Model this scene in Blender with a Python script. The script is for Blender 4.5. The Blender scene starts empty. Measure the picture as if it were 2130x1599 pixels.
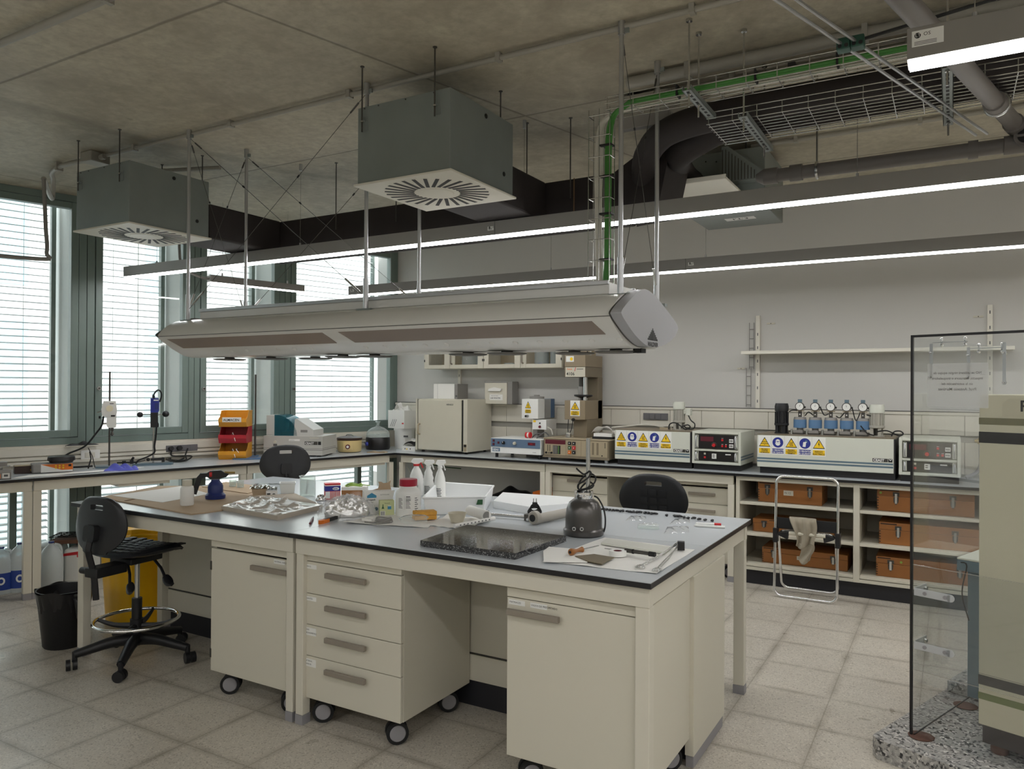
import bpy, math, random
from math import sin, cos, pi, radians, sqrt, atan2
from mathutils import Vector, Matrix
random.seed(7)
S = bpy.context.scene
COL = S.collection

# ------------------------------------------------------------------ camera
FPX, YAW, PITCH, ROLL, EYE = 1581.848, 0.52504, 0.00461, -0.00558, 1.583
_f = Vector((-sin(YAW) * cos(PITCH), cos(YAW) * cos(PITCH), sin(PITCH)))
_r0 = Vector((cos(YAW), sin(YAW), 0))
_d0 = _f.cross(_r0)
RT = _r0 * cos(ROLL) + _d0 * sin(ROLL)
DN = _d0 * cos(ROLL) - _r0 * sin(ROLL)
FW = _f
CAM = Vector((0, 0, EYE))
cam_data = bpy.data.cameras.new('camera')
cam_data.sensor_width = 36
cam_data.lens = FPX / 2130 * 36
cam_data.clip_start = 0.05
cam_data.clip_end = 200
cam = bpy.data.objects.new('camera', cam_data)
COL.objects.link(cam)
cam.matrix_world = Matrix.Translation(CAM) @ Matrix((RT, -DN, -FW)).transposed().to_4x4()
S.camera = cam

# ------------------------------------------------------------------ view, sky, sun
S.view_settings.view_transform = 'Standard'
S.view_settings.look = 'None'
S.view_settings.gamma = 1
S.view_settings.exposure = 0.75
S.view_settings.use_curve_mapping = False
W = bpy.data.worlds.new('sky')
S.world = W
W.use_nodes = True
_n = W.node_tree.nodes
_n.clear()
_o = _n.new('ShaderNodeOutputWorld')
_b = _n.new('ShaderNodeBackground')
_b.inputs['Color'].default_value = (0.86, 0.97, 1.0, 1)
_b.inputs['Strength'].default_value = 1.55
W.node_tree.links.new(_b.outputs[0], _o.inputs[0])
LED = 13.0            # radiance of the ceiling light strips

# ------------------------------------------------------------------ pixel -> place helpers (used to read real positions off the photo)
def ray(u, v):
    return FW + RT * ((u - 1065) / FPX) + DN * ((v - 799.5) / FPX)
def onz(u, v, z):
    d = ray(u, v); return CAM + d * ((z - EYE) / d.z)
def ony(u, v, y):
    d = ray(u, v); return CAM + d * (y / d.y)
def onx(u, v, x):
    d = ray(u, v); return CAM + d * (x / d.x)
def mpp(P):                      # metres per photo pixel at a place
    return (Vector(P) - CAM).dot(FW) / FPX

# ------------------------------------------------------------------ materials
def lin(c):
    return tuple(((x / 12.92) if x <= 0.04045 else ((x + 0.055) / 1.055) ** 2.4) for x in c)
def hexc(h):
    return lin(tuple(int(h[i:i + 2], 16) / 255 for i in (0, 2, 4)))
MATS = {}
def mat(name, h, rough=0.5, metal=0.0, var=0.06, scale=9.0, emit=None, alpha=None, spec=0.5, bump=0.0, coat=0.0, transl=0.0):
    if name in MATS: return MATS[name]
    m = bpy.data.materials.new(name); MATS[name] = m
    m.use_nodes = True
    nt = m.node_tree; N = nt.nodes; L = nt.links
    b = N['Principled BSDF']
    c = hexc(h)
    b.inputs['Roughness'].default_value = rough
    b.inputs['Metallic'].default_value = metal
    b.inputs['Specular IOR Level'].default_value = spec
    if coat: b.inputs['Coat Weight'].default_value = coat
    tc = N.new('ShaderNodeTexCoord')
    nz = N.new('ShaderNodeTexNoise'); nz.inputs['Scale'].default_value = scale; nz.inputs['Detail'].default_value = 3
    L.new(tc.outputs['Object'], nz.inputs['Vector'])
    mx = N.new('ShaderNodeMix'); mx.data_type = 'RGBA'
    mx.inputs[6].default_value = tuple(x * (1 - var) for x in c) + (1,)
    mx.inputs[7].default_value = tuple(min(1, x * (1 + var)) for x in c) + (1,)
    L.new(nz.outputs['Fac'], mx.inputs[0])
    L.new(mx.outputs[2], b.inputs['Base Color'])
    if bump:
        bp = N.new('ShaderNodeBump'); bp.inputs['Strength'].default_value = bump
        L.new(nz.outputs['Fac'], bp.inputs['Height']); L.new(bp.outputs[0], b.inputs['Normal'])
    if emit:
        b.inputs['Emission Color'].default_value = c + (1,)
        b.inputs['Emission Strength'].default_value = emit
    if alpha is not None: b.inputs['Alpha'].default_value = alpha
    return m
def clear_mat(name, h, through, rough=0.03, tint='ffffff'):
    """thin clear sheet: light passes, fresnel gloss on top"""
    if name in MATS: return MATS[name]
    m = bpy.data.materials.new(name); MATS[name] = m
    m.use_nodes = True
    nt = m.node_tree; N = nt.nodes; L = nt.links
    N.clear()
    o = N.new('ShaderNodeOutputMaterial')
    t = N.new('ShaderNodeBsdfTransparent'); t.inputs[0].default_value = hexc(tint) + (1,)
    if through >= .85:
        p = N.new('ShaderNodeBsdfGlossy'); p.inputs['Color'].default_value = (1, 1, 1, 1); p.inputs['Roughness'].default_value = rough
    else:
        p = N.new('ShaderNodeBsdfPrincipled'); p.inputs['Base Color'].default_value = hexc(h) + (1,); p.inputs['Roughness'].default_value = rough
    fr = N.new('ShaderNodeFresnel'); ge = N.new('ShaderNodeNewGeometry'); mr = N.new('ShaderNodeMapRange')
    mr.inputs[3].default_value = 1.45; mr.inputs[4].default_value = 1 / 1.45
    L.new(ge.outputs['Backfacing'], mr.inputs[0]); L.new(mr.outputs[0], fr.inputs['IOR'])
    mt = N.new('ShaderNodeMath'); mt.operation = 'ADD'; mt.use_clamp = True; mt.inputs[1].default_value = 0.0 if through >= .85 else 1 - through
    mix = N.new('ShaderNodeMixShader')
    L.new(fr.outputs[0], mt.inputs[0]); L.new(mt.outputs[0], mix.inputs[0])
    L.new(t.outputs[0], mix.inputs[1]); L.new(p.outputs[0], mix.inputs[2]); L.new(mix.outputs[0], o.inputs[0])
    return m

M_WHITE = mat('white_paint', 'dedacd', 0.45, var=0.02)
M_CAB = mat('cabinet_laminate', 'cfcaba', 0.42, var=0.015, scale=3)
M_FRAME = mat('bench_frame_paint', 'd3cebf', 0.4, var=0.015)
M_TOP = mat('worktop_laminate', 'bcc1c5', 0.22, var=0.04, scale=2.5)
M_EDGE = mat('black_edge', '18171a', 0.35)
M_PLINTH = mat('plinth_dark', '26262b', 0.5)
M_HANDLE = mat('handle_taupe', '8a8175', 0.45, var=0.08, scale=30)
M_BLACK = mat('black_plastic', '17171a', 0.45, var=0.15, scale=20)
M_BLKSHELL = mat('black_polyurethane', '232427', 0.42, var=0.12, scale=40, bump=0.05)
M_RUBBER = mat('rubber_black', '111112', 0.7)
M_GREYWH = mat('wheel_grey', '8f8d90', 0.5)
M_GALV = mat('galvanised_steel', '868d8a', 0.42, metal=0.35, var=0.10, scale=6)
M_ALU = mat('aluminium', 'b9babb', 0.35, metal=0.85, var=0.05)
M_LAMP = mat('lamp_housing', '8d8a86', 0.45, metal=0.2, var=0.03)
M_STEEL = mat('steel_bright', 'c3c3c1', 0.25, metal=0.95, var=0.05)
M_CHROME = mat('chrome', 'e6e6e6', 0.08, metal=1.0, var=0.02)
M_DKSTEEL = mat('dark_steel', '55534f', 0.4, metal=0.7)
M_GREEN = mat('window_frame_green', '72817b', 0.4, var=0.04)
M_GAP = mat('gap_black', '121413', 0.8)
M_SLAT = mat('slat_white', 'cdd5d5', 0.5, var=0.02)
M_DUCT = mat('duct_insulation', '2a2423', 0.75, var=0.2, scale=14, bump=0.12)
M_CREAM = mat('cream_enamel', 'cac5b4', 0.4, var=0.03)
M_BEIGE = mat('beige_metal', 'a89a80', 0.45, var=0.04)
M_TAUPE = mat('taupe_metal', '7c705c', 0.45, var=0.05)
M_CEAST = mat('machine_grey_green', 'cfd1c5', 0.4, var=0.02)
M_STRIPE = mat('stripe_blue_grey', '5f7480', 0.4)
M_PANEL = mat('panel_black', '1a1718', 0.35)
M_RED = mat('red_plastic', 'c8242a', 0.4)
M_YEL = mat('sign_yellow', 'f2c81e', 0.5)
M_SBLUE = mat('sign_blue', '23308a', 0.5)
M_SWHITE = mat('sign_white', 'e8e8e4', 0.5, var=0.01)
M_INK = mat('ink_black', '141414', 0.6)
M_INKG = mat('ink_grey', '5a5a5a', 0.6)
M_BLUE = mat('blue_grey_paint', '60768f', 0.45)
M_WOOD = mat('varnished_wood', '9a6330', 0.4, var=0.22, scale=5)
M_DWOOD = mat('wood_dark_mark', '3a2416', 0.6)
M_PAPER = mat('paper_white', 'e9e7e2', 0.7, var=0.03, scale=4)
M_CARD = mat('cardboard_brown', 'b39c80', 0.8, var=0.07, scale=6)
M_CARDD = mat('cardboard_edge', '7d6348', 0.9)
M_HDPE = mat('white_hdpe', 'e6e6e2', 0.4, var=0.03)
M_TRAY = mat('white_tray_plastic', 'eef0f0', 0.3, var=0.02)
M_FOIL = mat('crumpled_foil', 'd8d8d6', 0.22, metal=0.95, var=0.2, scale=35, bump=0.6)
M_GLASS = clear_mat('clear_glass', 'f4f8f8', 0.93)
M_GLASSW = clear_mat('beaker_glass', 'eef3f2', 0.80, 0.06, 'f2f6f4')
M_FILM = clear_mat('plastic_film', 'f4f4f4', 0.86, 0.10)
M_JUG = clear_mat('translucent_jug', 'dfe6e6', 0.35, 0.3, 'd6e2e4')
M_ACRY = clear_mat('acrylic_sheet', 'e8ecec', 0.95, 0.02, 'fbfcfc')
M_TEAL = clear_mat('teal_acrylic', '3f7f8c', 0.74, 0.05, '8fccd6')
M_NAVY = mat('blue_plastic', '1f2f6e', 0.4)
M_MIDBLUE = mat('mid_blue_paint', '4d6a8c', 0.45)
M_YBAG = clear_mat('yellow_bag', 'e3b008', 0.12, 0.35, 'e8b810')
M_YPLAS = mat('amber_plastic', 'dd9a26', 0.35, var=0.06)
M_ORANGE = mat('orange_plastic', 'e0741c', 0.45)
M_GREENC = mat('green_cable', '3f8033', 0.5)
M_CABLE = mat('white_cable', 'c9c6bb', 0.5)
M_LIME = mat('lime_cord', '8fb04a', 0.5)

# ------------------------------------------------------------------ mesh builder
class MB:
    def __init__(s):
        s.v = []; s.f = []; s.mi = []; s.sm = []; s.mats = []
    def m(s, M):
        if M not in s.mats: s.mats.append(M)
        return s.mats.index(M)
    def raw(s, vs, fs, M, smooth=False):
        o = len(s.v); s.v += [tuple(v) for v in vs]; k = s.m(M)
        for f in fs:
            s.f.append(tuple(i + o for i in f)); s.mi.append(k); s.sm.append(smooth)
    def box(s, x0, x1, y0, y1, z0, z1, M, T=None):
        vs = [Vector((x, y, z)) for x in (x0, x1) for y in (y0, y1) for z in (z0, z1)]
        if T: vs = [T @ v for v in vs]
        s.raw(vs, [(0, 1, 3, 2), (4, 6, 7, 5), (0, 4, 5, 1), (2, 3, 7, 6), (0, 2, 6, 4), (1, 5, 7, 3)], M)
        return s
    def prism(s, poly, a, b, M, ax='z', T=None, smooth=False):
        """poly: 2D points; ax: extruded axis. z: (x,y), y: (x,z), x: (y,z)"""
        def mk(p, h):
            if ax == 'z': return Vector((p[0], p[1], h))
            if ax == 'y': return Vector((p[0], h, p[1]))
            return Vector((h, p[0], p[1]))
        ar = sum(poly[i][0] * poly[(i + 1) % len(poly)][1] - poly[(i + 1) % len(poly)][0] * poly[i][1] for i in range(len(poly)))
        if (ar < 0) != (ax == 'y'): poly = poly[::-1]
        n = len(poly)
        vs = [mk(p, a) for p in poly] + [mk(p, b) for p in poly]
        if T: vs = [T @ v for v in vs]
        if b < a: vs = vs[n:] + vs[:n]
        fs = [tuple(range(n - 1, -1, -1)), tuple(range(n, 2 * n))]
        s.raw(vs, fs, M)
        s.raw(vs, [(i, (i + 1) % n, n + (i + 1) % n, n + i) for i in range(n)], M, smooth)
        return s
    def cyl(s, p0, p1, r, M, r1=None, n=16, caps=True):
        p0 = Vector(p0); p1 = Vector(p1); r1 = r if r1 is None else r1
        d = (p1 - p0).normalized()
        a = d.orthogonal().normalized(); b = d.cross(a)
        vs = []
        for p, q in ((p0, r), (p1, r1)):
            vs += [p + (a * cos(2 * pi * i / n) + b * sin(2 * pi * i / n)) * q for i in range(n)]
        s.raw(vs, [(i, (i + 1) % n, n + (i + 1) % n, n + i) for i in range(n)], M, True)
        if caps: s.raw(vs, [tuple(range(n - 1, -1, -1)), tuple(range(n, 2 * n))], M)
        return s
    def tube(s, pts, r, M, n=8, closed=False, sub=0, flat=1.0):
        P = [Vector(p) for p in pts]
        if sub: P = spline(P, sub, closed)
        m = len(P); vs = []; up = None
        for i, p in enumerate(P):
            if closed: t = P[(i + 1) % m] - P[i - 1]
            else: t = P[min(i + 1, m - 1)] - P[max(i - 1, 0)]
            t.normalize()
            if up is None: a = t.orthogonal().normalized()
            else:
                a = up - t * up.dot(t)
                a = a.normalized() if a.length > 1e-6 else t.orthogonal().normalized()
            up = a; b = t.cross(a)
            rr = r(i / max(1, m - 1)) if callable(r) else r
            vs += [p + (a * cos(2 * pi * k / n) + b * sin(2 * pi * k / n) * flat) * rr for k in range(n)]
        fs = []
        for i in range(m if closed else m - 1):
            j = (i + 1) % m
            fs += [(i * n + k, i * n + (k + 1) % n, j * n + (k + 1) % n, j * n + k) for k in range(n)]
        s.raw(vs, fs, M, True)
        if not closed: s.raw(vs, [tuple(range(n - 1, -1, -1)), tuple(range((m - 1) * n, m * n))], M)
        return s
    def lathe(s, prof, M, c=(0, 0, 0), n=24, T=None, sx=1.0, sy=1.0):
        c = Vector(c); m = len(prof)
        vs = [Vector((r * cos(2 * pi * k / n) * sx, r * sin(2 * pi * k / n) * sy, z)) + c for r, z in prof for k in range(n)]
        if T: vs = [T @ v for v in vs]
        fs = [(i * n + k, i * n + (k + 1) % n, (i + 1) * n + (k + 1) % n, (i + 1) * n + k) for i in range(m - 1) for k in range(n)]
        s.raw(vs, fs, M, True)
        if prof[0][0] > 1e-4: s.raw(vs, [tuple(range(n - 1, -1, -1))], M)
        if prof[-1][0] > 1e-4: s.raw(vs, [tuple(range((m - 1) * n, m * n))], M)
        return s
    def ball(s, c, r, M, n=14, sc=(1, 1, 1), T=None):
        k = max(5, n // 2)
        prof = [(sin(pi * i / k), -cos(pi * i / k)) for i in range(k + 1)]
        c = Vector(c)
        vs = [Vector((p[0] * cos(2 * pi * j / n) * r * sc[0], p[0] * sin(2 * pi * j / n) * r * sc[1], p[1] * r * sc[2])) + c for p in prof for j in range(n)]
        if T: vs = [T @ v for v in vs]
        s.raw(vs, [(i * n + j, i * n + (j + 1) % n, (i + 1) * n + (j + 1) % n, (i + 1) * n + j) for i in range(k) for j in range(n)], M, True)
        return s
    def surf(s, fn, nu, nv, M, smooth=True, both=None):
        vs = [Vector(fn(i / nu, j / nv)) for j in range(nv + 1) for i in range(nu + 1)]
        w = nu + 1
        fs = [(j * w + i, j * w + i + 1, (j + 1) * w + i + 1, (j + 1) * w + i) for j in range(nv) for i in range(nu)]
        s.raw(vs, fs, M, smooth)
        if both:
            s.raw([v - Vector((0, 0, both)) for v in vs], [f[::-1] for f in fs], M, smooth)
            rim = [i for i in range(w)] + [j * w + nu for j in range(1, nv + 1)] + [nv * w + i for i in range(nu - 1, -1, -1)] + [j * w for j in range(nv - 1, 0, -1)]
            k = len(rim)
            vv = [vs[i] for i in rim] + [vs[i] - Vector((0, 0, both)) for i in rim]
            s.raw(vv, [(i, k + i, k + (i + 1) % k, (i + 1) % k) for i in range(k)], M)
        return s
    def text(s, body, size, o, M, xd=(1, 0, 0), yd=(0, 0, 1), align='LEFT', bold=0.0, sx=1.0):
        cu = bpy.data.curves.new('lettering', 'FONT')
        cu.body = body; cu.size = size; cu.align_x = align; cu.resolution_u = 2; cu.offset = bold
        ob = bpy.data.objects.new('lettering', cu)
        me = bpy.data.meshes.new_from_object(ob)
        xd = Vector(xd).normalized(); yd = Vector(yd).normalized(); o = Vector(o)
        s.raw([o + xd * v.co.x * sx + yd * v.co.y for v in me.vertices], [tuple(p.vertices) for p in me.polygons], M)
        bpy.data.objects.remove(ob); bpy.data.curves.remove(cu); bpy.data.meshes.remove(me)
        return s
    def build(s, name, parent=None, loc=None, rz=0.0, bevel=0.0, seg=2, **kw):
        me = bpy.data.meshes.new(name)
        me.from_pydata(s.v, [], s.f)
        for q in s.mats: me.materials.append(q)
        me.polygons.foreach_set('material_index', s.mi)
        me.polygons.foreach_set('use_smooth', s.sm)
        me.update()
        if any(s.sm): me.set_sharp_from_angle(angle=radians(38))
        o = bpy.data.objects.new(name, me)
        COL.objects.link(o)
        if loc is not None: o.location = loc
        if rz: o.rotation_euler = (0, 0, rz)
        if parent: o.parent = parent
        if bevel:
            b = o.modifiers.new('bevel', 'BEVEL'); b.width = bevel; b.segments = seg; b.limit_method = 'ANGLE'; b.angle_limit = radians(50)
        for k, v in kw.items(): o[k] = v
        return o

def spline(P, sub, closed=False):
    out = []; m = len(P)
    for i in range(m if closed else m - 1):
        g = (lambda k: P[k % m]) if closed else (lambda k: P[max(0, min(m - 1, k))])
        a, b, c, d = g(i - 1), g(i), g(i + 1), g(i + 2)
        for k in range(sub):
            t = k / sub
            out.append(0.5 * ((2 * b) + (c - a) * t + (2 * a - 5 * b + 4 * c - d) * t * t + (3 * b - a - 3 * c + d) * t ** 3))
    if not closed: out.append(P[-1])
    return out

def T(name, label, cat, loc=(0, 0, 0), rz=0.0, group=None):
    o = bpy.data.objects.new(name, None)
    COL.objects.link(o)
    o.empty_display_size = 0.05
    o.location = loc; o.rotation_euler = (0, 0, rz)
    o['label'] = label; o['category'] = cat
    if group: o['group'] = group
    return o
def tag(o, label, cat, group=None):
    o['label'] = label; o['category'] = cat
    if group: o['group'] = group
    return o
def struct(o):
    o['kind'] = 'structure'; return o
def kids(o): return [c for c in bpy.data.objects if c.parent == o]
def dup(o, loc=None, rz=None, label=None, parent=None):
    c = o.copy(); COL.objects.link(c); c.parent = parent
    for ch in kids(o): dup(ch, parent=c)
    if loc is not None: c.location = loc
    if rz is not None: c.rotation_euler = (0, 0, rz)
    if label: c['label'] = label
    return c
def rrect(x0, x1, y0, y1, r, n=5):
    out = []
    for cx, cy, a in ((x1 - r, y1 - r, 0), (x0 + r, y1 - r, pi / 2), (x0 + r, y0 + r, pi), (x1 - r, y0 + r, 3 * pi / 2)):
        out += [(cx + r * cos(a + pi / 2 * i / n), cy + r * sin(a + pi / 2 * i / n)) for i in range(n + 1)]
    return out
# ================================================================== the room
H = 3.2
PHI = radians(14.25)
WN = Vector((cos(PHI), -sin(PHI), 0)); WT = Vector((-sin(PHI), -cos(PHI), 0))
WO = Vector((-5.051, 6.292, 0))          # inner corner of the two bench front edges
OW = WO - WN * 0.75                      # window wall plane, s = 0
WRZ = pi / 2 - PHI
def wl(s, out=0.0, z=0.0):               # s: distance from the corner towards the camera, out: behind the wall plane
    return OW + WT * s - WN * out + Vector((0, 0, z))
YB, YW = 6.292, 7.042                    # back bench edge, back wall
X1, Y0 = 4.6, -4.0

def node_math(N, L, op, a, b=None, c=None):
    n = N.new('ShaderNodeMath'); n.operation = op
    for i, q in enumerate((a, b, c)):
        if q is None: continue
        if isinstance(q, (int, float)): n.inputs[i].default_value = q
        else: L.new(q, n.inputs[i])
    return n.outputs[0]
def mixc(N, L, fac, a, b):
    n = N.new('ShaderNodeMix'); n.data_type = 'RGBA'
    for i, q in ((0, fac), (6, a), (7, b)):
        if isinstance(q, (int, float)): n.inputs[i].default_value = q
        elif isinstance(q, tuple): n.inputs[i].default_value = q + (1,)
        else: L.new(q, n.inputs[i])
    return n.outputs[2]
def noise(N, L, vec, scale, detail=4, rough=0.55, dist=0.0):
    n = N.new('ShaderNodeTexNoise'); n.inputs['Scale'].default_value = scale; n.inputs['Detail'].default_value = detail
    n.inputs['Roughness'].default_value = rough; n.inputs['Distortion'].default_value = dist
    L.new(vec, n.inputs['Vector']); return n.outputs['Fac']
def ramp(N, L, fac, a, b):
    n = N.new('ShaderNodeMapRange'); n.inputs[1].default_value = a; n.inputs[2].default_value = b
    L.new(fac, n.inputs[0]); return n.outputs[0]
def base(name):
    m = bpy.data.materials.new(name); m.use_nodes = True
    nt = m.node_tree; tc = nt.nodes.new('ShaderNodeTexCoord')
    sp = nt.nodes.new('ShaderNodeSeparateXYZ'); nt.links.new(tc.outputs['Object'], sp.inputs[0])
    return m, nt.nodes, nt.links, nt.nodes['Principled BSDF'], tc.outputs['Object'], sp.outputs

# board-marked concrete ceiling
M_CONC, N, L, P, OC, XYZ = base('ceiling_concrete')
c1 = mixc(N, L, ramp(N, L, noise(N, L, OC, 0.9, 5, 0.6, 0.4), 0.36, 0.66), hexc('9b9280'), hexc('c6beaa'))
c2 = mixc(N, L, ramp(N, L, noise(N, L, OC, 3.2, 6, 0.65, 0.8), 0.38, 0.75), c1, hexc('cac4ae'))
c2 = mixc(N, L, ramp(N, L, noise(N, L, OC, 22, 4, 0.6), 0.35, 0.9), c2, hexc('9d9482'))
spots = ramp(N, L, noise(N, L, OC, 5.5, 2, 0.5), 0.70, 0.74)
c2 = mixc(N, L, node_math(N, L, 'MULTIPLY', spots, 0.35), c2, hexc('857c6a'))
wob = node_math(N, L, 'MULTIPLY', noise(N, L, OC, 1.5, 2), 0.03)
sy = node_math(N, L, 'PINGPONG', node_math(N, L, 'ADD', node_math(N, L, 'SUBTRACT', XYZ['Y'], 2.155), wob), 0.9)
cw = node_math(N, L, 'SUBTRACT', node_math(N, L, 'MULTIPLY', XYZ['X'], 0.969), node_math(N, L, 'MULTIPLY', XYZ['Y'], 0.246))
sx = node_math(N, L, 'PINGPONG', node_math(N, L, 'ADD', cw, 3.10), 1.9)
seam = node_math(N, L, 'MINIMUM', sy, sx)
sm = ramp(N, L, seam, 0.012, 0.004)
c3 = mixc(N, L, node_math(N, L, 'MULTIPLY', sm, 0.55), c2, hexc('574f42'))
# a patched joint line that bends through the first bays
ed = node_math(N, L, 'SUBTRACT', node_math(N, L, 'ADD', XYZ['X'], 5.0), node_math(N, L, 'MULTIPLY', node_math(N, L, 'POWER', node_math(N, L, 'MAXIMUM', node_math(N, L, 'SUBTRACT', XYZ['Y'], 2.2), 0.0), 1.6), 0.16))
edn = node_math(N, L, 'SUBTRACT', ed, node_math(N, L, 'MULTIPLY', noise(N, L, OC, 1.2, 3), 0.5))
band = ramp(N, L, node_math(N, L, 'ABSOLUTE', edn), 0.09, 0.03)
c3 = mixc(N, L, node_math(N, L, 'MULTIPLY', band, 0.35), c3, hexc('7b7363'))
L.new(c3, P.inputs['Base Color']); P.inputs['Roughness'].default_value = 0.62
bp = N.new('ShaderNodeBump'); bp.inputs['Strength'].default_value = 0.25; bp.inputs['Distance'].default_value = 0.02
L.new(node_math(N, L, 'SUBTRACT', noise(N, L, OC, 6, 5), node_math(N, L, 'MULTIPLY', sm, 0.6)), bp.inputs['Height']); L.new(bp.outputs[0], P.inputs['Normal'])

# terrazzo floor tiles
M_FLOOR, N, L, P, OC, XYZ = base('terrazzo_tile')
vo = N.new('ShaderNodeTexVoronoi'); vo.inputs['Scale'].default_value = 170; L.new(OC, vo.inputs['Vector'])
vc = N.new('ShaderNodeSeparateColor'); L.new(vo.outputs['Color'], vc.inputs[0])
g = mixc(N, L, ramp(N, L, noise(N, L, OC, 1.3, 4), 0.35, 0.7), hexc('b9b2a6'), hexc('c8c1b4'))
g = mixc(N, L, node_math(N, L, 'MULTIPLY', ramp(N, L, vc.outputs[0], 0.80, 0.92), 0.55), g, hexc('80786c'))
g = mixc(N, L, node_math(N, L, 'MULTIPLY', ramp(N, L, vc.outputs[1], 0.82, 0.95), 0.5), g, hexc('ded7ca'))
tx = node_math(N, L, 'PINGPONG', node_math(N, L, 'ADD', XYZ['X'], 0.94), 0.2)
ty = node_math(N, L, 'PINGPONG', node_math(N, L, 'ADD', XYZ['Y'], -4.2), 0.2)
gr = node_math(N, L, 'MINIMUM', tx, ty)
dirt = node_math(N, L, 'MULTIPLY', ramp(N, L, gr, 0.035, 0.002), ramp(N, L, noise(N, L, OC, 4, 3), 0.3, 0.7))
g = mixc(N, L, node_math(N, L, 'MULTIPLY', dirt, 0.6), g, hexc('6b6253'))
g = mixc(N, L, node_math(N, L, 'MULTIPLY', ramp(N, L, gr, 0.0035, 0.0015), 0.6), g, hexc('857c6c'))
L.new(g, P.inputs['Base Color'])
L.new(ramp(N, L, noise(N, L, OC, 7, 3), -0.35, 2.0), P.inputs['Roughness'])

M_WALL = mat('wall_plaster', 'cbc9c4', 0.7, var=0.02, scale=1.2)
M_UPST = mat('upstand_panel', 'd6d1c4', 0.45, var=0.015, scale=2)
M_RAILG = mat('rail_grey', '9a978f', 0.5)

pl = wl(10.95, 0.0); pk = wl(-0.583, 0.0)
foot = [(pl.x - 0.5, Y0), (X1, Y0), (X1, YW), (pk.x - 0.1, YW + .02)]
def slab(name, poly, z0, z1, M):
    return struct(MB().prism(poly, z0, z1, M).build(name))
slab('floor', [(-9.2, Y0), (X1, Y0), (X1, YW + .1), (-5.5, YW + .1)], -0.1, 0.0, M_FLOOR)
slab('ceiling', [(-9.3, Y0 - .1), (X1 + .1, Y0 - .1), (X1 + .1, YW + .2), (-5.2, YW + .2), (-5.6, YW + .2)], H, H + 0.15, M_CONC)
b = MB(); b.box(pk.x - 0.3, X1 + .1, YW, YW + 0.15, 0, H, M_WALL); struct(b.build('wall_back'))
b = MB(); b.box(X1, X1 + 0.12, Y0, YW, 0, H, M_WALL); struct(b.build('wall_right'))
b = MB(); b.box(-9.2, X1, Y0 - 0.12, Y0, 0, H, M_WALL); struct(b.build('wall_rear'))

# window wall: white band and sill, then the glazing modules
b = MB(); b.box(-11.0, 0.583, 0.0, 0.12, 0.76, 1.085, M_UPST); b.box(-11.0, 0.583, 0.0, 0.12, 0.0, 0.1, M_UPST)
struct(b.build('wall_left', loc=OW, rz=WRZ))
GL = [(-0.47, 0.74), (0.99, 1.69), (1.92, 2.61), (2.86, 4.07), (4.32, 5.02), (5.25, 5.95), (6.20, 7.41), (7.66, 8.36), (8.6, 9.3), (9.55, 10.76)]
BD = [-0.583, 0.865, 1.805, 2.735, 4.195, 5.135, 6.075, 7.535, 8.48, 9.425, 10.95]
def ring(b, x0, x1, z0, z1, hx0, hx1, hz0, hz1, y0, y1, M):
    b.box(x0, hx0, y0, y1, z0, z1, M); b.box(hx1, x1, y0, y1, z0, z1, M)
    b.box(hx0, hx1, y0, y1, z0, hz0, M); b.box(hx0, hx1, y0, y1, hz1, z1, M)
def slats(b, x0, x1, z0, z1, yc):
    z = z1
    prof = [(-.038, -.009), (-.012, .0), (.012, .003), (.038, .001), (.038, -.0015), (.012, .0005), (-.012, -.0025), (-.038, -.0115)]
    while z > z0:
        b.prism([(yc + p, z + q) for p, q in prof], x0, x1, M_SLAT, 'x')
        z -= 0.0595
n = 0
KNOB = {2, 3, 4}
for tier, (z0, z1, gz0, gz1) in enumerate(((1.085, H, 1.205, 3.085), (0.10, 0.76, 0.19, 0.72))):
    for i, (ga, gb) in enumerate(GL):
        n += 1
        x0, x1, h0, h1 = -BD[i + 1], -BD[i], -gb, -ga
        t = bpy.data.objects.new('window_%d' % n, None); COL.objects.link(t); t.location = OW; t.rotation_euler = (0, 0, WRZ); struct(t)
        b = MB(); e = 0.062
        ring(b, x0 + .002, x1 - .002, z0, z1, h0 - e, h1 + e, gz0 - e, gz1 + min(e, (z1 - gz1) * .5), -0.004, 0.075, M_GREEN)
        b.box(x0 + .0, x0 + .004, 0.0, .07, z0, z1, M_GAP)
        if tier == 1 and gb - ga > 1: b.box(-ga - .43, -ga - .38, -.002, .07, gz0, gz1, M_GREEN)
        b.build('window_frame', t, bevel=.003)
        b = MB(); e2 = e - .004
        ring(b, h0 - e2, h1 + e2, gz0 - e2, gz1 + min(e2, (z1 - gz1) * .5 - .004), h0, h1, gz0, gz1, -0.012, 0.06, M_GREEN)
        b.build('sash', t, bevel=.004)
        b = MB(); b.box(h0, h1, 0.03, 0.036, gz0, gz1, M_GLASS); b.build('pane', t)
        if tier == 0 and i in (0, 1, 2):
            b = MB(); b.cyl((h0 - .03, -.012, 1.56), (h0 - .03, -.03, 1.56), .016, M_STEEL); b.cyl((h0 - .03, -.03, 1.56), (h0 - .03, -.036, 1.56), .009, M_DKSTEEL)
            b.build('lock_button', t)
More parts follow.
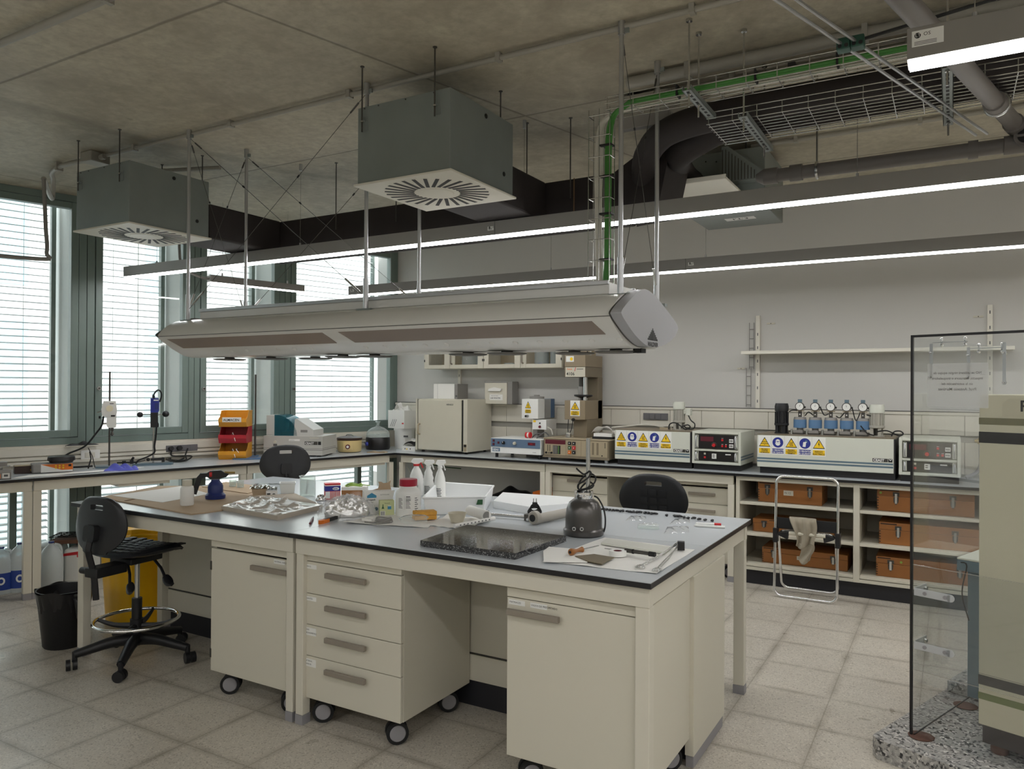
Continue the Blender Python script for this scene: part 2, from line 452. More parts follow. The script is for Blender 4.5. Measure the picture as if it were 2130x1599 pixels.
for i, (ga, gb) in enumerate(GL):
    t = T('venetian_blind', 'white outdoor slat blind outside the %s' % ['wide window nearest the back wall', 'narrow window behind the yellow and red bins', 'window behind the blue stirrer stand', 'leftmost wide window', 'window beyond the left edge of view', 'second window beyond the left edge', 'third window beyond the left edge', 'fourth window beyond the left edge', 'fifth window beyond the left edge', 'rearmost window of the room'][i], 'blind', OW, WRZ, 'outdoor slat blinds along the window wall')
    b = MB(); slats(b, -gb - .05, -ga - .06 if i else -ga + .03, 0.15, 3.2, .42); b.build('slats', t)
    b = MB(); b.box(-ga - .045 if i else -ga + .04, -ga - .01 if i else -ga + .06, .39, .45, .05, 3.25, M_GREEN); b.box(-gb - .09, -gb - .055, .39, .45, .05, 3.25, M_GREEN); b.build('guide_rail', t)
    b = MB()
    for xx in (-gb + .22, (-ga - gb) / 2 + .1, -ga - .25):
        b.tube([(xx, .42, .12), (xx, .42, 3.22)], .002, M_STEEL, 5)
    b.build('lift_cord', t)
M_REVEAL = mat('outside_plaster', 'd3d6d2', 0.8, var=0.03)
for i in range(1, len(BD) - 1):
    b = MB(); b.box(-BD[i] - .10, -BD[i] + .10, .09, .62, -.4, 3.4, M_REVEAL)
    struct(b.build('trim_%d' % i, loc=OW, rz=WRZ))
# outside: ground and a pale facade with bluish windows across the way
b = MB(); b.box(-40, 25, .7, 45, -4.1, -4.0, mat('outside_ground', '6a6862', 0.9))
g_o = struct(b.build('ground', loc=OW, rz=WRZ))
M_FAC = mat('facade_white', 'f2f2ee', 0.8, var=0.02)
M_FWIN = mat('facade_glass', 'b4d4dc', 0.35, var=0.05)
t = T('office_building', 'pale building with bluish windows seen through the slat blinds', 'building', wl(0, 14.0, -4), WRZ)
b = MB(); b.box(-22, 10, 0, 6, 0, 11, M_FAC); b.build('facade', t)
for k in range(9):
    for z in (1.2, 4.6, 8.0):
        b = MB(); b.box(-21 + k * 3.4, -20.3 + k * 3.4, -.03, .05, z, z + 2.6, M_FWIN); b.build('window', t)
sun_d = bpy.data.lights.new('sun', 'SUN'); sun_d.energy = 2.6; sun_d.angle = 0.02; sun_d.color = (1, .97, .92)
sun = bpy.data.objects.new('sun', sun_d); COL.objects.link(sun)
sun.rotation_euler = (-WN * 0.8 + Vector((0.15, 0, -0.75))).to_track_quat('-Z', 'Y').to_euler()
# sky light through the window openings
for i, (ga, gb) in enumerate(GL):
    la = bpy.data.lights.new('window_portal', 'AREA'); la.shape = 'RECTANGLE'; la.size = gb - ga; la.size_y = 1.9; la.cycles.is_portal = True
    lo = bpy.data.objects.new('window_portal', la); COL.objects.link(lo)
    lo.matrix_world = Matrix.Translation(wl((ga + gb) / 2, .02, 2.14)) @ Matrix((-WT, Vector((0, 0, 1)), -WN)).transposed().to_4x4()
# upstand along the back wall with service groove, and its top rail
b = MB()
xa = wl(-.583).x
for k in range(34):
    x = xa + .02 + k * .3
    if x > 3: break
    b.box(x, x + .297, YW - .05, YW - .002, 1.225, 1.385, M_UPST)
    b.box(x, x + .297, YW - .05, YW - .002, .92, 1.17, M_UPST)
b.box(xa + .02, 3.2, YW - .03, YW - .004, 1.17, 1.225, M_RAILG)
b.box(xa + .02, 3.2, YW - .06, YW - .001, 1.385, 1.408, M_UPST)
b.box(xa + .02, 3.2, YW - .062, YW - .001, 1.408, 1.414, M_DKSTEEL)
struct(b.build('trim_20', bevel=.002))
b = MB()
b.box(-7, .45, -.035, -.002, .93, .955, M_UPST); b.box(-7, .45, -.028, -.002, .965, .99, M_UPST); b.box(-7, .45, -.022, -.002, 1.0, 1.06, M_UPST)
struct(b.build('trim_21', loc=OW, rz=WRZ, bevel=.002))
# ================================================================== overhead services
M_DIFF = mat('lamp_diffuser', 'ffffff', 0.4, emit=LED, var=0.0)
def led_strip(label, x0, x1, y, z, wires, stickers=(), joints=()):
    t = T('light_strip', label, 'ceiling light', ((x0 + x1) / 2, y, z), 0, 'suspended light strips')
    h = (x1 - x0) / 2
    b = MB(); b.prism([(-.042, 0), (.042, 0), (.044, .085), (-.044, .085)], -h, h, M_LAMP, 'x'); b.build('housing', t, bevel=.002)
    b = MB(); b.prism([(-.039, -.006), (.039, -.006), (.041, -.0005), (-.041, -.0005)], -h + .004, h - .004, M_DIFF, 'x'); b.build('diffuser', t)
    for x in wires:
        b = MB(); b.cyl((x - (x0 + x1) / 2, 0, .085), (x - (x0 + x1) / 2, 0, H - z - .05), .0015, M_STEEL, n=5); b.build('suspension_wire', t)
        b = MB(); b.cyl((x - (x0 + x1) / 2, 0, H - z - .05), (x - (x0 + x1) / 2, 0, H - z), .011, M_ALU, n=10); b.cyl((x - (x0 + x1) / 2, 0, .085), (x - (x0 + x1) / 2, 0, .11), .007, M_ALU, n=8); b.build('ceiling_cup', t)
    for x, big in stickers:
        b = MB(); cx = x - (x0 + x1) / 2; w = .055 if big else .03
        b.box(cx, cx + w * 1.4, -.0448, -.0440, .03, .03 + w * .8, M_SWHITE)
        b.cyl((cx + .014, -.0449, .03 + w * .55), (cx + .014, -.0453, .03 + w * .55), .008, M_INK, n=12)
        b.text('LT', .013, (cx + .008, -.0456, .026 + w * .55), M_SWHITE)
        b.text('OS', .014, (cx + .028, -.0450, .027 + w * .55), M_INK)
        for q in range(3): b.box(cx + .006, cx + w * 1.1, -.0451, -.0449, .034 + q * .004, .0355 + q * .004, M_INKG)
        b.build('maker_sticker', t)
    for x in joints:
        b = MB(); cx = x - (x0 + x1) / 2
        b.box(cx - .0015, cx + .0015, -.0447, .0447, -.001, .0852, M_INKG); b.build('joint', t)
    return t
led_strip('long light strip passing just in front of the black duct, over the island', -6.14, 4.3, 4.0, 2.517, (-5.75, -4.1, -2.24, -.4, 1.6, 3.6), ((-2.47, False),), (-2.42,))
led_strip('light strip close to the back wall, above the glass wall cabinets', -5.09, 4.3, 5.643, 2.478, (-4.6, -2.9, -1.6, .4, 2.6), ((-5.06, False), (-1.72, False)), (-1.74,))
led_strip('large light strip at the upper right corner with maker sticker', -.112, 4.3, 2.42, 2.503, (.05, 2.0, 3.8), ((-.10, True),))
led_strip('unseen light strip added behind the camera for fill, nearest of three', -2.0, 4.3, .8, 2.5, (-1, 1, 3))  # three unseen strips added as fill, lengths set to balance the foreground
led_strip('unseen light strip added behind the camera for fill, middle of three', -4.2, 4.3, -.8, 2.5, (-4, 0, 3))
led_strip('unseen light strip added behind the camera for fill, farthest of three', -6.6, 4.3, -2.4, 2.5, (-4, 0, 3))
# the short strip that runs along the windows
p = wl(1.53, -.70, 2.487)
t = T('light_strip', 'short light strip hanging across the windows behind the long strip', 'ceiling light', p, WRZ, 'suspended light strips')
b = MB(); b.prism([(-.034, 0), (.034, 0), (.036, .06), (-.036, .06)], -.45, .46, M_LAMP, 'x'); b.build('housing', t, bevel=.002)
b = MB(); b.prism([(-.031, -.005), (.031, -.005), (.033, -.0005), (-.033, -.0005)], -.446, .456, M_DIFF, 'x'); b.build('diffuser', t)
for x in (-.33, .3):
    b = MB(); b.cyl((x, 0, .06), (x, 0, H - 2.487), .0015, M_STEEL, n=5); b.cyl((x, 0, .06), (x, 0, .09), .007, M_ALU, n=8); b.build('suspension_wire', t)
b = MB(); b.tube([(-.45, 0, .03), (-.52, 0, .035), (-.62, .05, .09), (-.66, .1, .2), (-.66, .12, .7)], .012, M_LAMP, 8, sub=5); b.build('feed_hose', t)

# ---- swirl diffusers
def diffuser(label, x, y):
    t = T('air_diffuser', label, 'air vent', (x, y, 2.6), 0, 'swirl diffuser boxes under the ceiling')
    b = MB()
    b.box(-.285, .285, -.295, .295, .012, .40, M_GALV)
    for cx, cy, dx in ((.2, -.296, 0),):
        pass
    for xx in (-.15, .02, .19, -.24):
        b.cyl((xx, -.295, .39), (xx, -.298, .39), .004, M_DKSTEEL, n=8)
    b.cyl((.285, .02, .36), (.288, .02, .36), .012, M_INK, n=12)
    b.cyl((.285, .2, .11), (.288, .2, .11), .012, M_INK, n=12)
    b.build('plenum_box', t, bevel=.003)
    b = MB()
    b.box(-.3, .3, -.31, .31, 0, .012, M_WHITE)
    b.build('face_plate', t, bevel=.003)
    b = MB()
    for k in range(28):
        a = 2 * pi * k / 28
        R_ = Matrix.Translation((.12 * cos(a), .12 * sin(a), 0)) @ Matrix.Rotation(a + radians(18), 4, 'Z')
        b.box(0, .155, -.0095, .0095, -.0012, .002, M_INK, R_)
    b.build('air_slots', t)
    b = MB(); b.lathe([(.0, -.003), (.085, -.0025), (.088, 0)], M_WHITE, n=32); b.build('center_disc', t)
    for xx, yy in ((-.245, -.31), (.205, -.31), (.2, .305), (-.245, .305)):
        s = -1 if yy < 0 else 1
        b = MB(); b.cyl((xx, yy, .27), (xx, yy, .6), .004, M_DKSTEEL, n=6); b.cyl((xx, yy, .596), (xx, yy, .6), .011, M_DKSTEEL, n=8); b.build('hanger_rod', t)
        b = MB(); b.box(xx - .012, xx + .012, min(yy, s * .294), max(yy, s * .294) , .325, .33, M_GALV); b.box(xx - .002, xx + .025, s * .2945 if s > 0 else -.2965, s * .2965 if s > 0 else -.2945, .28, .34, M_GALV); b.cyl((xx, yy, .318), (xx, yy, .325), .008, M_STEEL, n=6); b.build('hanger_bracket', t)
    return t
diffuser('grey metal swirl diffuser box hanging over the island', -2.335, 3.24)
diffuser('grey metal swirl diffuser box hanging nearer the windows', -4.755, 3.21)

# ---- black insulated duct
t = T('air_duct', 'black insulated duct running behind both swirl diffuser boxes', 'duct', (0, 0, 0))
b = MB(); b.box(-4.84, -1.72, 4.15, 4.52, 2.60, 2.85, M_DUCT); b.build('main_duct', t, bevel=.012)
b = MB(); b.box(-4.84, -4.46, 3.507, 4.149, 2.61, 2.85, M_DUCT); b.build('branch_duct', t, bevel=.012)
b = MB(); b.box(-2.55, -2.17, 3.537, 4.149, 2.61, 2.85, M_DUCT); b.build('branch_duct', t, bevel=.012)
b = MB(); b.prism([(-1.719, 2.60), (-1.45, 2.62), (-1.38, 2.95), (-1.5, 2.98), (-1.719, 2.85)], 4.15, 4.52, M_DUCT, 'y'); b.build('elbow', t, bevel=.02)
b = MB(); b.box(-1.98, -1.975, 4.144, 4.149, 2.6, 2.85, M_CARDD); b.box(-3.6, -3.595, 4.144, 4.149, 2.6, 2.85, M_CARDD); b.build('joint_tape', t)
for x, y in ((-1.98, 4.1), (-2.25, 4.05), (-3.3, 4.1), (-3.85, 4.1)):
    b = MB(); b.cyl((x, y, 2.72), (x, y, H), .004, M_DKSTEEL, n=6); b.cyl((x, y, H - .004), (x, y, H), .012, M_DKSTEEL, n=8); b.build('hanger_rod', t)

# ---- flexible duct loops and the fan coil
b = MB(); b.tube([(-1.56, 4.34, 2.70), (-1.56, 4.22, 2.79), (-1.47, 4.02, 2.88), (-1.30, 3.83, 2.918), (-1.05, 3.72, 2.92), (-.7, 3.69, 2.92), (.1, 3.69, 2.92), (1.2, 3.69, 2.92), (2.6, 3.69, 2.92)], .072, M_DUCT, 14, sub=6)
tag(b.build('flexible_duct'), 'black flexible duct lying in the wire basket, on the side of the green cables', 'duct')
b = MB(); b.tube([(2.6, 3.865, 2.92), (1.2, 3.865, 2.92), (-.6, 3.865, 2.92), (-.98, 3.89, 2.92), (-1.18, 3.99, 2.90), (-1.33, 4.16, 2.90), (-1.41, 4.38, 2.93), (-1.47, 4.62, 2.955), (-1.50, 4.85, 2.96), (-1.50, 4.98, 2.96)], .076, M_DUCT, 14, sub=6)
tag(b.build('flexible_duct'), 'black flexible duct in the wire basket curving back into the fan coil unit', 'duct')
t = T('fan_coil_unit', 'galvanised fan coil unit under the ceiling with black duct looping into it', 'fan coil', (-1.37, 5.3, 2.76))
b = MB(); b.box(-.2, .33, -.3, .3, 0, .38, M_GALV); b.build('casing', t, bevel=.004)
for x, z, r in ((-.14, .30, .006), (-.05, .33, .005), (.02, .32, .005), (.1, .33, .005), (-.1, .27, .005), (.16, .30, .005)):
    b = MB(); b.cyl((x, -.3, z), (x, -.302, z), r, M_INK, n=8); b.build('knockout_hole', t)
b = MB(); b.box(-.12, -.09, -.302, -.3, .2, .25, M_INK); b.build('terminal_slot', t)
b = MB(); b.prism([(.08, .38), (.12, .38), (.335, .2), (.335, .15), (.08, .15)], -.4, -.302, M_GALV, 'y')
for k in range(11): b.box(.085 + k * .02, .09 + k * .02, -.403, -.4, .155, .36 - max(0, k - 1) * .017, M_DKSTEEL)
b.build('ribbed_hood', t)
b = MB(); b.box(-.37, .2, -.75, -.303, .075, .092, M_WHITE); b.box(-.37, .2, -.76, -.75, .075, .105, M_WHITE); b.build('drip_tray', t, bevel=.003)
b = MB(); b.box(.0, .2, -.02, .06, -.0016, -.0004, M_SWHITE); b.text('I.T.3', .06, (.05, -.005, -.0022), M_INK, (1, 0, 0), (0, 1, 0), bold=.001); b.build('label_plate', t)
for x in (-.2, .2):
    b = MB(); b.cyl((x, -.25, .38), (x, -.25, H - 2.76), .005, M_DKSTEEL, n=6); b.build('hanger_rod', t)

# ---- wire basket trays, cables, hangers
def basket(b, x0, x1, y0, y1, z, hgt, nl, step, r=.0024):
    ys = [y0 + (y1 - y0) * k / (nl - 1) for k in range(nl)]
    for y in ys: b.tube([(x0, y, z), (x1, y, z)], r, M_STEEL, 5)
    for y in (y0, y1):
        for q in (.5, 1.0): b.tube([(x0, y, z + hgt * q), (x1, y, z + hgt * q)], r, M_STEEL, 5)
    x = x0 + .01
    while x < x1:
        b.tube([(x, y0, z + hgt), (x, y0, z), (x, y1, z), (x, y1, z + hgt)], r, M_STEEL, 5); x += step
t = T('cable_tray', 'wide wire basket tray slung under the black flexible duct', 'cable tray', (0, 0, 0))
b = MB(); basket(b, -1.02, 2.2, 3.60, 3.94, 2.845, .055, 9, .112); b.build('wire_mesh', t)
t = T('cable_tray', 'narrow wire tray carrying the green cables to the island hood', 'cable tray', (0, 0, 0))
b = MB(); basket(b, -1.44, 2.2, 3.36, 3.50, 2.915, .06, 4, .13); b.build('wire_mesh', t)
b = MB()
for x in (-1.53, -1.475, -1.42):
    for y in (3.37, 3.43): b.tube([(x, y, 2.93), (x, y, 2.05)], .0022, M_STEEL, 5)
z = 2.9
while z > 2.08:
    b.tube([(-1.53, 3.43, z), (-1.53, 3.37, z), (-1.42, 3.37, z), (-1.42, 3.43, z)], .0022, M_STEEL, 5); z -= .1
b.build('drop_ladder', t)
b = MB()
for k, (dy, dz) in enumerate(((0, 0), (.011, .003), (.005, .010), (-.009, .008))):
    b.tube([(2.2, 3.40 + dy, 2.94 + dz), (.8, 3.40 + dy, 2.94 + dz), (-.3, 3.40 + dy, 2.94 + dz), (-1.2, 3.40 + dy, 2.94 + dz), (-1.36 + dz, 3.40 + dy, 2.925 + dz), (-1.43 + dy, 3.395, 2.84), (-1.44 + dy, 3.395 + dz * .5, 2.5), (-1.44 + dy, 3.395, 2.2), (-1.455 + dy, 3.40, 2.02)], .0075, M_GREENC, 8, sub=5)
for x in (-1.1, -.75, -.42, -.1, .3): b.box(x, x + .008, 3.376, 3.43, 2.925, 2.975, M_INK)
for z in (2.75, 2.6, 2.42, 2.2): b.box(-1.475, -1.415, 3.374, 3.42, z, z + .008, M_INK)
tag(b.build('cable_bundle'), 'bundle of green cables dropping from the tray into the hood', 'cable')
b = MB()
for k, (dy, dz) in enumerate(((0, 0), (.014, 0), (.028, .002), (.012, .013))):
    b.tube([(2.2, 3.45 + dy * .6, 2.94 + dz), (.8, 3.455 + dy * .6, 2.94 + dz), (-.6, 3.455 + dy * .6, 2.94 + dz), (-1.25, 3.455 + dy * .6, 2.94 + dz), (-1.46, 3.42 + dy * .6, 2.90), (-1.50 + dy, 3.40 + dz, 2.75), (-1.50 + dy * .7, 3.40 + dz, 2.4), (-1.49 + dy * .7, 3.40, 2.05)], .0085, M_CABLE, 8, sub=5)
tag(b.build('cable_bundle'), 'bundle of pale cables running beside the green cables', 'cable')
b = MB(); b.box(-.62, -.59, 3.43, 3.48, 2.965, 2.995, M_INK); tag(b.build('cable_connector'), 'small black connector on the pale cables in the tray', 'connector')
def hanger(label, x, ya, yb, z, rods):
    t = T('strut_hanger', label, 'pipe hanger', (x, (ya + yb) / 2, z), 0, 'slotted strut hangers of the cable trays'); h = (yb - ya) / 2
    b = MB()
    for s in (-1, 1): b.box(s * .019 - .0015, s * .019 + .0015, -h, h, 0, .022, M_GALV)
    b.box(-.02, .02, -h, h, .0, .003, M_GALV)
    for k in range(int(2 * h / .045)): b.box(-.006, .006, -h + .015 + k * .045, -h + .04 + k * .045, -.001, .0, M_INK)
    b.build('slotted_channel', t)
    for y in rods:
        b = MB(); b.cyl((0, y - (ya + yb) / 2, -.06), (0, y - (ya + yb) / 2, H - z), .0045, M_STEEL, n=6); b.cyl((0, y - (ya + yb) / 2, H - z - .012), (0, y - (ya + yb) / 2, H - z), .014, M_STEEL, n=8); b.cyl((0, y - (ya + yb) / 2, -.008), (0, y - (ya + yb) / 2, -.0005), .009, M_STEEL, n=6)
        b.build('threaded_rod', t)
hanger('slotted hanger at the left end of the green cable tray', -1.0, 3.22, 3.62, 2.875, (3.255, 3.40))
hanger('slotted hanger under the left end of the wide basket tray', -.815, 3.45, 4.02, 2.80, (3.47, 3.9))
hanger('slotted hanger under the trays close to the big grey pipe', -.02, 3.3, 4.02, 2.80, (3.32, 3.97))
hanger('slotted hanger partly hidden by the large light strip', .62, 3.3, 4.02, 2.80, (3.32, 3.97))

# ---- pipes and conduits on the ceiling
def clipped(b, x0, x1, y, z, r, M, step):
    b.tube([(x0, y, z), (x1, y, z)], r, M, 10)
    x = x0 + step * .4
    while x < x1:
        b.box(x - .012, x + .012, y - r - .006, y + r + .006, z - r - .004, H - .001, M); x += step
M_COND = mat('conduit_grey', '9d998e', 0.5)
t = T('conduit', 'grey conduit crossing the ceiling from the window to the right', 'conduit', (0, 0, 0))
b = MB(); clipped(b, -5.13, 3.5, 3.135, 3.176, .013, M_COND, .95); b.build('pipe', t)
b = MB(); b.box(-5.24, -5.11, 3.05, 3.19, 3.13, H, M_COND); b.cyl((-5.11, 3.12, 3.165), (-5.06, 3.12, 3.165), .02, M_COND, n=10); b.build('junction_box', t, bevel=.006)
t = T('conduit', 'grey conduit at the upper left corner of the ceiling', 'conduit', (0, 0, 0))
b = MB(); clipped(b, -7.4, 3.0, 1.855, 3.17, .017, M_COND, 1.0); b.build('pipe', t)
b = MB()
pw = wl(2.93, -.06); e = wl(3.0, -.055, 2.52); e2 = wl(3.45, -.05, 2.40); e3 = wl(4.6, -.05, 2.40)
b.tube([(-5.2, 3.12, 3.165), (-5.5, 3.10, 3.165), (-5.78, 3.16, 3.165), (-5.95, 3.26, 3.15), (-6.0, 3.28, 3.02), onz(91, 372, 2.98)], .017, M_COND, 10, sub=5)
q0 = onz(91, 372, 2.98); q1 = ony(95, 470, q0.y); q2 = ony(97, 525, q0.y); q3 = q2 + WT * .06 + Vector((0, 0, -.05)); q4 = q2 + WT * .9 + Vector((0, 0, -.06))
b.tube([q0, q1, q2, q3, q4], .013, M_LAMP, 10, sub=6)
b.box(-5.62, -5.60, 3.09, 3.14, 3.14, H, M_COND)
tag(b.build('conduit'), 'grey conduit bending down in front of the leftmost window', 'conduit')
b = MB(); b.tube([(-5.42, 3.30, 3.168), (-5.0, 3.56, 3.168), (-4.6, 3.7, 3.168)], .015, M_COND, 10)
b.box(-5.26, -5.23, 3.36, 3.42, 3.15, H, M_COND)
tag(b.build('conduit'), 'short grey conduit on the ceiling behind the left diffuser box', 'conduit')
b = MB(); clipped(b, -1.46, 3, 3.70, 3.165, .03, M_COND, .8)
tag(b.build('plastic_pipe'), 'pale plastic pipe along the ceiling behind the tray hangers', 'pipe')
b = MB(); clipped(b, -1.3, 3, 3.93, 3.165, .024, M_COND, .8)
tag(b.build('plastic_pipe'), 'second pale plastic pipe along the ceiling above the flexible duct', 'pipe')
b = MB(); clipped(b, -1.15, 3, 5.11, 3.18, .014, M_COND, .7)
tag(b.build('conduit'), 'thin conduit on the ceiling behind the wire basket tray', 'conduit')
t = T('junction_box', 'pale grey junction box on the ceiling beside the green cables', 'junction box', (-1.46, 3.98, 3.01))
b = MB(); b.box(-.12, .16, -.09, .1, .05, .17, M_COND); b.build('body', t, bevel=.005)
b = MB(); b.box(-.12, .16, -.105, -.06, -.02, .049, M_LAMP); b.build('cover', t, bevel=.004)
b = MB(); b.tube([(-.1, -.02, .17), (-.06, -.06, .19), (.0, -.02, .2), (-.04, .05, .19)], .012, M_INK, 8, closed=True, sub=5); b.build('hose_loop', t)
b = MB(); b.tube([(.08, 0, .17), (.09, -.02, .2), (.16, .03, .22), (.26, .1, .2)], .006, M_YEL, 6, sub=5); b.build('yellow_wire', t)
M_PIPE = mat('drain_pipe_grey', '77726f', 0.45, var=0.05)
pd = Vector((sin(PHI), cos(PHI), 0))
t = T('drain_pipe', 'thick grey drain pipe slanting across the upper right corner', 'pipe', (0, 0, 0))
pb = Vector((.247, 4.1, 2.775)); pa = pb - pd * 3.2
b = MB(); b.tube([pa, pb], .036, M_PIPE, 16); b.build('pipe', t)
b = MB()
for s in (.0, .35):
    b = MB(); b.cyl(pb - pd * (s + .07), pb - pd * s, .043, M_PIPE, n=16); b.build('pipe_collar', t)
b = MB(); b.tube([pb, pb + pd * .06 + Vector((0, 0, -.02)), pb + pd * .09 + Vector((0, 0, -.09))], .037, M_PIPE, 14, sub=4); b.build('elbow', t)
b = MB(); ct = pb - pd * .36
b.tube([ct + Vector((cos(a) * pd.y, -cos(a) * pd.x, sin(a))) * .046 for a in [2 * pi * k / 16 for k in range(16)]], .006, M_STEEL, 6, closed=True)
b.cyl(ct + Vector((0, 0, .045)), (ct.x, ct.y, H - .002), .005, M_STEEL, n=6); b.build('pipe_clamp', t)
t = T('drain_pipe', 'grey drain pipe running level above the long light strip', 'pipe', (0, 0, 0))
b = MB(); b.tube([(-.79, 4.12, 2.70), (2.4, 4.12, 2.70)], .034, M_PIPE, 14); b.build('pipe', t)
for x0, x1 in ((-.86, -.79), (-.73, -.67), (.06, .10), (.2, .34)):
    b = MB(); b.cyl((x0, 4.12, 2.70), (x1, 4.12, 2.70), .042, M_PIPE, n=16); b.build('pipe_collar', t)
b = MB(); b.cyl((-.90, 4.12, 2.70), (-.86, 4.12, 2.70), .02, M_PIPE, .042, n=12); b.build('pipe_end', t)
b = MB(); b.cyl((.28, 4.08, 2.72), (.28, 4.065, 2.72), .047, M_PIPE, n=18); b.cyl((.28, 4.065, 2.72), (.28, 4.06, 2.72), .033, M_INK, n=18); b.box(.245, .315, 4.055, 4.061, 2.715, 2.725, M_PIPE); b.box(.275, .285, 4.055, 4.061, 2.685, 2.755, M_PIPE); b.build('cleaning_cap', t)
b = MB()
b.tube([(-.60, 4.12 + .04 * cos(a), 2.70 + .04 * sin(a)) for a in [2 * pi * k / 14 for k in range(14)]], .007, M_STEEL, 6, closed=True); b.cyl((-.60, 4.12, 2.738), (-.60, 4.12, H - .002), .005, M_STEEL, n=6); b.build('pipe_clamp', t)
t = T('copper_lines', 'pair of thin parallel pipes with green clamps under the ceiling', 'pipe', (0, 0, 0))
for k in (0, 1):
    q = Vector((-.336 + k * .046, 2.907, 2.80)); d2 = Vector((.307, .952, 0))
    b = MB(); b.tube([q - d2 * 2.0, q + d2 * 1.40], .006, M_ALU, 8); b.build('pipe', t)
M_DKGREEN = mat('dark_green_clamp', '1f4a3c', 0.5)
b = MB()
for k in (0, 1):
    q = Vector((-.336 + k * .046, 2.907, 2.80))
    b.box(q.x - .022, q.x + .022, q.y - .025, q.y + .025, 2.78, 2.82, M_DKGREEN); b.cyl((q.x - .011, q.y - .025, 2.79), (q.x - .011, q.y - .029, 2.79), .007, M_INK, n=8); b.cyl((q.x + .011, q.y - .025, 2.79), (q.x + .011, q.y - .029, 2.79), .007, M_INK, n=8)
b.build('clamp', t, bevel=.004)
b = MB(); b.tube([(-.27, 2.907, 2.81), (.1, 2.93, 2.86), (1.2, 3.0, 2.9)], .006, M_INK, 6); b.build('feed_line', t)

# ---- the lit service hood over the island
M_HOOD = mat('hood_white', 'dcdbd6', 0.22, var=0.015)
M_HOODG = mat('hood_lens', '8b7d73', 0.35, var=0.03)
M_CAP = mat('hood_cap_grey', 'a5a5a8', 0.42, var=0.02)
hx0, hx1, hy = -4.22, -1.235, 3.33
t = T('service_hood', 'long white service hood with grey end cap hanging over the island', 'hood', (0, 0, 0))
pf = [(-.385, 1.888), (-.379, 1.902), (-.355, 1.928), (-.32, 1.957), (-.27, 1.983), (-.21, 2.0), (-.13, 2.01), (.13, 2.01), (.21, 2.0), (.30, 1.96), (.385, 1.888), (.30, 1.815), (.16, 1.77), (-.14, 1.765), (-.2, 1.775), (-.285, 1.815), (-.375, 1.872)]
b = MB(); b.prism([(y + hy, z) for y, z in pf], hx0, hx1, M_HOOD, 'x', smooth=True); b.build('shell', t)
b = MB(); b.box(hx0 + .0, hx1, hy - .388, hy - .374, 1.8845, 1.8875, M_DKSTEEL); b.build('edge_bead', t)
na = Vector((0, .06, -.057)); no = Vector((0, -.689, -.725))
for xa_, xb_ in ((hx0 + .07, -2.84), (-2.76, hx1 - .06)):
    b = MB(); a0 = Vector((0, hy - .369, 1.8705)); a1 = Vector((0, hy - .292, 1.8185)); nn = Vector((0, -.56, -.828)) * .003
    vs = []
    for q in (a0, a1):
        sh = .05 if q is a0 else 0
        vs += [Vector((xa_ - sh + .05, 0, 0)) + q, Vector((xb_ - .0 - sh * .6, 0, 0)) + q]
    vs2 = [v + nn for v in vs]
    b.raw(vs + vs2, [(0, 2, 3, 1), (4, 5, 7, 6), (0, 1, 5, 4), (2, 6, 7, 3), (0, 4, 6, 2), (1, 3, 7, 5)], M_HOODG)
    b.build('lamp_lens', t)
def eye(r):
    pts = [(-.415, 1.905), (-.33, 1.955), (-.2, 2.015), (-.11, 2.032), (.0, 2.018), (.16, 1.972), (.30, 1.925), (.365, 1.895), (.36, 1.865), (.28, 1.82), (.12, 1.778), (-.03, 1.766), (-.13, 1.774), (-.25, 1.808), (-.36, 1.857), (-.41, 1.885)]
    P_ = spline([Vector((y, z, 0)) for y, z in pts], 4, True)
    cy_, cz_ = -.03, 1.895
    return [(hy + cy_ + (p.x - cy_) * r, cz_ + (p.y - cz_) * r) for p in P_]
for x0, x1, nm in ((hx1, hx1 + .025, 0), (hx0 - .025, hx0, 1)):
    b = MB()
    if nm == 0:
        b.prism(eye(.95), x0, x0 + .007, M_DKSTEEL, 'x'); b.prism(eye(.945), x0 + .0072, x1 + .03, M_CAP, 'x', smooth=True)
    else: b.prism(eye(.93), x1 - .012, x1, M_DKSTEEL, 'x')
    c = b.build('end_cap', t, bevel=.012 if nm == 0 else .003, seg=3)
b = MB()
hc = (hx1 + .0562, hy - .02, 1.775)
b.text('WALDNER', .028, (hc[0], hc[1] - .065, hc[2]), M_INK, (0, 1, 0), (0, 0, 1), bold=.0006)
for k in range(11):
    dy = -.06 + k * .012; hh = .055 * (1 - abs(k - 5) / 6)
    b.box(hc[0] - .001, hc[0], hc[1] + dy - .0035, hc[1] + dy + .0035, hc[2] + .027, hc[2] + .027 + hh, M_INK)
b.build('maker_emblem', t)
b = MB(); b.box(hx0 + .1, hx1 - .1, hy - .16, hy + .16, 2.008, 2.062, M_HOOD); b.box(hx0 + .1, hx1 - .1, hy - .172, hy - .16, 2.05, 2.07, M_ALU); b.box(hx0 + .1, hx1 - .1, hy + .16, hy + .172, 2.05, 2.07, M_ALU); b.build('top_channel', t, bevel=.003)
b = MB()
for x in (-3.1, -2.6, -2.2, -1.9, -1.65): b.box(x, x + .12, hy + .05, hy + .12, 2.062, 2.078, M_WHITE)
b.build('channel_lid', t)
for k in range(20):
    x = hx0 + .5 + k * .13
    if -2.95 < x < -2.7: continue
    b = MB(); b.lathe([(.014, 0), (.012, .003), (0, .004)], M_HOOD, n=12, T=Matrix.Translation((x, hy - .245, 1.7952)) @ Matrix.Rotation(radians(145), 4, 'X'))
    b.build('spot_vent', t)
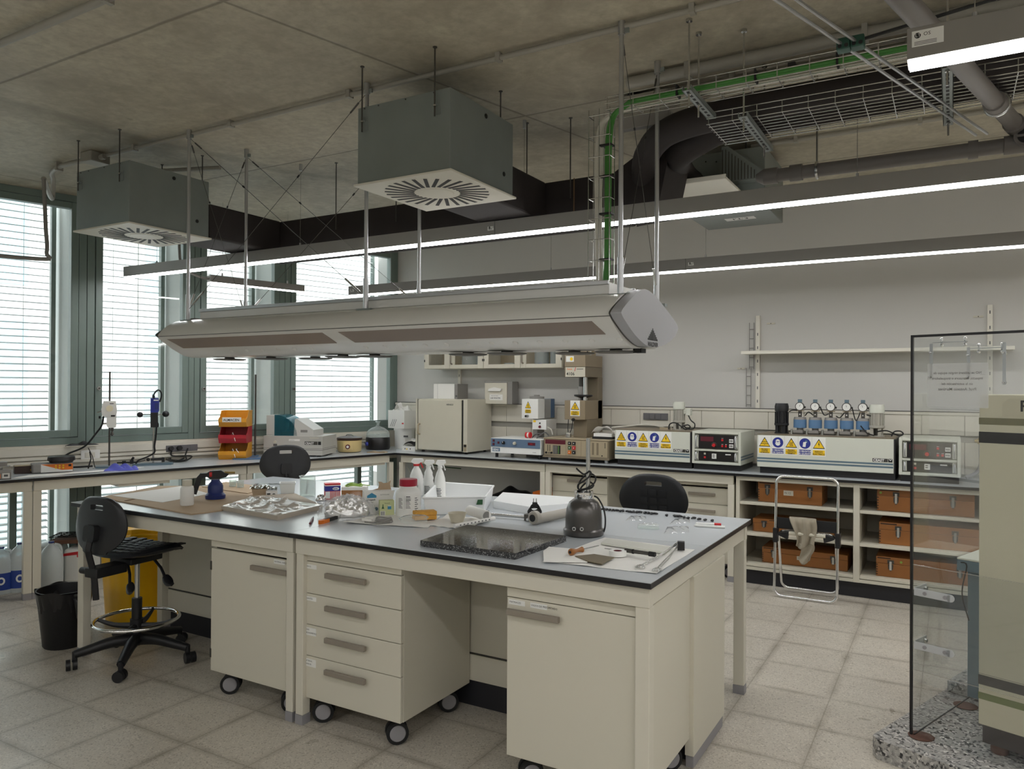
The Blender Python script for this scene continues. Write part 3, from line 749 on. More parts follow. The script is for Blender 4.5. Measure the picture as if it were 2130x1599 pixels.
for x in (-3.98, -3.62, -3.32, -3.0, -2.78, -2.16, -1.92, -1.6, -1.36):
    b = MB(); b.lathe([(0, 1.749), (.085, 1.749), (.1, 1.753), (.1, 1.757), (.03, 1.759), (.03, 1.766)], M_DKSTEEL, (x, hy - .02 + .06 * sin(x * 7), 0), n=24); b.build('outlet_disc', t)
b = MB(); b.box(-1.27, -1.23, hy - .03, hy + .03, 1.748, 1.768, M_INK); b.build('switch_block', t)
poles = [(-1.265, 3.13), (-1.265, 3.60), (-2.70, 3.105), (-2.70, 3.57), (-4.17, 3.12), (-4.17, 3.57)]
for x, y in poles:
    b = MB(); b.cyl((x, y, 2.0), (x, y, H - .001), .0105, M_ALU, n=12)
    b.build('pole', t)
    b = MB(); b.cyl((x, y, 1.995), (x, y, 2.16), .014, M_ALU, n=12); b.box(x - .05, x + .05, y - .02, y + .02, 1.985, 2.0, M_GALV); b.build('pole_coupling', t)
    b = MB(); b.cyl((x, y, H - .06), (x, y, H - .001), .016, M_ALU, n=14); b.box(x - .005, x + .035, y - .005, y + .005, H - .055, H - .035, M_GALV); b.build('ceiling_flange', t)
TZ, BZ = H - .05, 2.06
for (i, j) in ((4, 2), (2, 4), (5, 3), (3, 5), (4, 5), (5, 4), (0, 1), (1, 0)):
    a = Vector((poles[i][0], poles[i][1], TZ)); c = Vector((poles[j][0], poles[j][1], BZ)); d = c - a
    b = MB(); b.tube([a, c], .0016, M_DKSTEEL, 5); b.cyl(a + d * .04, a + d * .08, .005, M_DKSTEEL, n=6); b.cyl(a + d * .34, a + d * .35, .005, M_INK, n=6); b.cyl(a + d * .9, a + d * .97, .006, M_STEEL, n=6)
    b.build('brace_cable', t)
# ================================================================== benches
IX0, IX1, IY0, IY1 = -4.47, -0.917, 2.566, 4.10
YM = 3.30
t = T('lab_bench', 'large white island bench with grey top and black edge, in the foreground', 'lab bench', (0, 0, 0))
def top_piece(par, poly, z=.9, th=.024):
    b = MB(); b.prism(poly, z - .0035, z, M_TOP); b.prism(poly, z - th, z - .0036, M_EDGE)
    return b.build('worktop', par)
g = .0012
for x0, x1 in ((IX0, -2.69 - g), (-2.69 + g, IX1)):
    for y0, y1 in ((IY0, YM - g), (YM + g, IY1)):
        top_piece(t, [(x0, y0), (x1, y0), (x1, y1), (x0, y1)])
def leg(par, x, y, w=.06, d=.05, z=.80):
    b = MB(); b.box(x - w / 2, x + w / 2, y - d / 2, y + d / 2, .045, z, M_FRAME); o = b.build('leg', par, bevel=.003)
    b = MB(); b.box(x - w / 2 - .001, x + w / 2 + .001, y - d / 2 - .001, y + d / 2 + .001, 0, .045, M_GREYWH); b.build('foot', o)
for x, y in ((IX0 + .05, IY0 + .055), (IX1 - .042, IY0 + .055), (IX0 + .05, IY1 - .055), (IX1 - .042, IY1 - .055), (-2.715, IY0 + .055), (-2.65, IY0 + .055), (-2.715, IY1 - .055), (-2.65, IY1 - .055)):
    leg(t, x, y, .045 if -3 < x < -2 else .055)
for y in (IY0 + .045, IY1 - .045):
    for x0, x1 in ((IX0 + .022, -2.692), (-2.673, IX1 - .014)):
        b = MB(); b.box(x0, x1, y - .02, y + .02, .80, .876, M_FRAME); b.build('rail', t, bevel=.002)
for x in (IX0 + .05, IX1 - .042):
    b = MB(); b.box(x - .022, x + .022, IY0 + .066, IY1 - .066, .80, .876, M_FRAME); b.build('rail', t, bevel=.002)
b = MB()
for y in (3.18, 3.46): b.box(IX0 + .02, IX1 - .05, y, y + .018, .27, .80, M_CAB)
b.build('spine_panel', t)
b = MB()
for y in (3.172, 3.466): b.box(IX0 + .02, IX1 - .05, y, y + .022, .135, .262, M_CAB); b.box(IX0 + .02, IX1 - .05, y + .004, y + .02, .262, .27, M_DKSTEEL)
b.build('spine_rail', t)
b = MB(); b.box(IX0 + .03, IX1 - .055, 3.195, 3.465, 0, .135, M_PLINTH); b.build('plinth', t)
for x0, x1 in ((IX0, IX0 + .05), (IX1 - .05, IX1 - .012)):
    b = MB(); b.box(x0, x1, 3.13, 3.62 if x0 > -2 else 3.5, .05, .80, M_CAB); b.box(x0 + .002, x1 - .002, 3.135, 3.60 if x0 > -2 else 3.49, 0, .05, M_GREYWH); b.build('spine_end_panel', t, bevel=.002)

# ---- roll-under cabinets
def caster(par, x, y, s=1.0, rot=0.4):
    Rm = Matrix.Translation((x, y, 0)) @ Matrix.Rotation(rot, 4, 'Z')
    b = MB()
    for sx in (-1, 1):
        b.cyl(Rm @ Vector((sx * .010, 0, .05)), Rm @ Vector((sx * .030, 0, .05)), .0495, M_RUBBER, n=24)
    o = b.build('caster', par, bevel=.006)
    b = MB()
    for sx in (-1, 1): b.cyl(Rm @ Vector((sx * .0302, 0, .05)), Rm @ Vector((sx * .034, 0, .05)), .036, M_GREYWH, .033, n=24)
    b.build('hub', o)
    b = MB(); b.prism([(-.02, .05), (.02, .05), (.035, .118), (-.012, .118)], -.007, .007, M_GREYWH, 'x', T=Rm @ Matrix.Rotation(0, 4, 'Z')); b.build('fork', o)
def cabinet(label, x0, y0, w, d, z1, fronts, handle, hinge=None, stickers=()):
    """fronts: list of (z0, z1); handle: (x offset, length, drop below the front's top)"""
    t = T('roller_cabinet', label, 'cabinet', (x0, y0, 0), 0, 'cabinets on casters under the benches')
    b = MB(); zb = .122
    b.box(0, .019, .02, d, zb, z1 - .045, M_CAB); b.box(w - .019, w, .02, d, zb, z1, M_CAB); b.box(0, .019, .02, d, z1 - .045, z1, M_CAB)
    b.box(.019, w - .019, d - .012, d, zb, z1, M_CAB); b.box(.019, w - .019, .02, d - .012, zb, zb + .019, M_CAB)
    b.build('carcass', t, bevel=.0015)
    b = MB(); b.box(.0, w, -.0, .022, z1 - .036, z1, M_CAB); b.box(.0195, w - .0195, .0225, d - .013, z1 - .03, z1 - .012, M_HANDLE); b.build('top_panel', t, bevel=.0015)
    for k, (f0, f1) in enumerate(fronts):
        b = MB(); b.box(.001, w - .001, 0, .019, f0 + .0015, f1 - .0015, M_CAB)
        f = b.build('drawer' if len(fronts) > 1 else 'door', t, bevel=.002)
        hx, hl, dr = handle
        b = MB(); b.box(hx, hx + hl, -.03, -.012, f1 - dr - .024, f1 - dr, M_HANDLE)
        for q in (.03, hl - .03): b.box(hx + q - .012, hx + q + .012, -.0121, -.0005, f1 - dr - .02, f1 - dr - .004, M_HANDLE)
        b.build('handle', f, bevel=.003)
        for (si, sx, sz, lines) in stickers:
            if si != k: continue
            b = MB(); b.box(sx - .004, sx + .07, -.0008, -.0002, f1 - sz - .016 * len(lines), f1 - sz + .004, M_SWHITE)
            for j, tx in enumerate(lines): b.text(tx, .0105, (sx, -.0012, f1 - sz - .009 - j * .015), M_INK)
            b.build('sticker', f)
    for x in (.075, w - .075):
        for y in (.07, d - .08): caster(t, x, y, rot=-.95 if x < .2 else -.75)
    if hinge:
        b = MB()
        for z in (fronts[0][0] + .09, fronts[0][1] - .09): b.box((-.004 if hinge == 'L' else w - .006), (.006 if hinge == 'L' else w + .004), -.003, .03, z - .022, z + .022, M_DKSTEEL)
        b.build('hinge', t)
    return t
cabinet('white one-door roller cabinet under the island, left of the drawers', -3.303, 2.62, .583, .545, .797, [(.122, .752)], (.32, .245, .045), 'L', ((0, .46, .01, ['MATERIAL VARIO']),))
cabinet('white four-drawer roller cabinet under the middle of the island', -2.656, 2.62, .589, .545, .803, [(.122, .322), (.322, .468), (.468, .614), (.614, .764)], (.165, .24, .035), None, ((0, .02, .018, ['MATERIAL', 'TAMICES']), (1, .02, .018, ['PESAS', 'CRONOMETRO']), (2, .02, .018, ['GUANTES']), (3, .02, .018, ['VARIOS'])))
cabinet('white one-door roller cabinet at the right end of the island', -1.535, 2.62, .587, .545, .79, [(.122, .752)], (.012, .23, .04), 'R', ((0, .012, .012, ['MATRACES']), (0, .11, .012, ['VASOS DE PRECIPITADO'])))
cabinet('white drawer cabinet under the back bench, left of the chair at the far island side', -3.262, 6.40, .56, .5, .80, [(.122, .29), (.29, .455), (.455, .62), (.62, .785)], (.165, .24, .045))
cabinet('white drawer cabinet under the back bench, next to the open shelves', -2.15, 6.40, .58, .5, .80, [(.122, .28), (.28, .445), (.445, .612), (.612, .752)], (.2, .23, .045))

# ---- bench along the windows and bench along the back wall
t = T('lab_bench', 'long white bench under the windows with black-edged grey top', 'lab bench', (0, 0, 0))
kq = wl(-.578, .0)
cuts = [0, 1.63, 3.30, 4.97, 6.6]
for k in range(4):
    a, c = cuts[k] + (g if k else 0), cuts[k + 1] - g
    A, B_ = WO + WT * a, WO + WT * c
    C_, D_ = wl(c, -.04), wl(a, -.04) if k else wl(-.55, -.04)
    poly = [(A.x, A.y), (D_.x, D_.y), (C_.x, C_.y), (B_.x, B_.y)]
    top_piece(t, poly)
RW = Matrix.Translation(WO) @ Matrix.Rotation(WRZ, 4, 'Z')    # local: x = -s, y = out
for k in range(4):
    b = MB(); b.box(-cuts[k + 1] + .006, -cuts[k] - (.006 if k else .06), .025, .06, .80, .876, M_FRAME, RW); b.build('rail', t)
b = MB(); b.box(-1.25, -.1, .05, .3, .775, .80, M_WHITE, RW); b.box(-2.7, -2.3, .05, .3, .775, .80, M_WHITE, RW); b.build('cable_trough', t)
for s in (.03, 1.60, 1.66, 3.27, 3.33, 4.94):
    b = MB(); b.box(-s - .028, -s + .028, .03, .075, .045, .80, M_FRAME, RW); o = b.build('leg', t, bevel=.003)
    b = MB(); b.box(-s - .029, -s + .029, .029, .076, 0, .045, M_GREYWH, RW); b.build('foot', o)
t = T('lab_bench', 'white bench along the back wall carrying the testing machines', 'lab bench', (0, 0, 0))
dq = wl(-.55, -.04)
cx = [-5.051, -3.298, -1.54, .56, 2.6]
for k in range(4):
    a, c = cx[k] + (g if k else 0), cx[k + 1] - g
    poly = [(a, YB), (c, YB), (c, YW - .062), (a if k else dq.x + .003, YW - .062)]
    if k == 0: poly = [(a + .001, YB), (c, YB), (c, YW - .064), (dq.x + .02, YW - .064), ]
    top_piece(t, poly)
for x0, x1 in ((-5.0, -3.30), (-3.29, -1.555)):
    b = MB(); b.box(x0, x1, YB + .025, YB + .06, .80, .876, M_FRAME); b.build('rail', t, bevel=.002)
for x in (-5.0, -3.325, -3.27, -1.575):
    b = MB(); b.box(x - .025, x + .025, YB + .025, YB + .07, .045, .80, M_FRAME); o = b.build('leg', t, bevel=.003)
    b = MB(); b.box(x - .026, x + .026, YB + .024, YB + .071, 0, .045, M_GREYWH); b.build('foot', o)
# ---- open shelf unit
t = T('shelf_unit', 'open white shelf unit under the back bench holding wooden boxes', 'shelf unit', (0, 0, 0))
sy0, sy1 = YB + .03, 6.93
b = MB()
b.box(-1.535, -1.505, sy0, sy1, .12, .876, M_CAB); b.box(-.652, -.608, sy0, sy1, .12, .876, M_CAB); b.box(.35, .38, sy0, sy1, .12, .876, M_CAB)
b.box(-1.505, .35, sy1 - .012, sy1, .12, .876, M_CAB); b.build('carcass', t, bevel=.002)
b = MB(); b.box(-1.505, -.652, sy0, sy0 + .03, .84, .876, M_CAB); b.box(-.608, .35, sy0, sy0 + .03, .84, .876, M_CAB); b.build('rail', t)
b = MB(); b.box(-1.505, -.652, sy0, sy0 + .03, .121, .145, M_CAB); b.box(-.608, .35, sy0, sy0 + .03, .121, .145, M_CAB); b.build('rail', t)
for x0, x1 in ((-1.504, -.653), (-.607, .349)):
    for z in (.668, .418, .172):
        b = MB(); b.box(x0, x1, sy0 + .004, sy1 - .013, z - .022, z, M_CAB); b.build('shelf', t, bevel=.002)
b = MB(); b.box(-1.53, .38, sy0 + .05, sy1 - .05, 0, .12, M_PLINTH); b.build('plinth', t)
# wooden boxes
def wbox(label, x0, x1, y0, d, z, h, latches, tapes, lab=None, dot=None):
    w = x1 - x0
    t = T('wooden_case', label, 'box', (x0, y0, z + .001), 0, 'varnished wooden cases on the open shelves')
    b = MB(); b.box(0, w, 0, d, 0, h * .66, M_WOOD); b.build('body', t, bevel=.003)
    b = MB(); b.box(0, w, 0, d, h * .66 + .001, h, M_WOOD); b.build('lid', t, bevel=.003)
    for x in latches:
        b = MB(); b.box(x - .022, x + .022, -.003, -.0002, h * .68, h * .86, M_DKSTEEL); b.prism([(x - .018, h * .64), (x + .018, h * .64), (x + .016, h * .42), (x, h * .3), (x - .016, h * .42)], -.004, -.0002, M_DKSTEEL, 'y'); b.box(x - .008, x + .008, -.012, -.004, h * .36, h * .8, M_STEEL); b.build('latch', t)
    b = MB()
    for xa_, xb_ in tapes: b.box(xa_, xb_, -.0008, -.0001, h * .9, h * .955, M_DWOOD)
    b.build('name_strip', t)
    if lab:
        b = MB(); b.box(lab[0], lab[1], -.0012, -.0002, h * .38, h * .62, M_CREAM); b.text('N 12', h * .14, (lab[0] + .008, -.0016, h * .46), M_INKG); b.build('paper_label', t)
    if dot is not None:
        b = MB(); b.cyl((dot, -.0002, h * .8), (dot, -.0012, h * .8), .009, M_LIME, n=12); b.build('green_dot', t)
    b = MB()
    for q in range(5): b.box(-.0004, .012, -.0004, -.0001, h * (.08 + q * .12), h * (.13 + q * .12), M_DWOOD)
    b.build('finger_joints', t)
wbox('wooden case with a paper label on the top left shelf', -1.375, -.885, 6.40, .3, .668, .165, (.075, .40), ((.01, .125),), (.2, .275))
wbox('wooden case on the middle left shelf, behind the grey rag', -1.42, -.80, 6.42, .3, .418, .105, (.09, .5), ((.13, .28),))
wbox('long wooden case on the bottom left shelf under the rag', -1.345, -.70, 6.42, .32, .172, .125, (.09, .54), ((.01, .13),), (.27, .33))
wbox('wooden case on the top right shelf, seen half through the screen', -.495, .14, 6.40, .3, .668, .17, (.13, .5), ((.02, .15),), None, .025)
wbox('wooden case on the middle right shelf, seen half through the screen', -.48, .17, 6.40, .32, .418, .165, (.13, .5), ((.01, .12),), None, .22)
wbox('wooden case on the bottom right shelf, seen half through the screen', -.50, .24, 6.40, .34, .172, .15, (.10, .55), ((.01, .1),), None, .17)
b = MB(); b.box(0, .55, 0, .006, 0, .012, M_INK); 
# ---- folded tubular chair with a rag
t = T('folding_chair', 'folded tubular chrome chair frame standing before the open shelves', 'chair', (-.955, 6.1, 0))
def loop(b, hw, ya, za, yb_, zb, r, M, cr=.055):
    pts = rrect(-hw, hw, za, zb, cr, 6)
    b.tube([(x, ya + (yb_ - ya) * (z - za) / (zb - za), z) for x, z in pts], r, M, 10, closed=True)
b = MB(); loop(b, .222, -.05, .012, .03, .915, .0105, M_CHROME); b.build('front_frame', t)
b = MB(); loop(b, .205, .16, .03, .02, .50, .0105, M_CHROME); b.build('rear_frame', t)
b = MB(); b.box(-.218, .218, -.003, .012, .515, .60, M_BLACK); b.build('seat_band', t, bevel=.003)
for s in (-1, 1):
    b = MB(); b.box(s * .222 - .016, s * .222 + .016, -.03, .05, .41, .52, M_BLACK); b.prism([(s * .2, .49), (s * .12, .50), (s * .13, .44), (s * .2, .47)], -.03, .0, M_BLACK, 'y'); b.build('hinge_bracket', t, bevel=.003)
b = MB(); b.cyl((-.12, -.022, .49), (.14, -.022, .49), .014, M_CREAM, n=10); b.build('roller', t)
M_RAG = mat('rag_grey', '9c9382', 0.95, var=0.12, scale=30, bump=.2)
def ragf(u, v):
    w = .19 - .03 * v + .02 * sin(5 * v)
    x = -.075 + (u - .5) * w + .035 * sin(v * 3) * (1 - u) + (.02 * v)
    y = -.012 - .022 * (1 - (1 - min(1, v * 6)) ** 2) - .014 * sin(u * 11 + v * 4) * min(1, v * 2) - .006 * sin(u * 23 + 2 * v)
    z = .612 - .21 * v * (1 + .1 * sin(u * 6))
    return (x, y, z)
b = MB(); b.surf(ragf, 26, 22, M_RAG)
b.surf(lambda u, v: (-.045 + (u - .5) * (.10 - .02 * v) + .012 * sin(v * 5), -.028 - .013 * sin(u * 8 + v * 5), .43 - .145 * v - .02 * sin(u * 4)), 14, 14, M_RAG)
b.surf(lambda u, v: (-.08 + (u - .5) * .18, .016 - .002 * sin(u * 9), .612 - .10 * v), 14, 6, M_RAG)
o = b.build('rag', loc=(-.905, 6.1, 0)); sd = o.modifiers.new('thickness', 'SOLIDIFY'); sd.thickness = .003
tag(o, 'crumpled grey rag hung over the folded chrome chair', 'rag')

# ---- drafting chairs
def backshell(b, M, pads=None):
    half = [(0, .16), (.09, .152), (.155, .118), (.195, .065), (.21, .0), (.195, -.06), (.15, -.108), (.105, -.132), (.085, -.15), (.0, -.154)]
    right = spline([Vector((x, 0, z)) for x, z in half], 4)
    out = [(p.x, p.z) for p in right] + [(-p.x, p.z) for p in right[::-1][1:-1]]
    sc = (0, .10); n_ = len(out)
    ang = [atan2(z - sc[1], x - sc[0]) for x, z in out]
    def slot(a):
        dx, dz = cos(a), sin(a); hw, hh = .052, .014
        tt = min(hw / max(1e-6, abs(dx)), hh / max(1e-6, abs(dz))); return (sc[0] + dx * tt, sc[1] + dz * tt)
    inn = [slot(a) for a in ang]
    R_ = 7; vs = []
    def Yc(x, z, r): return .55 * x * x - .10 * (z ** 2) * 2 
    for side in (0, 1):
        for r in range(R_ + 1):
            f = r / R_
            for (xo, zo), (xi, zi) in zip(out, inn):
                x, z = xi + (xo - xi) * f, zi + (zo - zi) * f
                th = .016 * (1 - .75 * max(0, (f - .75) / .25) ** 2)
                vs.append((x, Yc(x, z, f) + (th if side else -th), z))
    fs = []; K = (R_ + 1) * n_
    for r in range(R_):
        for i in range(n_):
            j = (i + 1) % n_; a = r * n_
            fs.append((a + i, a + j, a + n_ + j, a + n_ + i)); fs.append((K + a + i, K + a + n_ + i, K + a + n_ + j, K + a + j))
    for i in range(n_):
        j = (i + 1) % n_
        fs.append((i, K + i, K + j, j)); fs.append((R_ * n_ + i, R_ * n_ + j, K + R_ * n_ + j, K + R_ * n_ + i))
    b.raw(vs, fs, M, True)
def drafting_chair(name, label, loc, rz, seat=.585, back=.90, grey=False):
    t = T('drafting_chair', label, 'chair', loc, rz, 'black drafting chairs around the island')
    b = MB()
    def sf(u, v, lo=False):
        a = 2 * pi * u; r = v
        ex = abs(cos(a)) ** .6 * (1 if cos(a) > 0 else -1); ey = abs(sin(a)) ** .6 * (1 if sin(a) > 0 else -1)
        x, y = .225 * r * ex, .205 * r * ey
        z = .02 * abs(x / .225) ** 2.2 + (.03 if y > 0 else .01) * -(abs(y / .205) ** 3) + .012
        z -= .022 * max(0, (r - .9) / .1) ** 2
        return (x, y, seat + z)
    b.surf(lambda u, v: sf(u, v), 40, 10, M_BLKSHELL)
    b.surf(lambda u, v: (sf(1 - u, v)[0] * .97, sf(1 - u, v)[1] * .97, seat - .035 + .03 * v ** 4 - (.02 if sf(1 - u, v)[1] > .16 else 0) * v), 40, 8, M_BLKSHELL)
    b.surf(lambda u, v: tuple(Vector(sf(u, 1)) * (1 - v) + Vector((sf(u, 1)[0] * .97, sf(u, 1)[1] * .97, seat - .005 - (.02 if sf(u, 1)[1] > .16 else 0))) * v), 40, 2, M_BLKSHELL)
    so = b.build('seat', t)
    b = MB()
    for i in range(-3, 4):
        for j in range(-3, 4):
            x, y = i * .055 + (.012 if j % 2 else -.012), j * .05
            if abs(x) > .185 or abs(y) > .17: continue
            z = seat + .02 * abs(x / .225) ** 2.2 - (.03 if y > 0 else .01) * (abs(y / .205) ** 3) + .012
            b.prism([(x - .024, y - .018), (x + .016, y - .018), (x + .024, y + .018), (x - .016, y + .018)], z - .004, z + .004, M_BLKSHELL)
    b.build('tread_pads', so, bevel=.002)
    b = MB(); backshell(b, M_BLKSHELL)
    bk = b.build('backrest', t); bk.location = (0, -.25, back); bk.rotation_euler = (radians(-6), 0, 0)
    b = MB()
    for i in range(-1, 2):
        for j in range(3):
            x, z = i * .058, .045 - j * .05
            b.prism(rrect(x - .022, x + .022, z - .018, z + .018, .006, 3), .010, .022, M_BLKSHELL, 'y')
    b.build('grip_pads', bk, bevel=.002)
    b = MB(); b.prism(rrect(-.045, .045, -.085, .005, .02), -.05, -.014, M_BLACK, 'y'); b.build('back_mount', bk, bevel=.01)
    b = MB(); b.tube([(0, -.285, back - .03), (0, -.305, back - .12), (0, -.30, seat + .02), (0, -.27, seat - .10), (0, -.255, seat - .24)], .017, M_BLACK, 10, sub=5, flat=.6); b.build('back_bar', t)
    b = MB(); b.box(-.05, .05, -.29, -.1, seat - .115, seat - .06, M_BLACK); b.box(-.09, .09, -.11, .1, seat - .075, seat - .04, M_BLACK); b.cyl((-.1, -.27, seat - .085), (.03, -.27, seat - .085), .018, M_BLACK, n=12); b.build('mechanism', t, bevel=.006)
    for x, y, dy in ((.17, -.1, -.13), (.20, .06, -.06)):
        b = MB(); b.tube([(x * .3, y, seat - .07), (x * .75, y + dy * .35, seat - .11), (x, y + dy * .6, seat - .15)], .008, M_BLACK, 8); b.tube([(x, y + dy * .6, seat - .15), (x * 1.25, y + dy * .8, seat - .175), (x * 1.45, y + dy, seat - .18)], lambda u: .012 + .014 * sin(pi * min(1, u + .12)), M_BLACK, 10, sub=4, flat=.5); b.build('lever', t)
    b = MB(); b.cyl((0, 0, .32), (0, 0, seat - .06), .014, M_STEEL, n=14); b.build('gas_piston', t)
    b = MB(); b.cyl((0, 0, .09), (0, 0, .36), .028, M_BLACK, n=18); b.cyl((0, 0, .19), (0, 0, .24), .036, M_BLACK, n=18); b.build('column', t)
    b = MB(); b.tube([(.225 * cos(2 * pi * k / 36), .225 * sin(2 * pi * k / 36), .235) for k in range(36)], .0105, M_CHROME, 10, closed=True); fr_ = b.build('foot_ring', t)
    b = MB()
    for k in range(4):
        a = pi / 2 * k + .5; b.tube([(.03 * cos(a), .03 * sin(a), .20), (.13 * cos(a), .13 * sin(a), .205), (.222 * cos(a), .222 * sin(a), .235)], lambda u: .018 - .008 * u, M_BLACK, 8, sub=4)
    b.build('ring_spokes', fr_)
    for k in range(5):
        a = 2 * pi * k / 5 + .35
        Rm = Matrix.Rotation(a, 4, 'Z')
        b = MB(); b.tube([Rm @ Vector(p) for p in ((.02, 0, .125), (.12, 0, .125), (.22, 0, .105), (.31, 0, .085))], lambda u: .036 - .014 * u, M_BLACK, 10, sub=4)
        b.cyl(Rm @ Vector((.31, 0, .045)), Rm @ Vector((.31, 0, .10)), .014, M_BLACK, n=10)
        st = b.build('base_leg', t)
        b = MB(); Rc = Rm @ Matrix.Translation((.325, 0, .03)) @ Matrix.Rotation(a * 2.3, 4, 'Z')
        for s in (-1, 1): b.cyl(Rc @ Vector((s * .006, 0, 0)), Rc @ Vector((s * .028, 0, 0)), .03, M_BLACK, n=18)
        b.build('caster_wheel', st, bevel=.005)
    return t
drafting_chair('c', 'black drafting chair with chrome foot ring at the left end of the island', (-4.075, 2.725, 0), radians(4), .65, .815)
drafting_chair('c', 'black drafting chair whose back rises between island and window bench', (-5.05, 4.72, 0), WRZ - .35, .66, .935)
drafting_chair('c', 'black drafting chair facing the far side of the island near the furnace', (-1.62, 4.34, 0), radians(180), .60, .89).scale = (1.07, 1.0, 1.0)
# ================================================================== back bench machines
ZB = .9005
def sign(par, kind, x, z, w=.1, h=.152, y=0.0):
    """safety sticker on a front face looking along -y; x,z: lower left corner"""
    b = MB(); Y_ = y - .0006
    b.box(x, x + w, y - .0006, y - .0001, z, z + h, M_SWHITE)
    def pr(poly, k, M): b.prism(poly, Y_ - k * .0004, Y_ - k * .0004 + .0003, M, 'y')
    cx = x + w / 2; tz = z + h * .40; th = h * .52; tw = w * .45
    caps = {'cut': ('PELIGRO', 'CORTES', 'DE MANOS'), 'heat': ('PELIGRO', 'CONTACTO', 'TERMICO'), 'volt': ('RIESGO', 'ELECTRICO'), 'eye': ('USO OBLIGATORIO', 'DE GAFAS'), 'glove': ('USO OBLIGATORIO', 'DE GUANTES')}[kind]
    blue = kind in ('eye', 'glove')
    pr([(x + w * .06, z + h * .05), (x + w * .94, z + h * .05), (x + w * .94, z + h * .32), (x + w * .06, z + h * .32)], 1, M_SBLUE if blue else M_YEL)
    for i, c in enumerate(caps):
        sz = h * (.095 if len(caps) == 3 else .125)
        b.text(c, sz, (cx, Y_ - .0012, z + h * (.315 if len(caps) == 3 else .32) - (i + 1) * h * (.088 if len(caps) == 3 else .125)), M_SWHITE if blue else M_INK, align='CENTER', bold=.0004, sx=.95 if len(c) < 12 else .72)
    if blue:
        cz = tz + th * .48; R_ = w * .42
        pr([(cx + R_ * cos(2 * pi * k / 28), cz + R_ * sin(2 * pi * k / 28)) for k in range(28)], 1, M_SBLUE)
        if kind == 'eye':
            pr([(cx + R_ * .5 * cos(2 * pi * k / 20), cz + R_ * .62 * sin(2 * pi * k / 20)) for k in range(20)], 2, M_SWHITE)
            pr([(cx - R_ * .56, cz + R_ * .28), (cx + R_ * .56, cz + R_ * .28), (cx + R_ * .56, cz - R_ * .1), (cx + R_ * .12, cz - R_ * .1), (cx, cz + R_ * .02), (cx - R_ * .12, cz - R_ * .1), (cx - R_ * .56, cz - R_ * .1)], 3, M_SBLUE)
            pr(rrect(cx - R_ * .42, cx - R_ * .06, cz - R_ * .06, cz + R_ * .2, R_ * .06, 2), 4, M_SWHITE); pr(rrect(cx + R_ * .06, cx + R_ * .42, cz - R_ * .06, cz + R_ * .2, R_ * .06, 2), 4, M_SWHITE)
        else:
            pr([(cx - R_ * .42, cz - R_ * .62), (cx + R_ * .1, cz - R_ * .66), (cx + R_ * .2, cz + R_ * .12), (cx + R_ * .34, cz + R_ * .2), (cx + R_ * .24, cz + R_ * .36), (cx - R_ * .0, cz + R_ * .3), (cx - R_ * .3, cz + R_ * .26)], 2, M_SWHITE)
            pr([(cx + R_ * .0, cz + R_ * .42), (cx + R_ * .4, cz + R_ * .3), (cx + R_ * .52, cz - R_ * .05), (cx + R_ * .6, cz + R_ * .1), (cx + R_ * .42, cz + R_ * .6), (cx + R_ * .1, cz + R_ * .7)], 2, M_MIDBLUE)
    else:
        pr([(cx - tw, tz), (cx + tw, tz), (cx, tz + th)], 1, M_INK)
        pr([(cx - tw * .84, tz + th * .075), (cx + tw * .84, tz + th * .075), (cx, tz + th * .86)], 2, M_YEL)
        if kind == 'cut':
            for q, k in ((.28, .62), (.47, .42)): pr([(cx - tw * k, tz + th * q), (cx + tw * k, tz + th * q), (cx + tw * k, tz + th * (q + .055)), (cx - tw * k, tz + th * (q + .055))], 3, M_INK)
            for q in (.17, .6): pr([(cx - tw * .06, tz + th * q), (cx + tw * .06, tz + th * q), (cx + tw * .06, tz + th * (q + .05)), (cx - tw * .06, tz + th * (q + .05))], 3, M_INK)
        elif kind == 'heat':
            for dx in (-.2, 0, .2):
                pts = [(cx + tw * (dx + .06 * sin(k * 1.1)), tz + th * (.15 + k * .055)) for k in range(9)]
                pr([(p[0] - tw * .045, p[1]) for p in pts] + [(p[0] + tw * .045, p[1]) for p in pts[::-1]], 3, M_INK)
        else:
            pr([(cx - tw * .02, tz + th * .66), (cx + tw * .1, tz + th * .66), (cx + tw * .02, tz + th * .46), (cx + tw * .14, tz + th * .46), (cx - tw * .02, tz + th * .12), (cx + tw * .02, tz + th * .38), (cx - tw * .12, tz + th * .38)], 3, M_INK)
    return b.build('safety_sign', par)
def feet(par, x0, x1, y0, y1, h, r=.016, M=M_BLACK):
    for x in (x0, x1):
        for y in (y0, y1):
            b = MB(); b.cyl((x, y, 0), (x, y, h), r, M, n=12); b.build('foot', par)
def knob(b, x, z, r, M, y=0.0, d=.014, n=14): b.cyl((x, y, z), (x, y - d, z), r, M, r * .88, n=n)

# drying oven
t = T('drying_oven', 'large cream laboratory oven with one door on the back bench', 'oven', (-4.94, 6.5, ZB))
b = MB(); b.box(0, .655, .022, .46, .022, .562, M_CREAM); b.box(0, .655, .03, .4605, .475, .4765, M_BEIGE); b.build('cabinet', t, bevel=.004)
b = MB(); b.box(.035, .585, -.018, .02, .03, .555, M_CREAM); d_ = b.build('door', t, bevel=.006)
b = MB(); b.box(0, .022, -.012, .021, .022, .562, M_CREAM); b.box(.02, .034, .0, .021, .03, .555, M_GAP); b.box(.586, .606, -.006, .021, .03, .555, M_GAP); b.box(.607, .655, -.01, .021, .022, .562, M_CREAM); b.build('door_frame', t)
b = MB(); b.tube([(.06, -.018, .19), (.06, -.05, .2), (.063, -.055, .245), (.06, -.05, .29), (.06, -.018, .30)], .009, M_BEIGE, 8, sub=4); b.build('handle', d_)
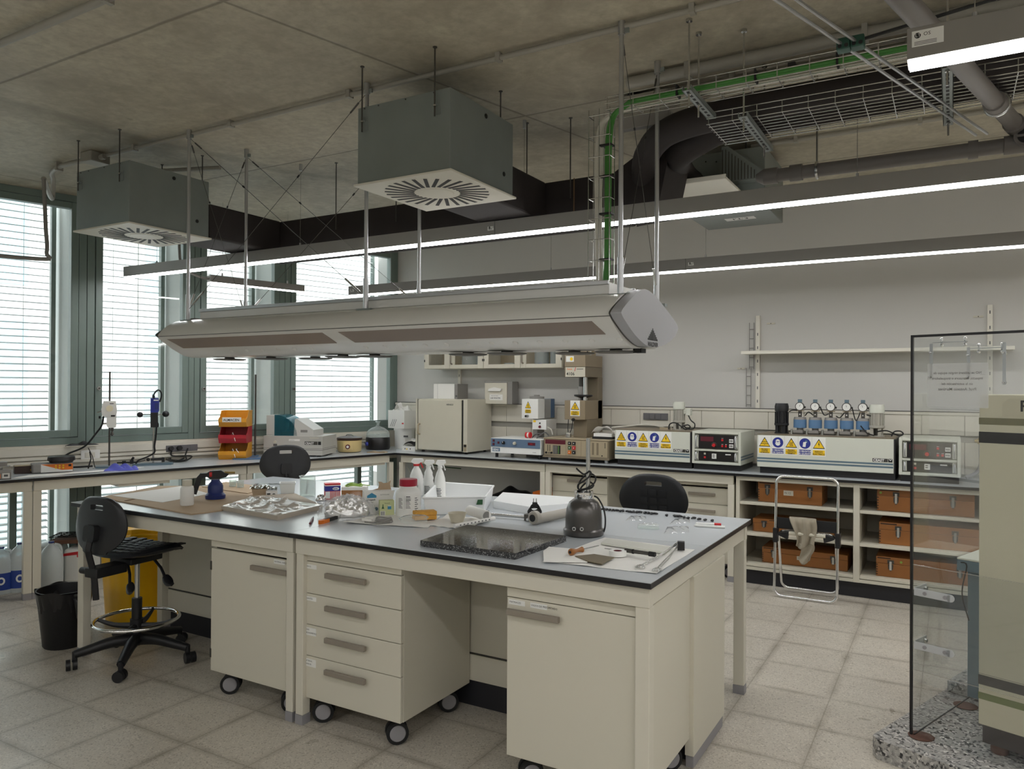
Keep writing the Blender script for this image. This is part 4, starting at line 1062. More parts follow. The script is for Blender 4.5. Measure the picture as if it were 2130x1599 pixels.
b = MB(); b.text('HERAEUS', .021, (.40, -.0188, .50), M_INK, bold=.0006); b.build('maker_name', d_)
b = MB(); b.box(.612, .648, -.011, -.0101, .03, .105, M_BEIGE); b.box(.614, .646, -.0116, -.011, .075, .1, M_PANEL); b.build('rating_plate', t)
feet(t, .05, .6, .06, .42, .022)
t = T('carton_box', 'white carton with grey side standing on top of the oven', 'box', (-4.86, 6.70, ZB + .563))
b = MB(); b.box(0, .27, 0, .2, 0, .16, M_PAPER); b.box(.2702, .3102, .0, .2, .0, .158, M_LAMP); b.box(.05, .052, -.0006, 0, 0, .16, M_LAMP); b.build('body', t)
b = MB(); b.box(.285, .305, -.0006, 0, .02, .04, M_INKG); b.build('print', t)
t = T('paper_dispenser', 'white lab towel dispenser with open flap on the wall rail', 'dispenser', (-4.295, 6.84, 1.4145))
b = MB(); b.box(0, .27, 0, .14, 0, .23, M_CAB); b.box(.271, .33, .01, .14, 0, .235, M_LAMP); b.box(-.003, .272, -.004, .0, .222, .24, M_LAMP); b.build('case', t, bevel=.003)
b = MB(); b.prism([(.05, .135), (.2, .135), (.215, .16), (.12, .175), (.06, .16)], -.02, -.001, M_PAPER, 'y'); b.build('flap', t)
b = MB(); b.box(.06, .22, -.001, -.0002, .04, .1, M_PAPER); b.text('LAB WHATER', .02, (.07, -.0014, .055), M_INK, bold=.0004); b.text('PROTECTION', .014, (.08, -.0014, .08), M_INKG); b.build('label', t)
# blue controller
t = T('control_unit', 'blue and white control unit with red display on the back bench', 'control box', (-3.945, 6.40, ZB))
b = MB(); b.box(0, .558, 0, .40, .045, .19, M_SWHITE); b.box(.556, .5585, .05, .39, .08, .084, M_INKG); b.box(.556, .5585, .05, .39, .095, .099, M_INKG); b.build('housing', t, bevel=.003)
b = MB(); b.box(.004, .552, -.004, -.0003, .105, .186, M_BLUE); b.build('front_panel', t)
M_DKRED = mat('dark_red', '5e1c2a', 0.4)
b = MB()
for x, z in ((.035, .165), (.035, .13), (.09, .147)): b.box(x - .01, x + .01, -.009, -.004, z - .01, z + .01, M_DKRED)
b.build('rocker_switches', t)
for x, M in ((.15, M_INK), (.275, M_CREAM)):
    b = MB(); knob(b, x, .147, .016, M, -.004, .018); b.box(x - .003, x + .001, -.0235, -.022, .147, .161, M_SWHITE); b.build('dial_knob', t)
b = MB(); b.box(.42, .50, -.006, -.004, .133, .16, M_DKRED); b.text('230', .02, (.44, -.0065, .139), M_RED); b.build('display', t)
b = MB(); b.box(.02, .105, -.0012, -.0003, .06, .095, M_BLUE); b.text('GEAS', .028, (.025, -.0016, .067), M_SWHITE, bold=.001); b.text('GmbH', .014, (.47, -.0012, .062), M_INKG); b.build('maker_plate', t)
feet(t, .04, .52, .05, .36, .045)
t = T('cable_reel', 'small red and white reel lying on the blue control unit', 'reel', (-3.60, 6.55, ZB + .191))
b = MB(); b.cyl((-.03, 0, .03), (-.012, 0, .03), .03, M_RED, n=16); b.cyl((-.012, 0, .03), (.008, 0, .03), .024, M_SWHITE, n=16); b.cyl((.008, 0, .03), (.022, 0, .03), .03, M_RED, n=16); b.build('reel', t)
# white tube furnace on column
t = T('tube_furnace', 'small white furnace with heat warning on a column behind the blue unit', 'furnace', (-3.70, 6.62, ZB))
b = MB(); b.box(-.01, .175, -.02, .12, .38, .575, M_SWHITE); b.box(-.008, .173, .121, .26, .382, .573, M_ALU); b.box(-.008, .175, .261, .34, .382, .575, M_MIDBLUE); b.build('furnace_body', t, bevel=.004)
b = MB(); b.lathe([(.075, .575), (.075, .598), (.03, .602), (.03, .615), (0, .615)], M_LAMP, (.085, .12, 0), n=20); b.build('lid', t)
sign(t, 'heat', .025, .428, .075, .135, -.02)
b = MB(); knob(b, .04, .405, .012, M_INK, -.02, .012); knob(b, .06, .405, .014, M_STEEL, -.02, .01); b.build('plug', t)
b = MB(); b.box(.10, .255, .0, .22, .275, .372, M_SWHITE); b.build('switch_box', t, bevel=.003)
b = MB(); knob(b, .185, .338, .008, M_INK, 0, .006); b.build('toggle_switch', t)
b = MB(); knob(b, .185, .302, .014, M_DKRED, 0, .01); b.build('main_switch', t)
b = MB(); b.box(.11, .14, -.0006, -.0001, .345, .366, M_YEL); b.build('yellow_tag', t)
b = MB(); b.box(.08, .13, .05, .2, .0, .38, M_LAMP); b.box(.02, .26, .02, .3, .0, .02, M_LAMP); b.build('column', t, bevel=.003)
b = MB(); b.tube([(.1, 0, .19), (.14, -.03, .22), (.2, -.03, .235), (.24, -.02, .2), (.17, -.04, .19), (.26, -.04, .25), (.3, -.03, .22)], .006, M_INKG, 6, sub=5); b.tube([(.26, .02, .30), (.31, 0, .28), (.33, -.01, .23)], .006, M_CABLE, 6, sub=4); b.build('cable', t)
# taupe tester tower 4106
t = T('melt_tester', 'tall taupe melt flow tester with a 4106 label on the back bench', 'testing machine', (-3.355, 6.40, ZB))
b = MB(); b.box(0, .665, 0, .54, .035, .212, M_TAUPE); b.box(-.006, .671, -.006, .54, .205, .215, M_BEIGE); b.box(-.006, .671, -.008, 0, .03, .05, M_TAUPE); b.build('base_cabinet', t, bevel=.003)
b = MB(); b.box(.012, .652, -.004, -.0003, .055, .2, M_BEIGE); b.box(.018, .23, -.0055, -.004, .158, .198, M_DKRED); b.box(.235, .237, -.005, -.004, .055, .2, M_TAUPE); b.box(.39, .392, -.005, -.004, .055, .2, M_TAUPE); b.box(.44, .442, -.005, -.004, .055, .2, M_TAUPE)
for x in (.5, .545): b.box(x, x + .02, -.0055, -.004, .075, .185, M_TAUPE)
for k in range(5): b.box(.625, .632, -.0055, -.004, .14 + k * .01, .147 + k * .01, M_INK)
b.cyl((.6, -.004, .07), (.6, -.007, .07), .006, M_INK, n=10); b.build('front_panel', t)
M_BTG = mat('button_green', '2f5a38', 0.4)
for x, z, M in ((.275, .172, M_INK), (.32, .172, M_INK), (.275, .13, M_BTG), (.32, .13, M_RED), (.275, .088, M_ORANGE), (.32, .088, M_INK)):
    b = MB(); b.box(x - .015, x + .015, -.016, -.004, z - .015, z + .015, M); b.cyl((x, -.016, z), (x, -.018, z), .005, M_SWHITE, n=8); b.build('push_button', t, bevel=.002)
b = MB(); b.box(.10, .15, -.006, -.004, .065, .145, M_INK); b.box(.155, .178, -.006, -.004, .065, .145, M_INK); b.box(.158, .164, -.0065, -.006, .07, .14, M_GREENC)
for i in range(4):
    for j in range(6): b.box(.103 + i * .011, .111 + i * .011, -.007, -.006, .068 + j * .0125, .078 + j * .0125, M_LAMP)
b.box(.043, .048, -.006, -.004, .09, .15, M_INK); b.box(.065, .07, -.006, -.004, .09, .15, M_INK); knob(b, .03, .075, .01, M_INK, -.004, .012); knob(b, .06, .075, .008, M_STEEL, -.004, .012); knob(b, .085, .075, .01, M_INK, -.004, .012); b.build('keypad', t)
feet(t, .04, .62, .05, .48, .035, .018, M_ALU)
M_TAUPEL = mat('taupe_light', '8f8069', 0.42, var=.03)
X_, Yt = .155, .15
b = MB(); b.box(X_ - .012, X_ + .205, Yt - .002, Yt + .40, .888, 1.0, M_TAUPEL); b.box(X_ - .012, X_ + .205, Yt - .002, Yt + .40, .79, .886, M_TAUPE); b.build('head', t, bevel=.003)
b = MB(); b.box(X_ - .002, X_ + .203, Yt - .0032, Yt - .0022, .792, .884, M_CREAM); b.text('4106', .043, (X_ + .008, Yt - .0036, .806), M_INK, bold=.0006); b.text('Zwick', .022, (X_ + .012, Yt - .0036, .858), M_ORANGE, bold=.0004); b.prism([(X_ + .092, .846), (X_ + .098, .846), (X_ + .108, .882), (X_ + .102, .882)], Yt - .0037, Yt - .0033, M_RED, 'y'); b.box(X_ + .115, X_ + .185, Yt - .0036, Yt - .0033, .863, .868, M_INK); b.build('name_plate', t)
b = MB(); b.box(X_ + .002, X_ + .085, Yt - .0028, Yt - .0021, .935, .99, M_SWHITE); b.cyl((X_ + .06, Yt - .0028, .962), (X_ + .06, Yt - .0036, .962), .016, M_YEL, n=16); b.build('inspection_sticker', t)
b = MB(); b.box(X_ - .012, X_ + .205, Yt - .002, Yt + .40, .385, .568, M_TAUPEL); b.build('heating_block', t, bevel=.004)
sign(t, 'heat', X_ + .05, .42, .10, .148, Yt - .002)
b = MB(); b.box(X_ + .09, X_ + .205, Yt + .30, Yt + .41, .22, .79, M_TAUPE); b.box(X_ + .06, X_ + .20, Yt + .05, Yt + .3, .215, .385, M_TAUPE); b.build('column', t, bevel=.004)
b = MB(); b.cyl((X_ + .165, Yt + .08, .57), (X_ + .165, Yt + .08, .79), .016, M_CHROME, n=14); b.build('guide_rod', t)
b = MB(); b.cyl((X_ + .05, Yt + .25, .57), (X_ + .05, Yt + .25, .79), .01, M_STEEL, n=12); b.build('guide_rod', t)
b = MB(); b.cyl((X_ + .11, Yt + .12, .62), (X_ + .11, Yt + .12, .70), .034, M_LAMP, n=18); b.cyl((X_ + .11, Yt + .12, .70), (X_ + .11, Yt + .12, .79), .02, M_DKSTEEL, n=16); b.build('piston_weight', t)
b = MB(); b.lathe([(.03, .57), (.03, .59), (.09, .607), (.09, .622), (.02, .625)], M_PANEL, (X_ + .13, Yt + .12, 0), n=24); b.build('weight_plate', t)
b = MB(); knob(b, X_ + .085, .385, .016, M_INK, Yt - .002, .02); b.tube([(X_ + .085, Yt - .02, .38), (X_ + .075, Yt - .02, .3), (X_ + .05, Yt - .02, .25)], .004, M_INK, 6); b.tube([(X_ + .03, Yt, .385), (X_ + .03, Yt - .01, .3), (X_ + .04, Yt - .02, .24)], .004, M_INK, 6); b.build('plug', t)
b = MB(); b.cyl((X_ + .045, Yt - .03, .218), (X_ + .045, Yt - .03, .25), .028, M_STEEL, n=16); b.cyl((X_ + .045, Yt - .03, .25), (X_ + .045, Yt - .03, .262), .02, M_CABLE, n=12); b.build('sample_pan', t)
b = MB(); b.cyl((X_ + .02, Yt + .1, 1.0), (X_ + .02, Yt + .1, 1.16), .012, M_STEEL, n=10); b.cyl((X_ + .17, Yt + .12, 1.0), (X_ + .17, Yt + .12, 1.16), .006, M_INK, n=8); b.cyl((X_ + .19, Yt + .15, 1.0), (X_ + .19, Yt + .15, 1.15), .01, M_CABLE, n=8); b.box(X_ + .05, X_ + .16, Yt + .2, Yt + .34, 1.0, 1.14, M_BEIGE); b.build('top_rods', t)
t = T('paper_stack', 'crumpled papers lying on the right of the taupe tester base', 'papers', (-2.80, 6.60, ZB + .2165))
b = MB(); b.box(-.10, .10, -.1, .12, 0, .02, M_INK); b.box(-.09, .09, -.09, .1, .0205, .05, M_PAPER)
b.surf(lambda u, v: (-.12 + u * .22, -.07 + v * .14, .052 + .07 * sin(pi * u) * (1 - .5 * v) + .012 * sin(9 * u + 5 * v)), 10, 6, M_PAPER, both=.002); b.build('sheets', t)

# grey-green machines
def ceast(name, label, x, w, y, signs_x, extra=None):
    t = T(name, label, 'testing machine', (x, y, ZB))
    b = MB(); b.box(0, w, 0, .46, .052, .312, M_CEAST); b.box(w - .012, w + .002, -.0008, .46, .052, .312, M_EDGE); b.build('housing', t, bevel=.004)
    b = MB(); b.box(.0, w, .0, .47, .3125, .318, M_TAUPE); b.build('top_plate', t, bevel=.002)
    b = MB(); b.box(.02, w, .02, .44, 0, .0515, M_EDGE); b.build('plinth', t)
    b = MB(); b.box(0, w - .013, -.0006, -.0001, .115, .129, M_STRIPE); b.box(0, w - .013, -.0006, -.0001, .092, .106, M_STRIPE); b.build('stripes', t)
    for i, k in enumerate(('cut', 'eye', 'heat', 'glove', 'volt')): sign(t, k, signs_x + i * .1035, .157, .1, .15, -.0002)
    b = MB(); b.box(w - .155, w - .05, -.0012, -.0003, .137, .163, M_DKSTEEL); b.text('CEAST', .026, (w - .15, -.0018, .141), M_SWHITE, bold=.0008); b.box(w - .047, w - .018, -.0012, -.0003, .137, .163, M_INK); b.prism([(w - .044, .16), (w - .032, .148), (w - .02, .16), (w - .026, .16), (w - .032, .154), (w - .038, .16)], -.0018, -.0013, M_SWHITE, 'y'); b.build('maker_plate', t)
    return t
t = ceast('impact_tester', 'grey green machine with safety signs left of the rack with red knobs', -2.633, .70, 6.40, .012)
def motor(par, x, y, z, r, h, M, fins=14, head=None):
    head = head or M
    b = MB(); b.cyl((x, y, z + .07), (x, y, z + h * .74), r * .86, M, n=20)
    for k in range(fins):
        a = 2 * pi * k / fins; Rm = Matrix.Translation((x, y, 0)) @ Matrix.Rotation(a, 4, 'Z'); b.box(r * .8, r, -.004, .004, z + .085, z + h * .72, M, Rm)
    b.lathe([(r, z + h * .74), (r * 1.02, z + h * .9), (r * .9, z + h), (0, z + h)], head, (x, y, 0), n=20)
    b.lathe([(r * .95, z + .065), (r * 1.05, z + .07), (r * 1.05, z + .085), (r * .9, z + .09)], M, (x, y, 0), n=20)
    for k in range(4):
        a = pi / 2 * k + .6; b.box(x + r * .72 * cos(a) - .012, x + r * .72 * cos(a) + .012, y + r * .72 * sin(a) - .012, y + r * .72 * sin(a) + .012, z, z + .07, M)
    b.cyl((x, y, z), (x, y, z + .07), r * .3, M_DKSTEEL, n=12); b.cyl((x, y, z), (x, y, z + .008), r * 1.05, M, n=20)
    return b.build('motor', par)
M_MOTG = mat('motor_grey', 'b0ada3', .45, .2)
motor(t, .53, .2, .318, .052, .25, M_MOTG, head=M_CEAST)
b = MB(); b.box(.60, .64, .17, .23, .45, .51, M_CEAST); b.box(.575, .6, .18, .22, .46, .5, M_CEAST)
b.build('terminal_box', t, bevel=.004)
b = MB(); b.tube([(.62, .18, .45), (.66, .12, .41), (.70, .1, .38), (.69, .1, .34), (.64, .1, .335), (.6, .1, .36), (.58, .1, .34)], .0055, M_INK, 8, sub=5); b.tube([(.46, .12, .325), (.47, .12, .37), (.52, .11, .385), (.58, .1, .355), (.62, .1, .33), (.66, .1, .35), (.64, .1, .37), (.6, .1, .36)], .0055, M_INK, 8, sub=5); b.build('cable', t)
b = MB(); b.tube([(-.06, .1, .315), (-.04, .06, .33), (.1, .1, .345), (.24, .14, .36), (.36, .18, .345), (.40, .2, .33)], .006, M_CABLE, 8, sub=5); b.box(.36, .44, .17, .21, .3185, .337, M_BEIGE); b.box(.47, .476, .15, .156, .3185, .345, M_CABLE); b.build('sensor_cable', t)
def rack(label, x, y, w, z0=.05, z1=.325):
    t = T('control_rack', label, 'control box', (x, y, ZB))
    b = MB()
    b.box(0, .022, 0, .5, z0, z1, M_CEAST); b.box(w - .022, w, 0, .5, z0, z1, M_CEAST); b.box(.022, w - .022, 0, .5, z1 - .02, z1, M_CEAST); b.box(.022, w - .022, 0, .5, z0, z0 + .022, M_CEAST); b.box(.022, w - .022, 0, .03, z0 + .108, z0 + .124, M_CEAST); b.box(.022, w - .022, .04, .5, z0 + .022, z1 - .02, M_CEAST)
    b.build('case', t, bevel=.002)
    b = MB(); b.box(.01, w - .01, .02, .48, 0, z0 - .0005, M_EDGE); b.build('plinth', t)
    b = MB(); b.box(w, w + .0006, .0, .46, .088, .103, M_STRIPE); b.box(w, w + .0006, .0, .46, .11, .125, M_STRIPE); b.build('stripes', t)
    za, zb = z0 + .13, z1 - .03
    b = MB(); b.box(.05, w - .05, .012, .02, za, zb, M_PANEL); b.box(.05 + .02, .05 + .13, .0105, .012, zb - .055, zb - .015, M_DKRED); p_ = b.build('upper_panel', t)
    b = MB(); b.cyl((.185, .012, za + .03), (.185, -.008, za + .03), .015, M_RED, .013, n=18)
    for k in range(11): a = pi * (-.1 + 1.2 * k / 10); b.box(.185 + .022 * cos(a) - .001, .185 + .022 * cos(a) + .001, .0108, .0119, za + .03 + .022 * sin(a) - .001, za + .03 + .022 * sin(a) + .001, M_SWHITE)
    b.build('red_knob', p_)
    for x_, z_ in ((.255, za + .075), (.255, za + .025), (.285, za + .025)):
        b = MB(); b.box(x_ - .008, x_ + .008, .004, .012, z_ - .008, z_ + .008, M_RED); b.box(x_ - .008, x_ + .008, .0112, .0119, z_ + .013, z_ + .0155, M_SWHITE); b.build('red_button', p_)
    for z_ in (za + .012, za + .055):
        b = MB(); b.box(w - .098, w - .064, .006, .012, z_, z_ + .03, M_SWHITE)
        for q in range(3): b.box(w - .094 + q * .009, w - .088 + q * .009, .0052, .006, z_ + .008, z_ + .022, M_INKG)
        b.build('counter', p_)
    zc, zd = z0 + .028, z0 + .103
    b = MB(); b.box(.05, w - .05, .012, .02, zc, zd, M_PANEL); q_ = b.build('lower_panel', t)
    b = MB(); b.box(.10, .115, .006, .012, zc + .05, zc + .065, M_CREAM); b.build('indicator', q_)
    b = MB(); b.box(.10, .116, .004, .012, zc + .018, zc + .034, M_RED); b.build('red_switch', q_)
    b = MB(); b.box(.168, .205, .006, .012, zc + .018, zc + .06, M_SWHITE); b.box(.175, .192, .0052, .006, zc + .03, zc + .036, M_INK); b.box(.175, .192, .0052, .006, zc + .045, zc + .051, M_INK); b.build('breaker', q_)
    b = MB(); b.box(w - .13, w - .085, .0112, .0119, zc + .052, zc + .062, M_SWHITE); b.build('label', q_)
    for x_ in (.04, w - .04):
        for zz, ze in ((za + .01, zb - .01), (zc + .008, zd - .008)):
            b = MB(); b.tube([(x_, .02, zz), (x_, -.022, zz + .004), (x_, -.026, zz + .012), (x_, -.026, ze - .012), (x_, -.022, ze - .004), (x_, .02, ze)], .007, M_ALU, 8); b.box(x_ - .012, x_ + .012, .01, .021, zz - .008, ze + .008, M_CEAST); b.build('grab_handle', t)
    return t
rack('grey rack with two black panels and red knob, clear of the screen', -1.925, 6.40, .41)
t = ceast('impact_tester', 'wide grey green machine with five dial gauges standing on top', -1.384, 1.012, 6.40, .01)
motor(t, .155, .2, .318, .055, .25, M_BLACK)
motor(t, .87, .2, .318, .056, .25, M_MOTG, head=M_CEAST)
M_GBLUE = mat('gauge_blue', '5b7ea3', .4)
for k in range(5):
    x = .30 + k * .118; y = .2
    b = MB(); b.cyl((x, y, .318), (x, y, .375), .026, M_LAMP, n=14); b.box(x - .05, x + .035, y - .05, y + .05, .318, .332, M_DKSTEEL); b.box(x - .045, x + .03, y - .056, y - .05, .33, .352, M_LAMP); b.cyl((x - .058, y - .045, .318), (x - .058, y - .045, .36), .008, M_STEEL, n=8); st = b.build('station', t)
    b = MB(); b.cyl((x, y, .37), (x, y, .437), .051, M_GBLUE, n=28); b.build('blue_drum', st)
    b = MB(); b.cyl((x, y, .4375), (x, y, .457), .05, M_LAMP, .046, n=24); b.box(x - .013, x + .013, y - .012, y + .012, .457, .51, M_DKSTEEL); b.cyl((x, y - .0125, .48), (x, y - .014, .48), .005, M_SWHITE, n=8); b.box(x - .03, x + .03, y - .015, y + .015, .505, .513, M_BEIGE); b.build('cap', st)
    b = MB(); b.cyl((x, y - .005, .545), (x, y - .028, .545), .035, M_DKSTEEL, n=24); b.cyl((x, y - .0281, .545), (x, y - .0295, .545), .029, M_SWHITE, n=24); b.prism([(x - .002, .545), (x + .002, .545), (x + .008 - k * .004, .567)], -.0005 + y - .0297, y - .0297, M_INK, 'y'); b.cyl((x + .033, y - .015, .54), (x + .044, y - .015, .537), .008, M_INK, n=8); b.box(x - .015, x + .015, y - .02, y + .005, .575, .603, M_STRIPE); b.build('dial_gauge', st)
b = MB()
for k in range(4):
    x = .30 + k * .118; b.tube([(x + .04, .2, .535 if k % 2 else .47), (x + .07, .17, .50 - .02 * k), (x + .10, .2, .475 + .012 * k)], .0045, M_INK, 6, sub=5)
b.tube([(.215, .2, .5), (.24, .18, .512), (.28, .18, .513)], .0045, M_INK, 6, sub=4); b.tube([(.80, .19, .485), (.84, .17, .478), (.87, .2, .475)], .005, M_INK, 6, sub=4); b.tube([(.76, .15, .40), (.81, .12, .345), (.86, .12, .33)], .005, M_INK, 6, sub=4)
b.tube([(.88, .12, .36), (.95, .1, .37), (1.03, .1, .335), (1.06, .1, .35), (1.04, .1, .37), (1.0, .1, .365), (.98, .1, .33)], .005, M_INK, 6, sub=5); b.build('cable', t)
rack('grey rack with red knob standing behind the clear screen', -.347, 6.40, .40)
# wall fittings above the bench
def upright(label, x, z0, z1, ladders):
    t = T('shelf_upright', label, 'shelf support', (x, YW, z0), 0, 'slotted white uprights on the back wall')
    b = MB(); b.box(-.018, .018, -.03, -.001, 0, z1 - z0, M_WHITE)
    b.build('post', t, bevel=.002)
    b = MB()
    for k in range(int((z1 - z0) / .12)): b.box(-.004, .004, -.0306, -.03, .05 + k * .12, .075 + k * .12, M_INKG)
    b.build('slots', t)
    for dx, a, c in ladders:
        b = MB(); d0 = -.034
        for q in (0, .04): b.tube([(dx + q, -.02, a), (dx + q, -.02, c)], .0035, M_LAMP, 6)
        z = a + .02
        while z < c: b.tube([(dx, -.02, z), (dx + .04, -.02, z)], .0035, M_LAMP, 6); z += .085
        b.build('ladder_strip', t)
    return t
upright('white slotted upright at the left end of the wall shelf', -1.515, 1.4145, 2.245, ((-.075, .35, .77), (-.10, .01, .36)))
upright('white slotted upright at the right end of the wall shelf', .252, 1.4145, 2.255, ())
upright('white slotted upright behind the taupe melt flow tester', -3.20, 1.4145, 2.2, ((-.08, .0, .5),))
upright('white slotted upright under the left part of the wall cabinets', -4.74, 1.4145, 1.783, ())
b = MB(); b.box(-1.60, .40, 6.75, YW - .032, 1.893, 1.915, M_WHITE)
b.box(-1.6, .4, 6.745, 6.75, 1.889, 1.917, M_WHITE)
tag(b.build('wall_shelf', bevel=.002), 'long empty white shelf on the back wall above the gauges', 'shelf')
for nm, x, z in (('two', -1.44, 2.165), ('three', .14, 2.16), ('one', -1.70, 1.765)):
    b = MB(); b.box(x, x + .07, YW - .012, YW - .001, z, z + .014, M_CREAM); b.cyl((x + .035, YW - .012, z + .007), (x + .035, YW - .014, z + .007), .004, M_INK, n=8)
    tag(b.build('wall_bracket'), {'two': 'small fixing plate right of the left shelf upright', 'three': 'small fixing plate left of the right shelf upright', 'one': 'small fixing plate low left of the left shelf upright'}[nm], 'bracket', 'small fixing plates on the wall')
# wall cabinets with glass doors
def wcab(label, x0, doors, contents):
    w = doors[-1][1] - x0
    t = T('wall_cabinet', label, 'cabinet', (x0, 6.71, 1.785), 0, 'white wall cabinets with glass doors')
    hh = .62; d = .3285
    b = MB(); b.box(0, .018, .02, d, 0, hh, M_CAB); b.box(w - .018, w, .02, d, 0, hh, M_CAB); b.box(.018, w - .018, .02, d, 0, .018, M_CAB); b.box(.018, w - .018, .02, d, hh - .018, hh, M_CAB); b.box(.018, w - .018, d - .01, d, .018, hh - .018, M_BEIGE); b.box(.018, w - .018, .03, d - .01, .3, .315, M_CAB)
    b.build('carcass', t, bevel=.0015)
    for a, c, hs in doors:
        a -= x0; c -= x0
        b = MB(); ring(b, a + .002, c - .002, .002, hh - .002, a + .062, c - .07, .042, hh - .06, 0, .018, M_CAB); dd = b.build('door', t, bevel=.002)
        b = MB(); b.box(a + .0615, c - .0695, .008, .012, .0415, hh - .0595, M_GLASS); b.build('glass', dd)
        if hs is not None:
            hx = a + .03
            b = MB(); b.tube([(hx, 0, .05), (hx, -.028, .055), (hx, -.03, .075), (hx, -.03, .25), (hx, -.028, .27), (hx, 0, .275)], .008, M_HANDLE, 8); b.build('handle', dd)
        b = MB(); q = c - .012 if hs is not None else a + .004
        b.box(q, q + .01, -.004, -.0002, .075, .1, M_INK); b.build('hinge', dd)
    return t
wcab('white wall cabinet with glass doors nearer the window', -5.0, ((-5.0, -4.66, None), (-4.66, -4.235, 1)), ())
wcab('white wall cabinet with glass doors beside the tester', -4.234, ((-4.234, -3.79, None), (-3.79, -3.322, 1)), ())
def glassware(nm, label, x, y, prof, M=M_GLASSW, grp='glassware in the wall cabinets'):
    b = MB(); b.lathe(prof, M, (x, y, 1.8035), n=20); tag(b.build(nm), label, 'glassware', grp)
glassware('bell_jar', 'domed glass bell jar in the left wall cabinet', -4.50, 6.86, [(.0, 0), (.085, .001), (.085, .13), (.07, .18), (.03, .21), (.012, .22), (.012, .24), (0, .245)])
glassware('glass_cylinder', 'tall narrow glass cylinder next to the bell jar', -4.36, 6.87, [(0, 0), (.05, .001), (.05, .25), (.046, .25), (.046, .01), (0, .01)])
glassware('glass_cylinder', 'left of two large glass jars in the right wall cabinet', -3.63, 6.87, [(0, 0), (.075, .001), (.075, .27), (.07, .27), (.07, .03), (0, .03)])
glassware('glass_cylinder', 'right of two large glass jars in the right wall cabinet', -3.46, 6.88, [(0, 0), (.07, .001), (.07, .25), (.066, .25), (.066, .01), (0, .01)])
glassware('blue_dish', 'dark blue dish at the bottom of the right wall cabinet', -3.60, 6.772, [(0, 0), (.02, .0), (.022, .03), (.0, .03)], M_NAVY)
glassware('glass_dish', 'shallow glass dish in the middle of the wall cabinets', -3.98, 6.86, [(0, 0), (.07, .001), (.08, .04), (.076, .04), (.066, .006), (0, .006)])
M_SOCK = mat('socket_grey', '6a686a', .5)
t = T('power_socket', 'row of four grey sockets on the back upstand above papers', 'socket', (-2.58, YW - .0505, 1.285))
b = MB(); b.box(0, .245, -.012, 0, 0, .065, M_SOCK); b.build('plate', t, bevel=.003)
for k in range(4):
    b = MB(); b.box(.008 + k * .059, .058 + k * .059, -.02 if k in (1, 2) else -.014, -.012, .008, .057, M_SOCK if k in (1, 2) else M_SOCK); b.build('outlet', t, bevel=.003)
for lab, px, z in (('small brass gas tap on the bench left of the gauges', -1.36, .99), ):
    t = T('gas_tap', lab, 'tap', (px + .06, YW - .055, 1.22)); b = MB(); b.cyl((0, 0, 0), (0, -.05, 0), .02, mat('brass', '9a8450', .35, .7), n=12); b.cyl((.0, -.02, -.01), (.04, -.02, .0), .012, M_BEIGE, n=10); b.build('valve', t)
t = T('gas_tap', 'brass tap with grey hose on the upstand behind the screen', 'tap', (.19, YW - .055, 1.19))
b = MB(); b.cyl((0, 0, 0), (0, -.06, 0), .028, mat('brass', '9a8450', .35, .7), n=14); b.cyl((-.04, -.05, 0), (.04, -.05, 0), .014, mat('brass', '9a8450', .35, .7), n=10); b.build('valve', t)
b = MB(); b.tube([(0, -.05, -.02), (0, -.06, -.1), (0, -.07, -.18), (-.03, -.12, -.24), (-.1, -.16, -.275)], .014, M_GREYWH, 10, sub=5); b.build('hose', t)
# things under the back bench
t = T('plastic_crate', 'orange plastic crate half hidden under the back bench', 'crate', (-3.58, 6.6, 0))
b = MB(); b.prism([(0, 0), (.24, 0), (.26, .55), (.13, .60), (.0, .56)], 0, .28, M_ORANGE, 'y'); b.build('body', t, bevel=.02)
b = MB(); b.box(.19, .23, -.012, -.001, .42, .5, M_BEIGE); b.build('tag', t)
t = T('equipment_pile', 'dark bag heaped on a grey box under the back bench', 'bag', (-4.12, 6.62, 0))
b = MB(); b.box(0, .42, 0, .3, 0, .46, M_LAMP); b.build('box', t, bevel=.01)
b = MB(); b.surf(lambda u, v: (.0 + u * .46, -.03 + v * .33, .465 + .1 * sin(pi * u) ** .8 * sin(pi * v) + .02 * sin(12 * u + 6 * v) * sin(pi * u)), 22, 14, M_BLACK, both=.003); b.build('bag', t)
b = MB(); b.tube([(-5.0, 6.6, .83), (-4.95, 6.8, .74), (-4.85, 6.95, .70), (-4.7, 7.0, .69)], .006, M_BTG, 6, sub=5); tag(b.build('green_hose'), 'thin green hose under the corner of the benches', 'hose')
b = MB(); b.tube([(-5.0, 6.38, .80), (-4.96, 6.5, .6), (-4.86, 6.6, .45), (-4.7, 6.7, .4)], .004, M_CABLE, 6, sub=5); tag(b.build('white_wire'), 'thin white wire hanging at the bench corner', 'wire')
